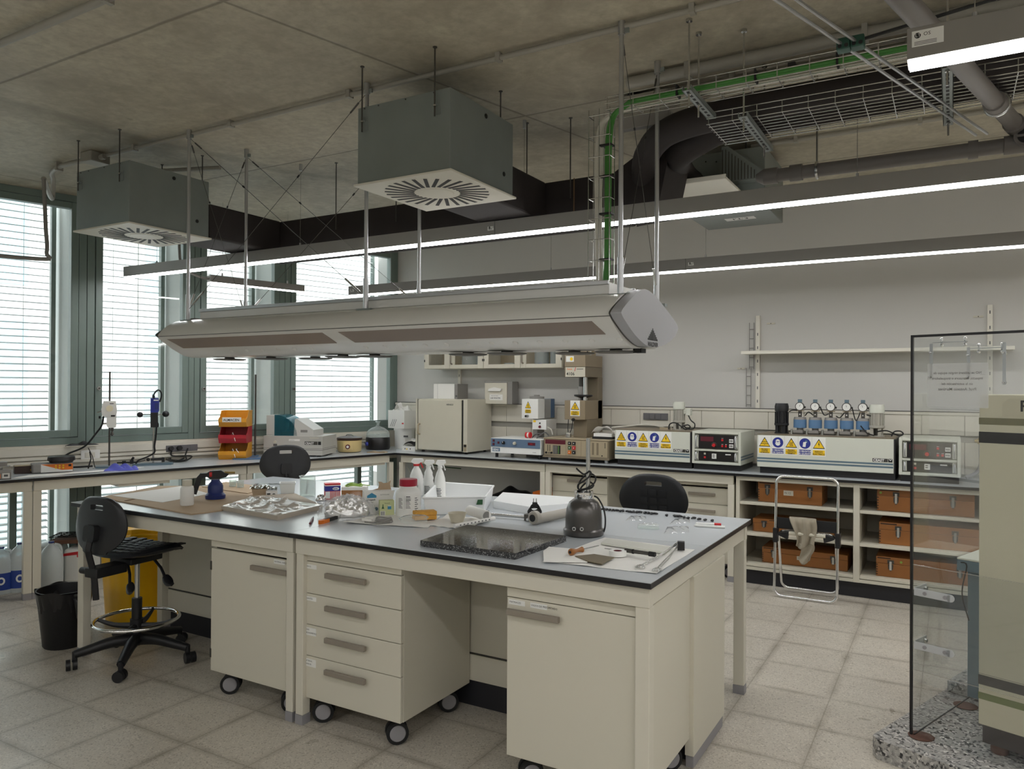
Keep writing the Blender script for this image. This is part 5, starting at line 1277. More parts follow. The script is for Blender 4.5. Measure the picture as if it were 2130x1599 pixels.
# corner of the benches
t = T('plastic_bucket', 'white plastic bucket in the bench corner under a carton', 'bucket', (-5.33, 6.80, ZB))
b = MB(); b.lathe([(0, 0), (.105, 0), (.115, .20), (.122, .20), (.122, .225), (.112, .225), (.108, .02), (0, .02)], M_HDPE, n=28); b.build('body', t)
b = MB(); b.box(.02, .07, -.1225, -.117, .13, .15, M_INKG, Matrix.Rotation(.4, 4, 'Z')); b.build('print', t)
t = T('carton_box', 'torn white carton full of waste on the corner bucket', 'box', (-5.345, 6.80, ZB + .226), radians(-12))
b = MB()
for q in (((-.14, .14), (-.11, -.106)), ((-.14, .14), (.106, .11))): b.box(q[0][0], q[0][1], q[1][0], q[1][1], 0, .20, M_PAPER)
b.box(-.14, -.136, -.106, .106, 0, .2, M_PAPER); b.box(.136, .14, -.106, .106, 0, .2, M_PAPER); b.box(-.136, .136, -.106, .106, 0, .004, M_PAPER); b.build('walls', t)
b = MB(); b.surf(lambda u, v: (-.13 + .26 * u, -.1 + .2 * v, .17 + .07 * sin(pi * u) * sin(pi * v) + .03 * sin(13 * u) * sin(11 * v)), 16, 12, M_PAPER); b.surf(lambda u, v: (-.06 + .1 * u, -.09 + .05 * v, .2 + .07 * sin(pi * u) + .02 * v), 8, 4, M_PAPER, both=.002); b.build('waste_paper', t)
b = MB()
for k in range(3): b.prism([(-.1 + k * .03, .02), (-.094 + k * .03, .02), (-.05 + k * .03, .1), (-.056 + k * .03, .1)], -.1108, -.1102, M_INK, 'y')
b.box(.1, .13, -.1108, -.1102, .05, .065, M_RED); b.build('print', t)
t = T('vacuum_desiccator', 'round black heater with a glass dome and knob on top', 'desiccator', onz(776, 935, ZB) + Vector((0, .08, 0)))
b = MB(); b.lathe([(0, 0), (.125, 0), (.135, .02), (.132, .125), (.125, .135), (.0, .135)], M_PANEL, n=32); b.build('base', t)
b = MB(); b.lathe([(.128, .136), (.128, .16), (.122, .162), (.12, .137)], M_GLASSW, n=32); b.lathe([(.128, .163), (.125, .18), (.105, .21), (.07, .235), (.025, .25), (.014, .265), (.014, .28), (.02, .295), (.03, .305), (.0, .307)], M_GLASSW, n=32); b.build('glass_dome', t)
ca = atan2(-.86, .5)
b = MB(); Rk = Matrix.Rotation(radians(-28) , 4, 'Z'); b.cyl(Rk @ Vector((.03, -.131, .065)), Rk @ Vector((.03, -.152, .065)), .022, M_SBLUE, .019, n=18); b.cyl(Rk @ Vector((-.05, -.129, .075)), Rk @ Vector((-.05, -.135, .075)), .01, M_LAMP, n=12); b.build('dial_knob', t)
t = T('paper_pad', 'brown paper pad on the bench in front of the desiccator', 'paper', onz(785, 941, ZB), radians(20))
b = MB(); b.box(-.10, .10, -.045, .045, 0, .006, M_CARD); b.surf(lambda u, v: (-.1 + .2 * u, -.03 + .06 * v, .0075 + .008 * sin(6 * u) ** 2), 12, 4, M_CARD, both=.001); b.build('sheet', t)
t = T('slow_cooker', 'cream slow cooker with dark lid and red dial on window bench', 'cooker', onz(719, 941, ZB) + Vector((-.02, .08, 0)))
b = MB(); b.lathe([(0, .006), (.115, .006), (.125, .02), (.128, .125), (.12, .128), (0, .128)], mat('cooker_cream', 'd9c28a', .35), n=32); b.build('body', t)
M_BROWN = mat('dark_brown', '3a241c', .35)
b = MB(); b.lathe([(.126, .129), (.132, .131), (.132, .152), (.118, .156), (.06, .168), (0, .17)], M_BROWN, n=32); b.build('rim', t)
b = MB(); b.tube([(-.05, 0, .168), (-.03, 0, .18), (.03, 0, .18), (.05, 0, .168)], .005, M_STEEL, 8, sub=4); b.build('lid_handle', t)
b = MB(); Rk = Matrix.Rotation(radians(35), 4, 'Z'); b.box(-.045, .045, -.137, -.12, .03, .10, mat('cooker_cream', 'd9c28a', .35), Rk); b.cyl(Rk @ Vector((0, -.137, .065)), Rk @ Vector((0, -.152, .065)), .024, M_DKRED, n=18); b.cyl(Rk @ Vector((0, -.152, .065)), Rk @ Vector((0, -.158, .065)), .013, M_SWHITE, n=14); b.build('dial', t)
b = MB(); b.tube([(-.12, .03, .05), (-.2, .05, .04), (-.26, .02, .01)], .004, M_CABLE, 6, sub=4); b.build('cord', t)
t = T('document_tray', 'small white box with papers beside the oven in the corner', 'box', (-5.13, 6.52, ZB))
b = MB(); b.box(-.02, .16, 0, .15, 0, .05, M_PAPER); b.box(-.03, -.021, .05, .2, 0, .12, M_PAPER); b.box(-.02, .15, .16, .2, 0, .12, M_PAPER); b.build('box', t)
b = MB(); b.surf(lambda u, v: (-.01 + .15 * u, .01 + .12 * v, .056 + .03 * sin(pi * u) + .03 * v), 8, 6, M_INKG, both=.003); b.surf(lambda u, v: (.0 + .15 * u, .0 + .1 * v, .07 + .04 * sin(2.2 * u) + .01 * v), 8, 6, M_PAPER, both=.002); b.build('papers', t)
b = MB(); b.cyl((.05, -.0005, .02), (.05, -.001, .02), .008, M_YEL, n=8); b.box(.09, .1, -.001, -.0002, .015, .03, M_INK); b.box(.02, .03, -.001, -.0002, .015, .03, M_INK); b.build('print', t)
# ================================================================== things on the island
IZ = .9004
def spot(u, v, rp=0, z=IZ):
    P_ = onz(u, v, z); m_ = mpp(P_); d = Vector((P_.x, P_.y, 0)).normalized()
    return P_ + d * (rp * m_), m_
def facing(P_):                       # turn so that local -Y looks at the photographer
    return atan2(P_.x, -P_.y) + pi if False else atan2(-P_.x, P_.y)
def sheet(name, label, cat, px, z, th, M, group=None, M2=None):
    pts = [onz(u, v, z) for u, v in px]; c = sum(pts, Vector()) / len(pts)
    b = MB(); b.prism([(p.x - c.x, p.y - c.y) for p in pts], 0, th, M)
    o = b.build(name, loc=(c.x, c.y, z)); return tag(o, label, cat, group)
def wavy(name, label, cat, px, z, amp, M, th=.0012, seed=0, nu=22, nv=14):
    A, B_, C_, D_ = [onz(u, v, z) for u, v in px]; c = (A + B_ + C_ + D_) / 4
    def f(u, v):
        p = A * (1 - u) * (1 - v) + B_ * u * (1 - v) + C_ * u * v + D_ * (1 - u) * v - c
        e = min(1, 6 * min(u, 1 - u) * 1.0 + .5) * min(1, 6 * min(v, 1 - v) + .5)
        w_ = amp * (.5 + .5 * sin(9 * u + 4 * v + seed)) * (.5 + .5 * sin(7 * v - 3 * u + 2 * seed)) + amp * .3 * (.5 + .5 * sin(23 * u + 11 * v + seed))
        return (p.x, p.y, th + w_)
    b = MB(); b.surf(f, nu, nv, M, both=th)
    return tag(b.build(name, loc=(c.x, c.y, z)), label, cat)
# --- cardboard end
sheet('cardboard_sheet', 'large brown cardboard sheet covering the left end of the island', 'cardboard', ((206, 1036), (398, 1071), (461, 1063), (530, 1031), (527, 1019), (416, 1012), (330, 1012)), IZ, .006, M_CARD)
sheet('cardboard_sheet', 'second cardboard piece showing behind the torch', 'cardboard', ((420, 1013), (515, 1027), (560, 1014), (470, 1003)), IZ + .0065, .004, M_CARD)
sheet('paper_sheet', 'white paper lying on the brown cardboard', 'paper', ((233, 1031), (338, 1045), (436, 1027), (377, 1011)), IZ + .0065, .0015, M_PAPER)
sheet('paper_strip', 'dark torn strip on the front of the cardboard', 'cardboard', ((262, 1042), (282, 1038), (276, 1037), (258, 1041)), IZ + .0065, .001, M_CARDD)
P_, m_ = spot(389, 1052, 12, IZ + .0065)
t = T('plastic_bottle', 'matte white plastic bottle standing on the cardboard', 'bottle', P_)
b = MB(); b.lathe([(0, 0), (.034, 0), (.037, .008), (.037, .095), (.03, .108), (.027, .11)], M_HDPE, n=24); b.build('body', t)
b = MB(); b.lathe([(.0265, .1105), (.0265, .142), (.025, .145), (0, .145)], M_CREAM, n=24); b.build('cap', t)
# blow torch
P_, m_ = spot(448, 1039, 19, IZ + .0065); fz = facing(P_)
t = T('gas_torch', 'blue gas torch with black trigger handle on the cardboard', 'blowtorch', P_, fz)
b = MB(); b.lathe([(0, 0), (.056, 0), (.058, .01), (.058, .022), (.044, .036), (.044, .075), (.038, .09), (.026, .105), (.024, .115), (0, .115)], M_NAVY, n=28); b.build('canister', t)
b = MB(); b.prism([(-.05, .155), (-.03, .168), (.03, .17), (.05, .155), (.075, .145), (.06, .128), (.02, .118), (-.03, .118), (-.05, .135), (-.075, .125), (-.09, .08), (-.105, .03), (-.125, .035), (-.12, .08), (-.105, .13), (-.085, .155)], -.018, .018, M_BLACK, 'y'); b.build('handle', t, bevel=.008)
b = MB(); b.cyl((-.035, 0, .147), (-.02, 0, .147), .023, M_RED, n=16); b.build('red_ring', t)
b = MB(); b.cyl((.05, 0, .155), (.11, 0, .152), .007, mat('brass', '9a8450', .35, .7), n=10); b.build('nozzle', t)
# trays and pots at the back
P_, m_ = spot(541, 1034, 10); fz = facing(P_)
t = T('foil_tray', 'small brown tray with crumpled foil on its rim', 'tray', P_, fz)
b = MB(); b.prism([(-.04, 0), (.034, 0), (.044, .05), (-.05, .05)], -.03, .03, M_CARD, 'y'); b.build('tray', t)
b = MB(); b.surf(lambda u, v: (-.06 + .12 * u, -.04 + .08 * v, .053 + .018 * abs(sin(11 * u + 3 * v)) * abs(sin(7 * v + 5 * u + 1))), 18, 12, M_FOIL, both=.001); b.build('foil', t)
P_, m_ = spot(566, 1035, 8); fz = facing(P_)
t = T('small_carton', 'small white carton with black square symbols between tray and tub', 'box', P_, fz)
b = MB(); b.box(-.036, .032, -.02, .03, 0, .04, M_PAPER); b.build('body', t)
b = MB(); b.box(-.03, -.01, -.0212, -.0202, .008, .028, M_INK); b.cyl((.01, -.0202, .018), (.01, -.0212, .018), .009, M_INKG, n=12); b.build('print', t)
b = MB(); b.surf(lambda u, v: (-.03 + .06 * u, -.01 + .04 * v, .043 + .018 * abs(sin(9 * u + 5 * v))), 12, 8, M_FOIL, both=.001); b.build('foil', t)
P_, m_ = spot(598, 1034, 16); fz = facing(P_)
t = T('plastic_tub', 'translucent white plastic tub beside the glass beaker', 'tub', P_, fz)
b = MB(); M_TUB = clear_mat('tub_plastic', 'eef0ee', .35, .25, 'eef0ee')
b.lathe([(0, .002), (.052, .002), (.066, .082), (.07, .084), (.07, .088), (.063, .086), (.05, .006), (0, .006)], M_TUB, n=4, T=Matrix.Rotation(pi / 4, 4, 'Z')); b.build('body', t, bevel=.008)
P_, m_ = spot(640, 1033, 15)
t = T('glass_beaker', 'clear glass beaker near the red and blue carton', 'beaker', P_)
b = MB(); b.lathe([(0, 0), (.047, 0), (.049, .006), (.049, .118), (.054, .125), (.052, .126), (.0465, .118), (.0465, .006), (0, .004)], M_GLASSW, n=28); b.build('body', t)
b = MB(); b.surf(lambda u, v: (-.035 + .07 * u, -.01 + .02 * v + .02 * sin(8 * u), .01 + .09 * v + .01 * sin(13 * u)), 14, 8, M_FILM); b.build('plastic_inside', t)
for (u, v, nm) in ((484, 1012, 'leftmost clear glass piece behind the torch'), (500, 1014, 'clear glass piece between torch and foil tray')):
    P_, m_ = spot(u, v, 6, IZ + .011); b = MB(); b.lathe([(0, 0), (.022, 0), (.024, .04), (.028, .045), (.022, .044), (.02, .004), (0, .003)], M_GLASSW, n=18); tag(b.build('glass_cup', loc=P_), nm, 'glassware')
wavy('plastic_film', 'thin clear film lying on the bench behind the foil tray', 'film', ((480, 1019), (545, 1012), (600, 1006), (530, 1006)), IZ, .008, M_FILM)
# wrapped board
t_px = ((460, 1061), (577, 1082), (671, 1059), (614, 1033), (530, 1038))
c = onz(570, 1057, IZ)
t = T('wrapped_board', 'pale board wrapped in shiny clear film on the island', 'board', c)
pts = [onz(u, v, IZ) - c for u, v in t_px]
b = MB(); b.prism([(p.x, p.y) for p in pts], 0, .022, mat('board_grey', 'b5aa9b', .8)); b.build('board', t)
A, B_, C_, D_ = pts[0] * .98, pts[1] * .99, pts[2] * .98, pts[4] * .98
def ff(u, v):
    p = A * (1 - u) * (1 - v) + B_ * u * (1 - v) + C_ * u * v + D_ * (1 - u) * v
    r_ = abs(sin(4 * u + 7 * v)) ** 14 * .022 + abs(sin(9 * u - 6 * v + 1)) ** 16 * .016 + .003 * sin(17 * u + 21 * v) ** 2
    return (p.x, p.y, .024 + r_ * min(1, 5 * min(u, 1 - u)) * min(1, 5 * min(v, 1 - v)) + .001)
M_WRAP = clear_mat('shiny_wrap', 'ffffff', .86, .12)
b = MB(); b.surf(ff, 48, 34, M_WRAP); b.build('film', t)
# cartons
P_, m_ = spot(691, 1039, 10); fz = facing(P_)
t = T('red_blue_carton', 'red and blue carton standing behind the foil bag', 'box', P_, fz + .12)
b = MB(); b.box(-.046, .046, -.03, .03, 0, .098, M_RED); b.box(-.0462, .0462, -.0302, .0302, .052, .082, M_SBLUE)
for k in range(8): b.box(-.012 + k * .0072, -.009 + k * .0072, -.0306, -.03, .004, .05, M_SWHITE)
b.box(-.044, -.016, -.0306, -.03, .008, .05, M_SWHITE); b.box(-.0462, .0462, -.0303, .0303, .083, .088, M_SWHITE); b.build('body', t)
b = MB(); b.prism([(.018 + .02 * cos(2 * pi * k / 18), .066 + .009 * sin(2 * pi * k / 18)) for k in range(18)], -.0312, -.0304, M_SWHITE, 'y'); b.text('balda', .012, (.003, -.0316, .062), M_SBLUE, bold=.0004); b.build('oval_logo', t)
P_, m_ = spot(738, 1044, 14); fz = facing(P_)
t = T('brown_white_box', 'white box with brown front under a loop of green cord', 'box', P_, fz - .1)
b = MB(); b.box(-.075, .075, -.04, .04, 0, .088, M_PAPER); b.box(-.0745, .05, -.0408, -.0402, .01, .07, mat('brown_label', '9a6a3c', .7)); b.build('body', t)
b = MB()
for k in range(3): b.tube([(-.005 + (.05 - .004 * k) * cos(a), (.03 - .002 * k) * sin(a), .094 + .004 * k + .004 * sin(3 * a + k)) for a in [2 * pi * j / 20 for j in range(20)]], .0032, M_LIME, 6, closed=True)
b.tube([(.045, .0, .098), (.07, -.01, .097), (.09, -.02, .096)], .003, M_LIME, 6)
tag(b.build('cable_coil', loc=P_ + Vector((0, 0, .0)), rz=fz - .1), 'coil of lime green cord lying on the brown and white box', 'cord')
P_, m_ = spot(790, 1070, 12); fz = facing(P_)
t = T('glove_carton', 'opened white carton with blue roof emblem beside the jar', 'box', P_, fz + .15)
b = MB(); b.box(-.085, .07, -.008, .07, 0, .12, M_PAPER); b.build('body', t)
b = MB(); b.prism([(-.07, .088), (-.07, .1), (-.045, .115), (-.02, .1), (-.02, .088)], -.0094, -.0084, mat('roof_blue', '3b8bb0', .5), 'y'); b.text('nitropack', .012, (-.072, -.009, .074), M_INK, bold=.0004); b.text('guantes', .008, (-.06, -.009, .062), M_INKG); b.text('AUTOCLAVE', .0085, (.0, -.009, .1), M_INKG); b.cyl((-.02, -.0084, .028), (-.02, -.0094, .028), .01, M_STRIPE, n=10); b.build('print', t)
b = MB(); pts = [(-.03, .12), (.0, .128), (.006, .15), (.0, .165), (.018, .163), (.03, .155), (.055, .158), (.07, .17), (.066, .148), (.072, .12)]
b.prism(pts, .068, .0705, M_CARD, 'y'); b.prism([(.05, .12), (.078, .125), (.07, .09), (.055, .085)], -.011, -.009, M_PAPER, 'y'); b.build('lid_flap', t)
P_, m_ = spot(803, 1073, 6); fz = facing(P_)
t = T('green_carton', 'small pale green carton with flask pictures by the jar', 'box', P_, fz + .15)
M_PALEG = mat('pale_green_card', 'c9cf9c', .7)
b = MB(); b.box(-.036, .040, -.02, .022, 0, .082, M_PALEG); b.build('body', t)
b = MB(); b.prism([(-.027, .04), (-.013, .04), (-.018, .053), (-.018, .063), (-.022, .063), (-.022, .053)], -.0214, -.0204, M_BTG, 'y'); b.box(.005, .024, -.0214, -.0204, .036, .054, mat('roof_blue', '3b8bb0', .5)); b.box(.006, .023, -.0216, -.0206, .052, .056, M_SWHITE); b.text('Vacuum', .009, (-.012, -.0214, .066), M_INK)
b.box(-.033, -.008, -.0212, -.0203, .004, .028, M_SWHITE)
for k in range(7): b.box(-.031 + k * .003, -.0296 + k * .003, -.0216, -.0212, .006, .026, M_INK)
b.build('print', t)
# jar
P_, m_ = spot(849, 1077, 26); fz = facing(P_)
t = T('chemical_jar', 'white plastic jar with red screw lid and printed label', 'jar', P_, fz)
b = MB(); b.lathe([(0, 0), (.062, 0), (.067, .006), (.067, .12), (.062, .138), (.044, .152), (.044, .16), (0, .16)], M_HDPE, n=36); b.build('body', t)
b = MB(); b.lathe([(.046, .1605), (.0475, .163), (.0475, .194), (.045, .197), (0, .197)], mat('crimson_lid', 'a31c35', .4), n=36); b.build('lid', t)
b = MB()
def onjar(x, z): return x
for k in range(5): 
    a = -pi / 2 + .28
    b.box(-.013, .014 - .004 * (k % 2), -.0674, -.067, .103 - k * .0035, .1045 - k * .0035, M_INKG)
b.box(-.012, .01, -.0674, -.067, .108, .112, M_INK)
for k in range(7): b.box(-.013, .012 - .003 * (k % 3), -.0674, -.067, .05 + k * .007, .0525 + k * .007, M_INKG)
b.box(-.02, -.0195, -.0668, -.0655, .045, .115, M_INK)
Rj = Matrix.Rotation(.65, 4, 'Z')
for k in range(6): b.box(-.008, .012 - .006 * (k % 2), -.0678, -.0671, .045 + k * .011, .049 + k * .011, M_INKG, Rj)
b.box(-.006, .004, -.0678, -.0671, .025, .04, M_INK, Rj)
Rj = Matrix.Rotation(-.6, 4, 'Z')
for k in range(8): b.box(-.014, .01 - .004 * (k % 3), -.0678, -.0671, .05 + k * .007, .0525 + k * .007, M_INKG, Rj)
b.build('label_print', t)
# white tray with spray bottles
trp = [onz(u, v, IZ) for u, v in ((886, 1071), (1006, 1068), (1022, 1044), (915, 1036))]
c = sum(trp, Vector()) / 4
t = T('plastic_tray', 'deep white plastic tray holding the spray bottles', 'tray', c)
A = [Vector((p.x - c.x, p.y - c.y, 0)) for p in trp]
def lr(k, f, z): return A[k] * f + Vector((0, 0, z))
b = MB()
L0 = [lr(k, 1.0, 0) for k in range(4)]; L2 = [lr(k, 1.11, .100) for k in range(4)]; L3 = [lr(k, 1.11, .090) for k in range(4)]; I1 = [lr(k, 1.04, .097) for k in range(4)]; I0 = [lr(k, .97, .004) for k in range(4)]
def qd(a, c): return [(a * 4 + k, a * 4 + (k + 1) % 4, c * 4 + (k + 1) % 4, c * 4 + k) for k in range(4)]
L1b = [lr(k, 1.07, .090) for k in range(4)]
vs = L0 + L1b + L3 + L2 + I1 + I0
b.raw(vs, qd(0, 1) + qd(1, 2) + qd(2, 3) + qd(3, 4) + qd(4, 5) + [(3, 2, 1, 0), (20, 21, 22, 23)], M_TRAY); b.build('body', t, bevel=.004)
mid = (A[0] * .15 + A[1] * .85) * 1.06; ex = (A[1] - A[0]).normalized()
q = Vector((mid.x, mid.y, .052)); nrm = Vector((ex.y, -ex.x, 0)) * .004
b = MB(); b.raw([q + nrm, q + ex * .035 + nrm, q + ex * .035 + Vector((0, 0, .028)) + nrm * 2, q + ex * .008 + Vector((0, 0, .028)) + nrm * 2], [(0, 1, 2, 3)], M_BTG); b.build('green_sticker', t)
def sprayer(label, u, v, h, r, M, neck=None, z=IZ + .005, tint=None, head=1, wavyb=0, turn=0.):
    P_, m_ = spot(u, v, r / .0024, z); fz = facing(P_)
    t = T('spray_bottle', label, 'spray bottle', P_, fz + turn, 'spray bottles in the white tray')
    b = MB()
    prof = [(0, 0), (r * .95, 0), (r, .006), (r, h * .5), (r * .93, h * .54), (r * .93, h * .6), (r * .6, h * .78), (r * .36, h * .86), (r * .34, h * .9), (0, h * .9)]
    if wavyb: prof = [(0, 0), (r * .95, 0), (r, .006), (r * .98, h * .4), (r * .78, h * .5), (r * .9, h * .58), (r * .7, h * .68), (r * .72, h * .74), (r * .4, h * .86), (r * .38, h * .9), (0, h * .9)]
    b.lathe(prof, M, n=24); b.build('body', t)
    if head:
        b = MB(); b.cyl((0, 0, h * .9), (0, 0, h * .96), r * .45, neck or M_HDPE, n=16); b.build('collar', t)
        b = MB(); b.prism([(-r * .8, h * 1.03), (-r * .5, h * 1.12), (r * .9, h * 1.12), (r * 1.05, h * 1.04), (r * .5, h * 1.0), (r * .3, h * .961), (-r * .3, h * .961)], -r * .3, r * .3, M_HDPE, 'y'); o = b.build('spray_head', t, bevel=.004)
        b = MB(); b.prism([(r * .45, h * 1.0), (r * .65, h * 1.02), (r * 1.0, h * .84), (r * .85, h * .83)], -r * .15, r * .15, neck or M_HDPE, 'y'); b.build('trigger', t, bevel=.003)
    b = MB()
    for k in range(6): b.box(-r * .7, r * .25 - .004 * (k % 2), -r * 1.012 , -r * .7, h * .12 + k * .009, h * .12 + .004 + k * .009, M_INKG)
    b.build('label_print', t)
    return t
sprayer('white spray bottle with red collar and trigger in the tray', 866, 1032, .205, .044, M_HDPE, M_RED)
sprayer('wavy white spray bottle in the middle of the tray', 891, 1036, .205, .036, M_HDPE, wavyb=1)
sprayer('tall white spray bottle at the right of the three in the tray', 915, 1042, .215, .034, M_HDPE)
sheet('foam_lid', 'flat white lid lying right of the tray near the far edge', 'lid', ((1026, 1056), (1100, 1069), (1185, 1062), (1200, 1048), (1046, 1037)), IZ, .04, M_TRAY)
# foil bag
M_BAGF = clear_mat('bag_film', 'f4f4f4', .80, .15)
P_, m_ = spot(722, 1078, 30); fz = facing(P_)
t = T('foil_bag', 'clear plastic bag stuffed with crumpled foil', 'bag', P_, fz)
def lump(sx, sy, sz, sd, amp):
    def f(u, v):
        a, e = 2 * pi * u, pi * v / 2
        r_ = 1 + amp * (sin(5 * a + 7 * e + sd) * sin(9 * e + 3 * a) + .6 * sin(13 * a - 4 * e + sd))* sin(e + .2)
        return (sx * sin(pi / 2 + e if False else e) * cos(a) * r_ if False else sx * cos(e) * cos(a) * r_, sy * cos(e) * sin(a) * r_, sz * sin(e) * r_ + .002)
    return f
b = MB(); b.surf(lump(.115, .055, .085, 1.3, .14), 40, 14, M_FOIL); b.build('foil', t)
b = MB(); b.surf(lump(.15, .078, .105, .4, .10), 44, 14, M_BAGF); b.surf(lambda u, v: (-.13 - .03 * v, -.03 + .05 * u, .03 + .05 * v + .01 * sin(9 * u)), 8, 5, M_FILM); b.surf(lambda u, v: (.02 + .05 * u, -.02 + .01 * v, .08 + .05 * v), 5, 5, M_FILM); b.build('plastic_bag', t)
P_, m_ = spot(668, 1042, 8)
b = MB(); b.surf(lump(.035, .03, .03, 2.2, .2), 26, 9, M_FOIL); tag(b.build('foil_ball', loc=P_), 'small crumpled foil piece in front of the beaker', 'foil')
# small tools
def longthing(u0, v0, u1, v1, z=IZ):
    a, c = onz(u0, v0, z), onz(u1, v1, z); d = c - a
    return a, d.length, atan2(d.y, d.x)
a, L_, rz = longthing(664, 1090, 700, 1080)
t = T('utility_knife', 'orange and black cutter knife near the front edge', 'knife', a, rz)
b = MB(); b.prism([(0, -.008), (L_ * .12, -.014), (L_ * .5, -.012), (L_ * .5, .012), (L_ * .1, .013), (0, .006)], 0, .018, M_ORANGE); b.build('handle', t, bevel=.004)
b = MB(); b.box(L_ * .3, L_, -.009, .009, .002, .0195, M_BLACK); b.box(L_ * .55, L_ * .9, -.003, .003, .0196, .021, M_LAMP); b.build('slider', t, bevel=.002)
a, L_, rz = longthing(645, 1091, 652, 1077)
t = T('pencil_stub', 'tiny dark red marker lying left of the cutter knife', 'marker', a, rz); b = MB(); b.cyl((0, 0, .006), (L_ * .75, 0, .006), .006, M_DKRED, n=10); b.build('barrel', t); b = MB(); b.cyl((L_ * .75, 0, .006), (L_, 0, .006), .005, M_INK, .002, n=10); b.build('tip', t)
wavy('paper_sheet', 'creased white paper under cable, goggles and sponge', 'paper', ((712, 1088), (890, 1098), (915, 1074), (785, 1070)), IZ, .006, M_PAPER, seed=1)
P_, m_ = spot(798, 1086, 0, IZ + .008)
b = MB()
for k in range(4): b.tube([(.045 * cos(a) * (1 - .06 * k), .028 * sin(a) * (1 - .08 * k), .004 + .006 * k + .003 * sin(2 * a + k)) for a in [2 * pi * j / 20 for j in range(20)]], .0035, M_LAMP, 6, closed=True)
b.tube([(.03, -.02, .01), (-.05, -.03, .006), (-.10, -.01, .01)], .0032, M_LAMP, 6, sub=4)
tag(b.build('cable_coil', loc=P_, rz=facing(P_) + .3), 'small coil of grey cable on the creased paper', 'cable')
P_, m_ = spot(766, 1083, 0, IZ + .008); b = MB(); b.box(-.03, .03, -.012, .012, .0, .012, M_PAPER); b.box(-.02, .03, .0, .016, .0121, .018, M_PAPER); tag(b.build('cable_plug', loc=P_, rz=facing(P_) - .6), 'white plug pieces left of the grey cable coil', 'plug')
P_, m_ = spot(884, 1082, 16, IZ + .008); fz = facing(P_)
t = T('sponge_block', 'orange yellow sponge block behind the safety goggles', 'sponge', P_, fz + .25)
b = MB(); M_SPON = mat('sponge_yellow', 'd09a44', .95, var=.15, scale=60, bump=.4); b.box(-.06, .055, -.03, .035, 0, .022, M_SPON); b.box(-.058, .056, -.03, .033, .0225, .043, M_SPON); b.build('foam', t, bevel=.004)
P_, m_ = spot(862, 1090, 6, IZ + .008); fz = facing(P_)
t = T('safety_goggles', 'clear safety goggles lying in front of the sponge', 'goggles', P_, fz + .1)
b = MB(); b.surf(lambda u, v: (.07 * sin((u - .5) * 2.4), -.045 * cos((u - .5) * 2.4) + .03, .005 + .04 * v * (1 - .35 * (2 * abs(u - .5)) ** 2)), 18, 5, M_GLASSW); b.build('lens', t)
b = MB(); b.tube([(.07 * sin((u - .5) * 2.4), -.045 * cos((u - .5) * 2.4) + .029, .046 - .014 * (2 * abs(u - .5)) ** 2) for u in [k / 16 for k in range(17)]], .0022, M_STEEL, 6); b.tube([(-.066, .014, .03), (-.075, .05, .02), (-.06, .09, .008)], .003, M_GLASSW, 6, sub=4); b.tube([(.066, .014, .03), (.075, .05, .02), (.06, .09, .008)], .003, M_GLASSW, 6, sub=4); b.build('frame', t)
# bowl, newspaper
wavy('newspaper', 'folded printed paper sheets under the small bowl', 'paper', ((888, 1092), (960, 1101), (1030, 1081), (930, 1072)), IZ, .008, M_PAPER, seed=3)
a, L_, rz = longthing(945, 1098, 1028, 1082, IZ + .012)
t = T('rolled_paper', 'rolled printed paper along the granite slab back edge', 'paper', a, rz)
b = MB(); b.cyl((0, 0, .010), (L_, 0, .010), .010, M_PAPER, n=14); b.build('roll', t)
b = MB()
for k in range(9): b.box(L_ * (.1 + .09 * k), L_ * (.13 + .09 * k), -.0104, -.007, .008, .014, M_INKG)
b.build('print', t)
P_, m_ = spot(951, 1088, 16, IZ + .010)
b = MB(); b.lathe([(0, 0), (.032, 0), (.046, .045), (.048, .046), (.044, .042), (.03, .004), (0, .004)], clear_mat('bowl_plastic', 'd9d2be', .3, .3, 'e0dccd'), n=28); tag(b.build('plastic_bowl', loc=P_), 'small translucent bowl standing on the printed papers', 'bowl')
a, L_, rz = longthing(968, 1074, 1012, 1085, IZ + .012)
t = T('paper_scroll', 'curled grey sheet roll between bowl and metal rod', 'paper', a, rz)
b = MB(); b.tube([(.0, .0 + .028 * cos(q) , .03 + .028 * sin(q)) for q in [0]] + [(L_, 0, .03)], .026, M_PAPER, 14); b.cyl((L_ + .0005, 0, .03), (L_ + .002, 0, .03), .022, M_LAMP, n=14); b.build('roll', t)
# metal rod with clamps, plug, taupe tool
a, L_, rz = longthing(1000, 1074, 1112, 1083, IZ)
t = T('stand_rod', 'bare metal stand rod with clamps lying on the bench', 'rod', a, rz)
b = MB(); b.cyl((0, 0, .016), (L_, 0, .016), .008, M_STEEL, n=12); b.build('rod', t)
b = MB(); b.box(-.02, .04, -.02, .02, .002, .032, M_DKSTEEL); b.cyl((.01, -.02, .016), (.01, -.045, .016), .008, M_STEEL, n=8); b.box(L_ - .05, L_ + .01, -.022, .022, .001, .033, M_DKSTEEL); b.cyl((L_ - .02, -.022, .016), (L_ - .02, -.05, .012), .008, M_STEEL, n=8); b.build('clamp', t)
P_, m_ = spot(1112, 1079, 4)
b = MB()
for k in range(5): b.tube([(.035 * cos(a_) * (1 - .1 * k), .02 * sin(a_ + k * .5), .035 + .02 * sin(a_) + .006 * k) for a_ in [2 * pi * j / 18 for j in range(18)]], .0035, M_INK, 6, closed=True)
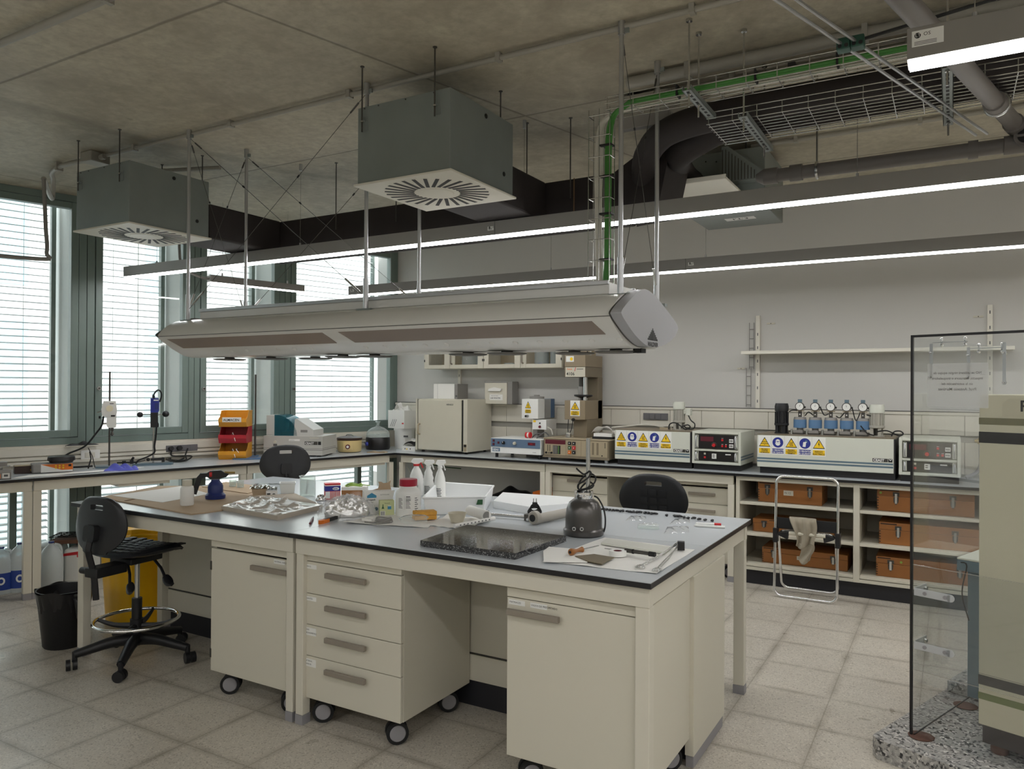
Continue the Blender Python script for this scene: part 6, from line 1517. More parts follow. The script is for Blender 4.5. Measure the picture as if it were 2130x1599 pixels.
b.box(-.012, .014, -.012, .012, .06, .085, M_INK); b.cyl((-.006, 0, .085), (-.006, 0, .105), .0025, M_STEEL, n=6); b.cyl((.008, 0, .085), (.008, 0, .105), .0025, M_STEEL, n=6); b.tube([(-.03, 0, .02), (.0, -.02, .004), (.05, -.03, .004), (.08, -.06, .004)], .0035, M_INK, 6, sub=4); b.cyl((0, 0, 0), (0, 0, .03), .012, M_INK, n=8)
tag(b.build('cable_coil', loc=P_, rz=facing(P_)), 'coiled black power cord with plug beside the taupe tool', 'cable')
a, L_, rz = longthing(1116, 1090, 1178, 1078)
M_TOOL = mat('tool_grey', 'a39e94', .45)
t = T('hand_tool', 'taupe cylindrical tool body lying left of the furnace', 'tool', a, rz)
b = MB(); b.cyl((0, 0, .026), (L_ + .05, 0, .03), .024, M_TOOL, n=22); b.lathe([(.03, 0), (.034, .004), (.034, .03), (.03, .034)], M_TOOL, n=20, T=Matrix.Translation((-.03, 0, .034)) @ Matrix.Rotation(pi / 2, 4, 'Y')); b.build('barrel', t)
b = MB(); b.cyl((-.03, 0, .034), (-.034, 0, .034), .018, M_INK, n=16); b.build('end_cap', t)
# melting furnace pot
P_, m_ = spot(1214, 1119, 40); fz = facing(P_)
t = T('pot_furnace', 'dark metallic pot furnace with rod and black cable on the island', 'furnace', P_, fz); t.scale = (.88, .88, .9)
M_POT = mat('pot_grey_metal', '5d5a58', .28, .65, var=.1, scale=5)
b = MB(); b.lathe([(0, .004), (.105, .004), (.108, .012), (.108, .028), (.1, .034), (.098, .036), (.097, .09), (.092, .135), (.078, .168), (.055, .185), (.0, .185)], M_POT, n=48); b.build('body', t)
b = MB(); b.lathe([(0, 0), (.1, 0), (.104, .0035), (0, .0035)], M_INK, n=40); b.build('base_pad', t)
b = MB(); b.lathe([(.048, .186), (.05, .19), (.05, .222), (.042, .222), (.04, .187)], M_CHROME, n=28); b.prism([(-.052, .19), (-.036, .19), (-.036, .23), (-.048, .23)], -.02, .02, M_CHROME, 'y'); b.prism([(.052, .19), (.036, .19), (.036, .228), (.048, .228)], -.02, .02, M_CHROME, 'y'); b.cyl((0, 0, .186), (0, 0, .205), .016, M_DKSTEEL, n=14); b.build('collar', t)
b = MB(); b.cyl((.022, 0, .20), (.022, 0, .50), .011, M_STEEL, n=14); b.build('rod', t)
b = MB()
for x in (-.05, -.01): b.cyl((x, -.094, .046), (x, -.103, .046), .0105, M_STEEL, n=14); b.cyl((x, -.1031, .046), (x, -.105, .046), .005, M_INK, n=10)
b.build('terminals', t)
b = MB(); b.tube([(.055, 0, .20), (.075, -.01, .19), (.10, -.03, .15), (.112, -.03, .10), (.112, -.03, .05), (.105, -.02, .02)], .0045, M_INK, 8, sub=5)
b.tube([(-.04, -.01, .345), (-.03, -.015, .335), (.0, -.02, .315), (.03, -.015, .33), (.035, -.01, .31), (0, -.02, .28), (-.03, -.02, .26), (-.025, -.015, .235), (.02, -.02, .245), (.055, -.01, .27), (.06, 0, .30), (.03, .01, .315), (-.01, .01, .29), (-.03, 0, .25), (-.02, 0, .22), (-.01, 0, .2)], .0045, M_INK, 8, sub=5)
b.tube([(-.035, .0, .225), (.0, -.02, .235), (.04, -.015, .245), (.05, .01, .26), (.02, .02, .27), (-.015, .02, .24), (-.02, .01, .21)], .0045, M_INK, 8, sub=5); b.build('cable', t)
# granite plate
gp = [onz(u, v, IZ) for u, v in ((874, 1136), (1072, 1164), (1178, 1126), (972, 1102))]
M_GRAN, N, L, P__, OC, XYZ = base('granite_dark')
v1 = N.new('ShaderNodeTexVoronoi'); v1.inputs['Scale'].default_value = 260; L.new(OC, v1.inputs['Vector'])
sc_ = N.new('ShaderNodeSeparateColor'); L.new(v1.outputs['Color'], sc_.inputs[0])
g1 = mixc(N, L, sc_.outputs[0], hexc('1d1d1e'), hexc('4a4a4b'))
g1 = mixc(N, L, ramp(N, L, sc_.outputs[1], .86, .95), g1, hexc('8c8c8c'))
L.new(g1, P__.inputs['Base Color']); P__.inputs['Roughness'].default_value = .06
c = sum(gp, Vector()) / 4
b = MB(); b.prism([(p.x - c.x, p.y - c.y) for p in gp], 0, .026, M_GRAN); tag(b.build('granite_slab', loc=c, bevel=.002), 'polished dark granite plate at the front edge of the island', 'slab')
# paper with tools
pp = ((1128, 1168), (1366, 1194), (1445, 1144), (1258, 1118))
wavy('paper_sheet', 'large white paper with tools on the right front corner', 'paper', pp, IZ, .003, M_PAPER, seed=5)
TZ2 = IZ + .006
sheet('paper_fold', 'folded white paper flap left of the wooden handled knife', 'paper', ((1130, 1147), (1131, 1169), (1222, 1170), (1236, 1146), (1142, 1138)), TZ2, .003, M_PAPER)
a, L_, rz = longthing(1186, 1155, 1245, 1141, TZ2 + .004)
t = T('graver_knife', 'knife with turned wooden handle on the white paper', 'knife', a, rz)
b = MB(); b.tube([(0, 0, .013), (.01, 0, .013), (.03, 0, .013), (.05, 0, .013), (.075, 0, .013)], lambda u: .012 + .003 * sin(u * 7) - .002 * u, M_WOOD, 12, sub=4); b.cyl((-.001, 0, .013), (-.0025, 0, .013), .006, M_INK, n=10); b.build('handle', t)
b = MB(); b.prism([(.076, -.004), (L_, -.002), (L_ + .004, .0), (L_, .004), (.076, .004)], .011, .014, M_STEEL); b.build('blade', t)
sheet('brown_scraper', 'thin brown plate lying below the wooden handled knife', 'plate', ((1196, 1157), (1222, 1168), (1252, 1174), (1278, 1160), (1236, 1153)), TZ2 + .0035, .0025, mat('brown_plate', '6d6046', .5, .3))
sheet('plastic_ruler_tray', 'pale flat plastic tray at the back of the tool paper', 'tray', ((1250, 1132), (1383, 1152), (1396, 1141), (1262, 1123)), TZ2, .008, mat('pale_plastic', 'd3d3c9', .35))
P_, m_ = spot(1285, 1158, 14, TZ2)
t = T('tape_roll', 'small white tape roll among the metal tools', 'tape', P_)
b = MB(); b.lathe([(.018, 0), (.035, 0), (.035, .02), (.018, .02), (.018, 0)], M_SWHITE, n=28); b.build('roll', t)
b = MB(); b.lathe([(.0165, .0), (.0178, .0), (.0178, .019), (.0165, .019), (.0165, 0)], M_DKRED, n=24); b.build('core', t)
a, L_, rz = longthing(1258, 1141, 1330, 1152, TZ2 + .008)
t = T('tweezers', 'thin steel tweezers lying behind the tape roll', 'tweezers', a, rz); b = MB(); b.prism([(0, -.001), (L_ * .5, .006), (L_, .004), (L_, .008), (L_ * .5, .011), (0, .001)], 0, .003, M_STEEL); b.prism([(0, -.001), (L_ * .5, -.008), (L_, -.002), (L_, -.006), (L_ * .5, -.012), (0, -.003)], 0, .003, M_STEEL); b.build('arms', t)
a, L_, rz = longthing(1300, 1149, 1363, 1158, TZ2 + .009)
t = T('syringe_tool', 'dark cylindrical pen tool with black end right of the tape', 'tool', a, rz)
b = MB(); b.cyl((0, 0, .009), (L_ * .8, 0, .009), .007, M_DKSTEEL, n=12); b.build('barrel', t); b = MB(); b.cyl((L_ * .8, 0, .009), (L_, 0, .009), .010, M_INK, n=12); b.build('grip', t)
b = MB(); b.cyl((L_ * .25, 0, .009), (L_ * .3, 0, .009), .0095, M_INK, n=12); b.build('ring', t)
def tongs(label, u0, v0, u1, v1, dz):
    a, L_, rz = longthing(u0, v0, u1, v1, TZ2)
    t = T('wire_tongs', label, 'tongs', a, rz, 'wire tongs on the paper')
    b = MB(); b.tube([(.0, .0, .006 + dz), (L_ * .4, .004, .008 + dz), (L_ * .8, 0, .016 + dz), (L_, 0, .022 + dz)], .0024, M_STEEL, 6); b.tube([(.0, -.008, .006 + dz), (L_ * .4, -.006, .008 + dz), (L_ * .8, 0, .021 + dz), (L_, .004, .027 + dz)], .0024, M_STEEL, 6); b.build('arms', t)
    b = MB()
    for k in range(3): b.tube([(-.022 + (.022 - .005 * k) * cos(q), -.004 + (.018 - .004 * k) * sin(q), .0035 + .003 * k + dz) for q in [2 * pi * j / 18 for j in range(18)]], .0016, M_STEEL, 6, closed=True)
    b.build('loop_tip', t)
tongs('wire tongs with round loop tip, left of the pair', 1334, 1178, 1412, 1140, .0)
tongs('wire tongs with round loop tip, nearest the bench corner', 1368, 1184, 1414, 1142, .0)
P_, m_ = spot(1416, 1144, 0, TZ2); t = T('tong_block', 'black square block at the far end of the tongs', 'block', P_, facing(P_)); b = MB(); b.box(-.014, .016, -.006, .02, .0, .036, M_BLACK); b.build('body', t, bevel=.002); b = MB(); b.box(-.009, .011, -.0068, -.0062, .006, .03, M_PANEL); b.build('plate', t)
# test specimens
spx = [(975, 612), (995, 614), (1020, 617), (1045, 620), (1075, 622), (1105, 626), (1125, 624), (1165, 630), (1185, 632), (1210, 632), (1235, 634), (1258, 636), (1300, 640), (1325, 642), (1350, 646), (1378, 648), (1470, 660), (1535, 665), (1555, 667), (1575, 668), (1610, 676), (1640, 682), (1685, 683), (1728, 692), (1775, 697), (1832, 702)]
b = MB(); b.tube([(-.016, -.005, .005), (-.005, .004, .007), (.008, -.003, .007), (.016, .005, .005)], lambda u: .0034 + .0026 * sin(pi * u), M_BLACK, 6, sub=3)
s0 = None
for k, (a_, c_) in enumerate(spx):
    P_ = onz(1000 + a_ / 3.804, 900 + c_ / 3.804, IZ)
    if s0 is None:
        s0 = b.build('test_sample', loc=P_, rz=.3)
        tag(s0, 'tiny black rubber sample in the long row along the far island edge', 'sample', 'black rubber samples in a row'); o = s0
    else: o = dup(s0, P_, .3 + 1.9 * sin(k * 2.3))
# bags and pens right
def zipbag(label, px, h, M=M_FILM):
    A, B_, C_, D_ = [onz(u, v, IZ) for u, v in px]; c = (A + B_ + C_ + D_) / 4
    def f(u, v):
        p = A * (1 - u) * (1 - v) + B_ * u * (1 - v) + C_ * u * v + D_ * (1 - u) * v - c
        return (p.x, p.y, .002 + h * (sin(pi * u) * sin(pi * v)) ** .6 * (.7 + .3 * sin(17 * u + 9 * v)) )
    b = MB(); b.surf(f, 22, 14, M)
    o = b.build('plastic_bag', loc=(c.x, c.y, IZ)); return tag(o, label, 'bag')
t = T('sample_box', 'small clear box with shiny lid in front of the samples', 'box', onz(1349, 1098, IZ), facing(onz(1349, 1098, IZ)))
b = MB(); b.box(-.052, .05, -.03, .03, 0, .016, M_GLASSW); b.build('box', t, bevel=.003)
b = MB(); b.surf(lambda u, v: (-.046 + .09 * u, -.026 + .052 * v, .0175 + .006 * abs(sin(8 * u + 5 * v))), 14, 8, M_FILM); b.build('film', t)
zipbag('clear plastic bag right of the small clear box', ((1380, 1112), (1434, 1108), (1432, 1094), (1388, 1096)), .012)
zipbag('clear plastic bag just behind the small clear box', ((1300, 1084), (1342, 1083), (1345, 1074), (1312, 1073)), .01)
zipbag('clear plastic bag between the sample row and the pens', ((1392, 1091), (1436, 1088), (1434, 1079), (1404, 1079)), .012)
def pen(label, u0, v0, u1, v1, M, Mc):
    a, L_, rz = longthing(u0, v0, u1, v1)
    t = T('marker_pen', label, 'pen', a, rz); b = MB(); b.cyl((0, 0, .006), (L_ * .72, 0, .006), .006, M, n=12); b.cyl((-.006, 0, .006), (0, 0, .006), .002, M, .006, n=10); b.build('barrel', t)
    b = MB(); b.cyl((L_ * .72, 0, .006), (L_, 0, .006), .0065, Mc, n=12); b.build('cap', t)
pen('white marker lying nearest the right edge of the island', 1446, 1095, 1508, 1099, M_SWHITE, M_SWHITE)
pen('white marker with red cap behind the other marker', 1449, 1091, 1500, 1093, M_SWHITE, M_RED)
# ================================================================== window bench, left floor, right-hand machine
def wspot(u, v, rp=0): return spot(u, v, rp, ZB)
# scale at the picture's left edge
P_, m_ = wspot(8, 996, 10); fz = facing(P_)
t = T('lab_scale', 'grey balance with orange key panel at the left picture edge', 'scale', P_, fz)
b = MB(); b.prism([(-.07, 0), (.10, 0), (.10, .05), (-.05, .07), (-.07, .05)], -.10, .045, M_LAMP, 'x'); b.build('body', t, bevel=.005)
b = MB(); b.box(-.095, -.02, -.0712, -.0702, .008, .04, M_ORANGE); b.box(-.01, .035, -.0712, -.0702, .008, .045, M_SWHITE); b.box(.0, .025, -.072, -.0712, .02, .035, M_INKG); b.build('key_panel', t)
b = MB(); b.cyl((-.02, .03, .06), (-.02, .03, .085), .012, M_STEEL, n=10); b.cyl((-.02, .03, .085), (-.02, .03, .09), .06, M_STEEL, n=24); b.box(-.06, .02, .0, .06, .0905, .12, M_LAMP); b.build('weighing_pan', t)
P_, m_ = wspot(57, 985, 8); fz = facing(P_)
t = T('brown_case', 'small dark brown case with yellow dot left of the orange meter', 'box', P_, fz + .1)
b = MB(); b.box(-.085, .085, -.0, .09, 0, .055, M_BROWN); b.box(-.085, .085, .0, .09, .056, .062, M_BEIGE); b.build('body', t, bevel=.005)
b = MB(); b.cyl((.03, -.0002, .025), (.03, -.0012, .025), .011, M_YEL, n=14); b.box(.06, .075, -.001, -.0002, .012, .045, M_LAMP); b.build('sticker', t)
P_, m_ = wspot(110, 984, 8); fz = facing(P_)
t = T('digital_meter', 'grey meter with sloping orange front beside the dark lid', 'meter', P_, fz + .1)
b = MB(); b.box(-.14, .14, .0, .14, 0, .075, M_LAMP); b.build('body', t, bevel=.012)
b = MB(); b.box(-.08, .135, -.0012, -.0002, .006, .07, M_SWHITE); b.prism([(-.08, .068), (.135, .068), (.135, .02), (.06, .02)], -.002, -.0013, M_ORANGE, 'y')
for k in range(6): b.cyl((.02 + (k % 3) * .025, -.0021, .055 - (k // 3) * .018), (.02 + (k % 3) * .025, -.003, .055 - (k // 3) * .018), .007, M_YEL, n=10)
b.box(.105, .125, -.003, -.0021, .045, .062, M_INK); b.build('front_panel', t)
P_ = P_ + Vector((-.01, .12, 0)) + Vector((0, 0, .0))
t = T('round_lid', 'dark round lid resting on top of the grey meter', 'lid', Vector((P_.x + .0, P_.y - .05, ZB + .076)))
b = MB(); b.lathe([(.0, 0), (.08, 0), (.085, .012), (.098, .018), (.094, .045), (.088, .05), (0, .05)], M_PANEL, n=32); b.build('body', t)
P_, m_ = wspot(77, 968, 10); fz = facing(P_)
t = T('blue_tin', 'dark blue box with white line at the back of window bench', 'box', P_, fz)
b = MB(); b.box(-.075, .075, -.04, .05, 0, .11, M_NAVY); b.box(-.0755, .0755, -.0405, .0505, .075, .08, M_SWHITE); b.box(-.0755, .0755, -.0405, .0505, .095, .1, M_INKG); b.build('body', t, bevel=.002)
wavy('paper_sheet', 'long white paper sheet along the window bench front', 'paper', ((18, 996), (250, 979), (300, 972), (60, 988)), ZB, .004, M_PAPER, seed=2)
# stirrer stand with white motor
P_, m_ = wspot(227, 972, 0); fz = facing(P_)
t = T('stirrer_stand', 'stand with white overhead stirrer motor before the window', 'stirrer', P_, fz)
b = MB(); b.box(-.10, .12, -.06, .06, .0, .014, M_STRIPE); b.build('base_plate', t, bevel=.003)
b = MB(); b.cyl((0, .02, .014), (0, .02, .80), .0075, M_DKSTEEL, n=12); b.build('rod', t)
b = MB(); b.prism([(-.055, .435), (-.06, .49), (-.045, .555), (.045, .555), (.055, .48), (.05, .425), (-.03, .425)], -.09, -.012, M_SWHITE, 'y'); b.prism([(-.01, .335), (.045, .335), (.05, .35), (.05, .424), (-.022, .424), (-.022, .355)], -.09, -.02, M_SWHITE, 'y'); b.build('motor_head', t, bevel=.008)
b = MB(); b.prism(rrect(-.038, .04, .45, .545, .01, 4), -.0912, -.0902, M_PAPER, 'y'); b.cyl((.0, -.0912, .495), (.0, -.094, .495), .026, mat('dial_cream', 'efe6c8', .3), n=24); b.box(.0, .03, -.092, -.0913, .532, .538, M_INK); b.box(.01, .04, -.094, -.0885, .428, .44, M_INK); b.build('dial', t)
b = MB(); b.lathe([(.012, .334), (.012, .31), (.006, .305), (.016, .275), (.0, .265)][::-1], M_DKSTEEL, (.02, -.055, 0), n=12); b.build('chuck', t)
b = MB(); b.box(-.03, .02, -.0115, .035, .47, .50, M_STEEL); b.cyl((-.09, -.0, .46), (-.03, 0, .48), .005, M_STEEL, n=8); b.cyl((-.08, .0, .42), (-.065, .0, .42), .011, M_INK, n=8); b.box(-.05, -.02, -.012, .03, .36, .375, M_STEEL); b.build('boss_clamp', t)
b = MB(); b.tube([(-.045, -.03, .43), (-.055, -.03, .36), (-.09, -.02, .30), (-.18, .02, .18), (-.30, .05, .12), (-.36, .04, .06), (-.34, .0, .02), (-.22, -.03, .016), (-.12, -.03, .02)], .0075, M_INK, 8, sub=6); b.build('cable', t)
P_, m_ = wspot(245, 978, 0); fz = facing(P_)
t = T('nitrile_gloves', 'violet blue gloves heaped at the stirrer stand foot', 'gloves', P_ - Vector((P_.x, P_.y, 0)).normalized() * .0, fz)
b = MB(); b.surf(lambda u, v: (-.10 + .22 * u, -.055 + .05 * v, .003 + (.065 * sin(pi * u) ** .7 * sin(pi * v) ** .7) * (.7 + .3 * sin(15 * u + 6 * v))), 26, 12, mat('glove_violet', '5f66c8', .5), both=.002); b.surf(lambda u, v: (.02 + .13 * u, -.05 + .04 * v, .004 + .05 * sin(pi * u) ** .6 * sin(pi * v) ** .6 * (.7 + .3 * sin(9 * u))), 14, 8, mat('glove_violet', '5f66c8', .5), both=.002); b.build('gloves', t)
P_, m_ = wspot(270, 966, 0); fz = facing(P_)
t = T('clamp_pile', 'dark boss clamps lying behind the violet gloves', 'clamps', P_, fz)
b = MB(); b.cyl((-.10, .03, .016), (.06, .03, .016), .007, M_INK, n=8); b.box(-.06, -.03, .01, .05, .004, .03, M_INK); b.box(.0, .03, .02, .06, .004, .035, M_INK); b.cyl((.015, .04, .035), (.03, .04, .06), .01, M_INK, n=8); b.cyl((.06, .03, .016), (.12, .05, .03), .005, M_DKSTEEL, n=8); b.build('clamps', t)
P_, m_ = wspot(192, 974, 0); fz = facing(P_)
t = T('forked_rod', 'thin dark forked rod standing left of the stirrer', 'rod', P_, fz)
b = MB(); b.tube([(.02, 0, 0), (0, 0, .10), (-.03, .01, .17)], .004, M_DKSTEEL, 6); b.tube([(-.03, .0, .0), (-.01, .0, .08), (-.02, .0, .14)], .005, M_INK, 6); b.cyl((.02, 0, 0), (.02, 0, .006), .02, M_ALU, n=12); b.build('rod', t)
# blue stirrer
P_, m_ = wspot(321, 967, 0); fz = facing(P_)
t = T('stirrer_stand', 'stand with blue and black hand homogeniser before the window', 'stirrer', P_, fz); t.scale = (.95, .95, .91)
b = MB(); b.prism([(-.18, -.03), (.14, -.03), (.16, .03), (.0, .07), (-.17, .03)], .0, .02, M_STRIPE); b.build('base_plate', t, bevel=.003)
b = MB(); b.cyl((-.01, .02, .02), (-.01, .02, .50), .008, M_STEEL, n=12); b.build('rod', t)
b = MB(); b.prism([(-.035, .36), (.025, .36), (.035, .365), (.035, .39), (.028, .41), (.028, .50), (-.035, .50)], -.065, -.0, M_BLACK, 'y'); b.build('handle', t, bevel=.008)
b = MB(); b.prism([(-.035, .501), (.028, .501), (.036, .52), (.036, .61), (.03, .635), (-.035, .635)], -.066, .0, M_SBLUE, 'y'); b.box(-.01, .03, -.0672, -.0662, .61, .622, M_SWHITE); b.box(.0, .03, -.0672, -.0662, .53, .59, M_NAVY); b.build('motor', t, bevel=.006)
b = MB(); b.cyl((-.13, -.02, .48), (-.03, -.02, .48), .006, M_STEEL, n=8); b.cyl((.03, -.02, .48), (.09, -.02, .48), .006, M_STEEL, n=8); b.ball((-.12, -.03, .48), .026, M_BLACK); b.ball((.09, -.03, .485), .03, M_BLACK); b.build('clamp_knob', t)
b = MB(); b.tube([(-.01, -.03, .635), (-.008, -.03, .67), (.02, -.03, .71), (.045, -.03, .70), (.055, -.03, .66), (.04, -.02, .60)], .007, M_INK, 8, sub=5); b.cyl((-.01, -.03, .635), (-.01, -.03, .66), .011, M_INK, n=10); b.cyl((-.02, -.03, .64), (-.02, -.03, .68), .003, M_STEEL, n=6)
b.tube([(.015, -.02, .36), (.01, -.01, .27), (0, 0, .18), (.0, -.01, .12), (-.06, -.01, .08), (-.13, -.02, .05), (-.15, -.02, .02)], .0075, M_INK, 8, sub=5); b.build('cable', t)
b = MB(); b.box(-.03, .08, -.02, .02, .045, .065, M_INK); b.ball((-.05, -.01, .055), .016, M_INK); b.box(.06, .085, -.025, .02, .03, .07, M_INK); b.build('boss_clamp', t)
b = MB(); q = WO + Vector((0, 0, 0))
pA = onz(350, 962, ZB + .006)
pts = [onz(u, v, ZB + .008) for u, v in ((335, 962), (362, 960), (385, 950), (372, 938), (350, 940), (340, 950), (358, 959), (385, 958))]
p_w = wl(2.02, -.045, 1.0)
b.tube(pts + [onz(398, 948, ZB + .03), p_w + Vector((0, 0, -.06)), p_w], .0065, M_INK, 8, sub=5)
b.tube([onz(u, v, ZB + .012) for u, v in ((325, 950), (338, 938), (352, 936), (372, 948), (350, 955))] + [onz(385, 957, ZB + .02), wl(1.93, -.12, .95), wl(1.88, -.05, 1.0)], .0065, M_INK, 8, sub=5)
tag(b.build('black_cables'), 'looped black cables from the blue homogeniser to the sockets', 'cable')
t = T('power_socket', 'row of four grey sockets below the window left of the bins', 'socket', wl(2.07, -.0225, .975), WRZ)
b = MB(); b.box(0, .29, -.012, 0, 0, .06, M_SOCK); b.build('plate', t, bevel=.003)
for k in range(4):
    b = MB(); b.box(.008 + k * .071, .062 + k * .071, -.015, -.0121, .005, .055, M_SOCK); b.build('outlet', t, bevel=.003)
b = MB(); b.cyl((.035, -.0155, .032), (.035, -.05, .036), .02, M_INK, n=12); b.cyl((.11, -.0155, .032), (.11, -.055, .036), .022, M_INK, n=12); b.build('plug', t)
t = T('wall_socket', 'square white flush socket behind the stirrer stand', 'socket', wl(2.78, -.0225, .945), WRZ)
b = MB(); b.box(0, .15, -.008, 0, 0, .085, M_PAPER); b.box(.03, .11, -.012, -.0081, .02, .065, M_UPST); b.build('plate', t, bevel=.002)
b = MB(); b.surf(lambda u, v: (-.1 + .25 * u, -.03 - .03 * v, .002 + .035 * sin(pi * u) * sin(pi * v) ** .5 * (.7 + .3 * sin(14 * u))), 14, 6, M_BLACK, both=.002)
b.box(-.1, .15, -.06, -.024, -.006, -.0005, M_UPST)
tag(b.build('dark_rag', loc=wl(2.80, 0, 1.075), rz=WRZ), 'dark rag stuffed on the ledge below the left window post', 'rag')
# colour bins
P_, m_ = wspot(484, 956, 6)
bx = Vector((P_.x, P_.y, ZB)); brz = radians(38)
def bin_(label, k, M, things):
    z = ZB + .001 + k * .152
    t = T('storage_bin', label, 'bin', (bx.x, bx.y, z), brz, 'stacked open-front storage bins')
    b = MB(); w, d, h, th = .125, .25, .15, .004
    side = [(0, 0), (d, 0), (d, h), (.085, h), (.03, h * .62), (.0, h * .56), (-.028, h * .50), (-.028, h * .30)]
    b.prism(side, -w, -w + th, M, 'x'); b.prism(side, w - th, w, M, 'x')
    b.box(-w + th, w - th, 0, d, 0, th, M); b.box(-w + th, w - th, d - th, d, th, h, M)
    b.prism([(0, 0), (th, 0), (-.024, h * .3), (-.024, h * .52), (-.028, h * .52), (-.028, h * .3)], -w + th, w - th, M, 'x')
    b.box(-w - .003, -w + .008, .085, d, h - .01, h, M); b.box(w - .008, w + .003, .085, d, h - .01, h, M)
    b.build('shell', t, bevel=.0012)
    b = MB(); b.box(-w - .0008, -w - .0002, .10, .106, .0, h, M_PAPER); b.box(-w - .0008, -w - .0002, .06, .066, .0, h * .7, M_PAPER); b.build('strap', t)
    if things:
        b = MB()
        for j in range(things): b.tube([(-.06 + .04 * j, .18, .03 + .01 * j), (-.03 + .05 * j, .1, .07 + .02 * sin(j)), (.0 + .03 * j, .0, .095), (.03 + .03 * j, -.035, .065 if j else .02)], .003, M_PAPER, 6, sub=4)
        b.tube([(-.08, .12, .03), (-.02, .08, .05), (.06, .12, .04)], .01, M_INK, 6, sub=4); b.build('cables_inside', t)
    return t
bin_('amber storage bin with cables, bottom of the stack', 0, M_YPLAS, 2)
bin_('red storage bin in the middle of the stack', 1, mat('bin_red', 'b3212f', .4), 1)
t = bin_('amber storage bin with handwritten label, top of the stack', 2, M_YPLAS, 0)
b = MB(); b.box(-.09, .08, -.0296, -.0286, .045, .09, M_PAPER); b.text('ALMACEN', .031, (-.08, -.0302, .055), M_INK, bold=.0004); b.build('paper_label', t)
P_, m_ = wspot(520, 957, 20)
t = T('retort_stand', 'stand with blue base plate and dark rod behind the bins', 'stand', onz(522, 955, ZB) + Vector((.0, .0, 0)), radians(38))
b = MB(); b.box(-.16, .17, -.03, .11, 0, .012, M_MIDBLUE); b.build('base_plate', t, bevel=.003)
qq = ony(511, 843, (onz(522, 955, ZB)).y + .30)
b = MB(); b.cyl((-.02, .30, .0), (-.02, .30, .80), .0095, M_DKSTEEL, n=12); b.box(-.05, .01, .1, .33, 0, .012, M_MIDBLUE); b.build('rod', t)
# notching machine
P_, m_ = wspot(541, 948, 4)
cn = onz(548, 948, ZB); 
t = T('notching_machine', 'grey machine with teal curved cover on the window bench', 'testing machine', cn, radians(24))
b = MB(); b.box(0, .60, 0, .40, .012, .20, M_LAMP if False else mat('machine_grey', 'b9b7b0', .42)); b.box(-.0006, .6006, -.0006, .4006, .062, .068, M_INKG); b.box(-.0006, .6006, -.0006, .4006, .078, .082, M_INKG); b.build('base', t, bevel=.005)
b = MB(); b.box(.42, .55, -.0016, -.0006, .115, .148, M_DKSTEEL); b.text('CEAST', .03, (.425, -.002, .12), M_SWHITE, bold=.0008); b.box(.555, .585, -.0016, -.0006, .115, .148, M_INK); b.box(.26, .37, -.0012, -.0002, .15, .17, M_PAPER); b.text('notchvis', .015, (.265, -.0018, .154), M_INKG); b.box(.47, .56, -.0012, -.0002, .178, .186, M_CREAM); b.build('maker_plate', t)
b = MB(); b.cyl((.12, -.0002, .14), (.12, -.012, .14), .014, M_CREAM, n=14); b.box(.10, .14, -.0012, -.0002, .10, .12, M_INKG); b.build('switch', t)
feet(t, .05, .55, .05, .35, .012, .02)
b = MB(); b.box(.0, .085, .06, .32, .2005, .40, mat('machine_grey_light', 'c9c8c3', .42)); b.box(.086, .10, .06, .32, .2005, .40, M_LAMP); b.build('side_block', t, bevel=.004)
M_TEALS = mat('teal_body', '3c6f7a', .35)
b = MB(); prof = [(.10, .22)] + [(.10 + .24 * sin(q), .22 + .19 * (sin(q * 1.0)) ** .0 * (1 - (1 - cos(pi / 2 - q)) ** 2) if False else .22 + .19 * cos(q)) for q in [pi / 2 * k / 10 for k in range(11)]]
b.prism([(.102, .2005)] + [(.102 + .23 * sin(q), .2005 + .205 * cos(q)) for q in [pi / 2 * k / 12 for k in range(13)]], .02, .034, M_TEAL, 'y')
b.prism([(.102, .2005)] + [(.102 + .23 * sin(q), .2005 + .205 * cos(q)) for q in [pi / 2 * k / 12 for k in range(13)]], .30, .314, M_TEAL, 'y')
b.surf(lambda u, v: (.102 + .23 * sin(pi / 2 * u), .034 + .266 * v, .2005 + .205 * cos(pi / 2 * u)), 14, 1, M_TEAL); b.build('curved_cover', t)
b = MB(); b.box(.13, .25, .10, .24, .2005, .24, M_DKSTEEL); b.cyl((.17, .17, .24), (.17, .17, .33), .02, M_LAMP, n=12); b.cyl((.25, .06, .28), (.25, .1, .28), .02, M_INK, n=12); b.cyl((.20, .1, .25), (.28, .12, .26), .012, M_STEEL, n=10); b.box(.14, .2, .16, .22, .33, .36, M_STRIPE); b.build('cutter', t)
b = MB(); b.prism([(.30, .2005), (.50, .2005), (.50, .26), (.325, .37), (.31, .36)], .02, .30, mat('machine_grey_light', 'c9c8c3', .42), 'y'); b.box(.37, .44, .0185, .0195, .235, .26, M_LAMP); b.build('wedge_housing', t, bevel=.004)
P_, m_ = wspot(681, 944, 4); b = MB(); b.box(-.03, .035, -.02, .02, 0, .02, M_DKSTEEL); b.cyl((-.03, 0, .01), (-.05, 0, .02), .006, M_LAMP, n=8); tag(b.build('power_adapter', loc=P_, rz=.3), 'small grey adapter between grey machine and slow cooker', 'adapter')

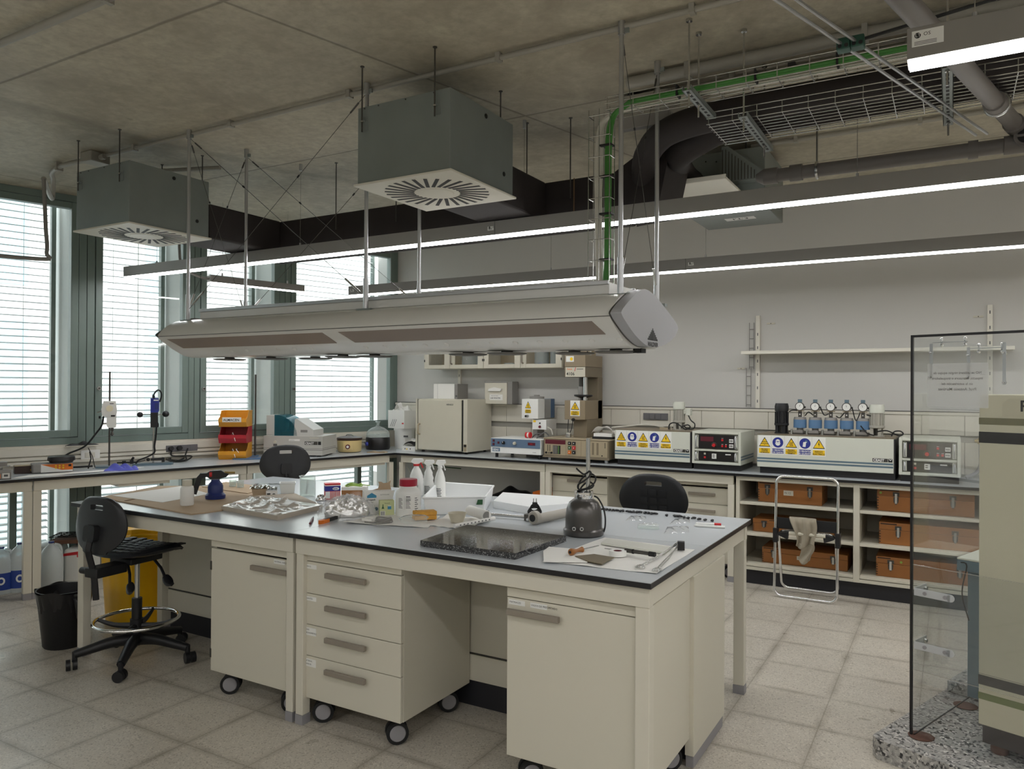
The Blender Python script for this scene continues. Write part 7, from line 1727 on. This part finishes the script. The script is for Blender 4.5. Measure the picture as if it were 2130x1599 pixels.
# ---- floor things on the left
def fspot(u, v, rp=0): return spot(u, v, rp, 0.0)
def jug(label, u, v, r, h, cap, liquid=None, lab=None, turn=0.):
    P_, m_ = fspot(u, v, 0); d = Vector((P_.x, P_.y, 0)).normalized(); P_ = P_ + d * r; fz = facing(P_)
    t = T('water_jug', label, 'jug', P_, fz + turn, 'plastic jugs on the floor by the window')
    b = MB(); b.lathe([(0, .001), (r * .94, .001), (r, .012), (r, h * .62), (r * .92, h * .72), (r * .62, h * .85), (r * .28, h * .93), (r * .2, h * .95), (r * .2, h * .965), (0, h * .965)], M_JUG, n=28); b.build('body', t)
    b = MB(); b.cyl((0, 0, h * .966), (0, 0, h), r * .24, cap, n=16); b.build('cap', t)
    b = MB(); b.tube([(r * .25, 0, h * .93), (r * .62, 0, h * .90), (r * .78, 0, h * .80), (r * .72, 0, h * .70)], .013, M_JUG, 8, sub=5); b.build('handle', t)
    if liquid:
        b = MB(); b.lathe([(0, .004), (r * .92, .004), (r * .975, .014), (r * .975, h * liquid[0]), (0, h * liquid[0])], liquid[1], n=26); b.build('liquid', t)
    if lab:
        b = MB(); b.lathe([(r * 1.004, h * .1), (r * 1.006, h * .105), (r * 1.006, h * .46), (r * 1.004, h * .465)], lab, n=32)
        pts = [(r * .3 * cos(q), h * .3 + r * .35 * sin(q)) for q in [2 * pi * k / 18 for k in range(18)]]
        b.prism(pts, -r * 1.02, -r * .97, M_SWHITE, 'y'); b.prism([(x * .55, h * .3 + (z - h * .3) * .55) for x, z in pts], -r * 1.028, -r * 1.0, lab, 'y'); b.build('label', t)
    return t
M_LABB = mat('jug_label_blue', '24418f', .5)
M_TAN = clear_mat('tan_liquid', 'b39a74', .25, .2, 'cdb590')
jug('water jug with blue label at the left edge of the picture', 2, 1238, .085, .35, M_NAVY, None, M_LABB)
jug('water jug with blue label behind the front bench leg', 41, 1233, .087, .37, M_NAVY, None, M_LABB)
jug('plastic jug half full of tan liquid, blue cap', 106, 1228, .084, .365, M_NAVY, (.36, M_TAN))
P_ = onz(83, 1208, 0)
t = T('carboy', 'large milky round carboy behind the tan jug', 'container', P_ + Vector((-.03, .10, 0)))
b = MB(); b.lathe([(0, 0), (.115, 0), (.125, .015), (.125, .24), (.11, .28), (.06, .30), (0, .30)], clear_mat('milky_plastic', 'dfe3e0', .15, .3, 'e2e6e2'), n=28); b.build('body', t)
P_ = onz(146, 1212, 0)
t = T('plastic_canister', 'square white canister with red band near the bin', 'container', P_ + Vector((-.02, .1, 0)), radians(40))
b = MB(); b.box(-.10, .11, -.09, .12, 0, .27, M_HDPE); b.build('body', t, bevel=.02)
b = MB(); b.prism([(-.10, .235), (.11, .265), (.11, .245), (.06, .225), (.035, .20), (.0, .205), (.0, .225), (-.1, .215)], -.093, -.0905, M_RED, 'y'); b.build('red_band', t)
t = T('wire_rack', 'brown tray with black wire rack on top of the canisters', 'rack', P_ + Vector((-.11, .13, .302)), radians(40))
b = MB(); b.box(-.18, .18, -.11, .11, 0, .03, mat('brown_card', '6d4a38', .8)); b.build('tray', t)
b = MB()
for k in range(7): b.tube([(-.18 + k * .06, -.11, .055), (-.18 + k * .06, .11, .055)], .004, M_INK, 6)
for k in range(5): b.tube([(-.18, -.11 + k * .055, .055), (.18, -.11 + k * .055, .055)], .004, M_INK, 6)
for x in (-.17, .17):
    for y in (-.1, .1): b.cyl((x, y, .03), (x, y, .055), .004, M_INK, n=6)
b.build('grid', t)
P_ = onz(164, 1206, 0) + Vector((.02, .25, 0))
t = T('white_drum', 'tall white container at the window post behind the chair', 'container', P_)
b = MB(); b.lathe([(0, 0), (.07, 0), (.075, .01), (.075, .36), (.05, .38), (.0, .38)], M_HDPE, n=24); b.build('body', t)
b = MB(); b.cyl((0, 0, .381), (0, 0, .42), .04, M_PAPER, n=16); b.build('cap', t)
# waste bin
P_, m_ = fspot(133, 1352, 0); d = Vector((P_.x, P_.y, 0)).normalized(); P_ = P_ + d * .115
t = T('waste_bin', 'black waste bin with black liner beside the island leg', 'waste bin', P_)
b = MB(); b.lathe([(0, 0), (.108, 0), (.115, .01), (.15, .34), (.154, .345), (.146, .345), (.11, .02), (0, .015)], M_BLACK, n=32); b.build('body', t)
def liner(u, v):
    a = 2 * pi * u; r_ = .152 + .014 * (1 if v < .5 else 0)
    if v < .45: f = v / .45; r_ = .137 + .022 * f + .006 * sin(11 * a + 3) * (1 - f); z = .25 + .10 * f + .01 * sin(5 * a)
    else: f = (v - .45) / .55; r_ = .159 - .03 * f - .012 * f * sin(9 * a); z = .35 + .008 * sin(5 * a) - .12 * f
    return (r_ * cos(a), r_ * sin(a), z)
b = MB(); b.surf(liner, 56, 14, mat('bag_black', '1c1b1d', .28, bump=.3, scale=25)); b.build('liner', t)
b = MB(); b.tube([(.15, -.02, .32), (.19, -.03, .30), (.2, -.02, .2)], .018, mat('bag_black', '1c1b1d', .28), 8, sub=4); b.build('knot', t)
# yellow bag bin
P_ = (onz(203, 1311, 0) + onz(331, 1311, 0)) / 2
t = T('yellow_waste_bag', 'translucent yellow waste bag in a tall bin behind the chair', 'waste bag', P_ + Vector((-.16, .20, 0)))
M_YB = mat('yellow_bag_plastic', 'f2bb0c', .35, var=.12, scale=7, bump=.15)
b = MB()
def yb(u, v):
    a = 2 * pi * u; e = .5
    cx_, sx_ = cos(a), sin(a); sq = 1 / max(abs(cx_), abs(sx_)) ** .6
    r_ = (.185 + .03 * v) * sq * (1 + .02 * sin(13 * a) * v)
    return (r_ * cx_, r_ * sx_, .01 + .63 * v + .012 * sin(6 * a) * v)
b.surf(yb, 60, 16, M_YB); b.surf(lambda u, v: tuple(Vector(yb(u, 1)) * (1 - .75 * v) + Vector((0, 0, .64 + .02)) * .75 * v - Vector((0, 0, .02 * v))), 60, 6, M_YB); b.build('bag', t)
b = MB(); b.tube([(yb(k / 30, 1)[0] * 1.02, yb(k / 30, 1)[1] * 1.02, .60 + .012 * sin(k)) for k in range(30)], .012, M_YB, 8, closed=True); b.build('rim_fold', t)
P2 = ony(322, 1098, 3.0)
t = T('blue_lid_bottle', 'bottle with blue cap just visible above the yellow bag', 'bottle', (P_.x + .10, P_.y + .06, .665)); b = MB(); b.cyl((0, 0, 0), (0, 0, .05), .045, M_HDPE, n=16); b.build('body', t); b = MB(); b.cyl((0, 0, .0505), (0, 0, .085), .047, M_SBLUE, n=16); b.build('cap', t)

# ================================================================== right-hand machine behind its clear screen
A20 = radians(-20)
RX = Vector((cos(A20), sin(A20), 0)); RY = Vector((-sin(A20), cos(A20), 0))
M_GLIGHT, N, L, P__, OC, XYZ = base('granite_light')
v1 = N.new('ShaderNodeTexVoronoi'); v1.inputs['Scale'].default_value = 95; L.new(OC, v1.inputs['Vector'])
sc_ = N.new('ShaderNodeSeparateColor'); L.new(v1.outputs['Color'], sc_.inputs[0])
g1 = mixc(N, L, sc_.outputs[0], hexc('5a5a5a'), hexc('d2cfca'))
g1 = mixc(N, L, ramp(N, L, sc_.outputs[1], .72, .80), g1, hexc('2c2c2e'))
g1 = mixc(N, L, ramp(N, L, noise(N, L, OC, 40, 3), .45, .6), g1, hexc('a3a19d'))
L.new(g1, P__.inputs['Base Color']); P__.inputs['Roughness'].default_value = .3
sl0 = onz(1809, 1532, .085)
b = MB(); b.prism([(0, .03), (.03, 0), (1.6, 0), (1.6, 1.05), (0, 1.05)], 0, .085, M_GLIGHT)
tag(b.build('granite_plinth', loc=(sl0.x, sl0.y, .0005), rz=A20, bevel=.003), 'large speckled granite plinth under the tall machine at right', 'plinth')
s2 = onz(1970, 1438, .086)
b = MB(); b.box(0, 1.2, 0, .6, 0, .055, M_GLIGHT)
tag(b.build('granite_block', loc=(s2.x, s2.y, .0865), rz=A20, bevel=.003), 'smaller granite block on the back of the granite plinth', 'block')
# screen
cor = onz(1897, 1529, .087)
t = T('acrylic_screen', 'clear acrylic screen with black edges standing before the machine', 'screen', (cor.x, cor.y, .0865), A20)
sh_ = Vector((cor.x, cor.y, 0))
def zat(v, P_): return (P_.z if False else 0)
dpt = (Vector((cor.x, cor.y, EYE)) - CAM).dot(FW) / FPX
ztop = EYE + (806.5 - 697 + 5.0) * dpt - .0865 - .01
b = MB(); b.box(0, 1.1, 0, .005, .005, ztop, M_ACRY); b.build('front_sheet', t)
b = MB(); b.box(0, .005, .0055, .95, .005, ztop, M_ACRY); b.build('side_sheet', t)
b = MB(); b.box(-.009, -.0003, -.004, .010, .005, ztop, M_EDGE); b.box(-.009, 1.1, -.004, .010, ztop, ztop + .010, M_EDGE); b.build('black_edge', t)
b = MB(); b.box(.005, .0085, .006, .95, .004, .0075, M_EDGE); b.build('lower_edge', t)
z1_ = EYE - (1173 - 812) * dpt - .0865; z2_ = EYE - (1390 - 812) * dpt - .0865
b = MB(); b.box(.003, 1.1, -.006, -.0005, z2_, z1_, M_ACRY); b.box(.003, 1.1, -.0062, -.0058, z1_ - .0015, z1_, M_STEEL); b.box(.003, 1.1, -.0062, -.0058, z2_, z2_ + .0015, M_STEEL); b.build('reinforcing_sheet', t)
M_BRK = mat('bracket_grey', 'b9bcbe', .45, .1)
for z in (EYE - (1228 - 812) * dpt - .0865, EYE - (1338 - 812) * dpt - .0865):
    b = MB(); b.box(.010, .155, -.010, -.0065, z - .016, z + .016, M_BRK); b.box(.008, .012, .008, .12, z - .016, z + .016, M_BRK); b.cyl((.155, -.010, z), (.155, -.0065, z), .016, M_BRK, n=14); o = b.build('corner_bracket', t, bevel=.001)
    for x in (.055, .135):
        b = MB(); b.cyl((x, -.010, z), (x, -.015, z), .008, M_GREYWH, n=10); b.build('bolt', o)
    b = MB(); b.cyl((.012, .09, z), (.026, .09, z), .008, M_STEEL, n=10); b.build('bolt', o)
for (x0, z0, dx, dz) in ((.07, ztop - .03, .0, -.15), (.075, ztop - .025, .13, .0), (.215, ztop - .05, 0, -.13), (.22, ztop - .055, .12, 0), (.345, ztop - .035, 0, -.17)):
    b = MB()
    if dz: b.box(x0 - .006, x0 + .006, .008, .011, z0 + dz, z0, M_ALU)
    else: b.box(x0, x0 + dx, .008, .03, z0 - .0015, z0 + .0015, M_ALU)
    o = b.build('top_bracket', t)
    for f in (.25, .95):
        b = MB(); x, z = x0 + dx * f, z0 + dz * f
        if dz: b.cyl((x, .003 - .012, z), (x, .03, z), .004, M_STEEL, n=8); b.cyl((x, .0112, z), (x, .017, z), .009, M_CHROME, n=6)
        else: b.cyl((x, .02, z - .014), (x, .02, z + .014), .004, M_STEEL, n=8); b.ball((x, .02, z - .014), .007, M_CHROME, 8); b.ball((x, .02, z + .014), .007, M_CHROME, 8)
        b.build('bolt', o)
M_RUST = mat('rust_foot', '5d3f33', .7)
for y in (.02, .52):
    b = MB(); b.lathe([(0, 0), (.05, 0), (.052, .003), (.048, .0045), (0, .0045)], M_RUST, (.03, y, 0), n=24); b.build('foot_disc', t)
# reflection of a notice, painted as mirrored text on a thin translucent sheet
M_NOTE = clear_mat('notice_reflection', 'e4e2e0', .6, .6)
b = MB(); nx0 = .055; nw = .235; nz1 = ztop - .115; nz0 = ztop - .30
b.box(nx0, nx0 + nw, .0065, .0068, nz0, nz1, M_NOTE)
M_NINK = mat('notice_ink', '6a6664', .7)
for k, (tx, s_, cxx) in enumerate((('NO se utilizará ningún equipo de', .0145, .5), ('impacto, extrusora o troqueladora', .0145, .5), ('sin la autorización del', .0145, .5), ('Prof. Antonio Martínez', .0165, .5))):
    b.text(tx, s_, (nx0 + nw * cxx, .0062, nz1 - .045 - k * .023), M_NINK, (-1, 0, 0), (0, 0, 1), align='CENTER', bold=.0002, sx=.95)
b.box(nx0 + nw * .93 - .015, nx0 + nw * .93 + .004, .0061, .0063, nz1 - .049, nz1 - .048, M_NINK)
tag(b.build('notice_reflection', loc=(cor.x, cor.y, .0865), rz=A20), 'mirrored notice reflected in the clear screen, painted on a thin sheet', 'notice')
# machine cabinet
def planehit(u, v, P0, n_):
    d = ray(u, v); return CAM + d * ((P0 - CAM).dot(n_) / d.dot(n_))
P0 = sh_ + RY * .06
mc = planehit(2036, 1100, P0, RY)
dm = (Vector((mc.x, mc.y, EYE)) - CAM).dot(FW) / FPX
def mz(v): return EYE - (v - 812) * dm
t = T('tall_machine', 'tall beige machine cabinet with dark stripes at the right edge', 'testing machine', (mc.x, mc.y, .0865), A20)
M_MACH = mat('machine_beige', 'c3bda6', .5, var=.03, scale=4)
zt = mz(820) - .0865; zb_ = mz(1503) - .0865
b = MB(); b.box(0, .9, 0, .7, zb_, zt, M_MACH); b.build('cabinet', t, bevel=.004)
b = MB()
for v0, v1_, M in ((868, 882, M_DKST2 if False else mat('olive_stripe', '6f6a4e', .5)), (897, 920, M_PANEL), (1400, 1420, M_PANEL), (1436, 1450, mat('olive_stripe2', '6b7348', .5))): b.box(-.0006, .9, -.0008, -.0001, mz(v1_) - .0865, mz(v0) - .0865, M)
b.box(0, .9, -.0006, -.0001, zb_ + .21, zb_ + .2115, M_INKG); b.build('stripes', t)
b = MB(); b.box(.085, .40, -.003, -.0005, mz(864) - .0865, mz(828) - .0865, mat('name_plate', 'bcb59e', .6)); b.prism([(.085, mz(838) - .0865), (.11, mz(828) - .0865), (.085, mz(828) - .0865)], -.0045, -.003, M_MACH, 'y'); b.text('PENDULO', .062, (.147, -.0036, mz(853) - .0865), M_INK, bold=.0012); b.build('name_plate', t)
b = MB(); b.box(.012, .89, .012, .68, zb_ - .075, zb_ - .0005, mat('machine_base', '2b2426', .5)); b.build('base', t)
for x in (.06, .8):
    for y in (.06, .6):
        b = MB(); b.lathe([(0, 0), (.03, 0), (.033, .004), (.033, .022), (.026, .03), (.022, .035), (.022, zb_ - .0755), (0, zb_ - .0755)], M_RUST, (x, y, 0), n=18); b.build('levelling_foot', t)
# grey apparatus behind the screen
q = planehit(1990, 1185, sh_ + RY * .45, RY)
t = T('grey_console', 'grey console edge with cable behind the clear screen', 'console', (q.x, q.y, q.z), A20)
b = MB(); b.box(0, .5, 0, .35, 0, .05, M_STRIPE); b.box(0, .5, 0, .35, .0505, .06, M_CEAST); b.build('body', t, bevel=.003)
b = MB(); b.tube([(.02, -.004, .04), (.05, -.02, .03), (.03, -.02, -.1), (.06, -.02, -.22)], .003, M_INK, 6, sub=4); b.build('cable', t)
b = MB(); b.box(.03, .47, .05, .3, -q.z + .1425, -.0005, M_STRIPE); b.build('column', t)
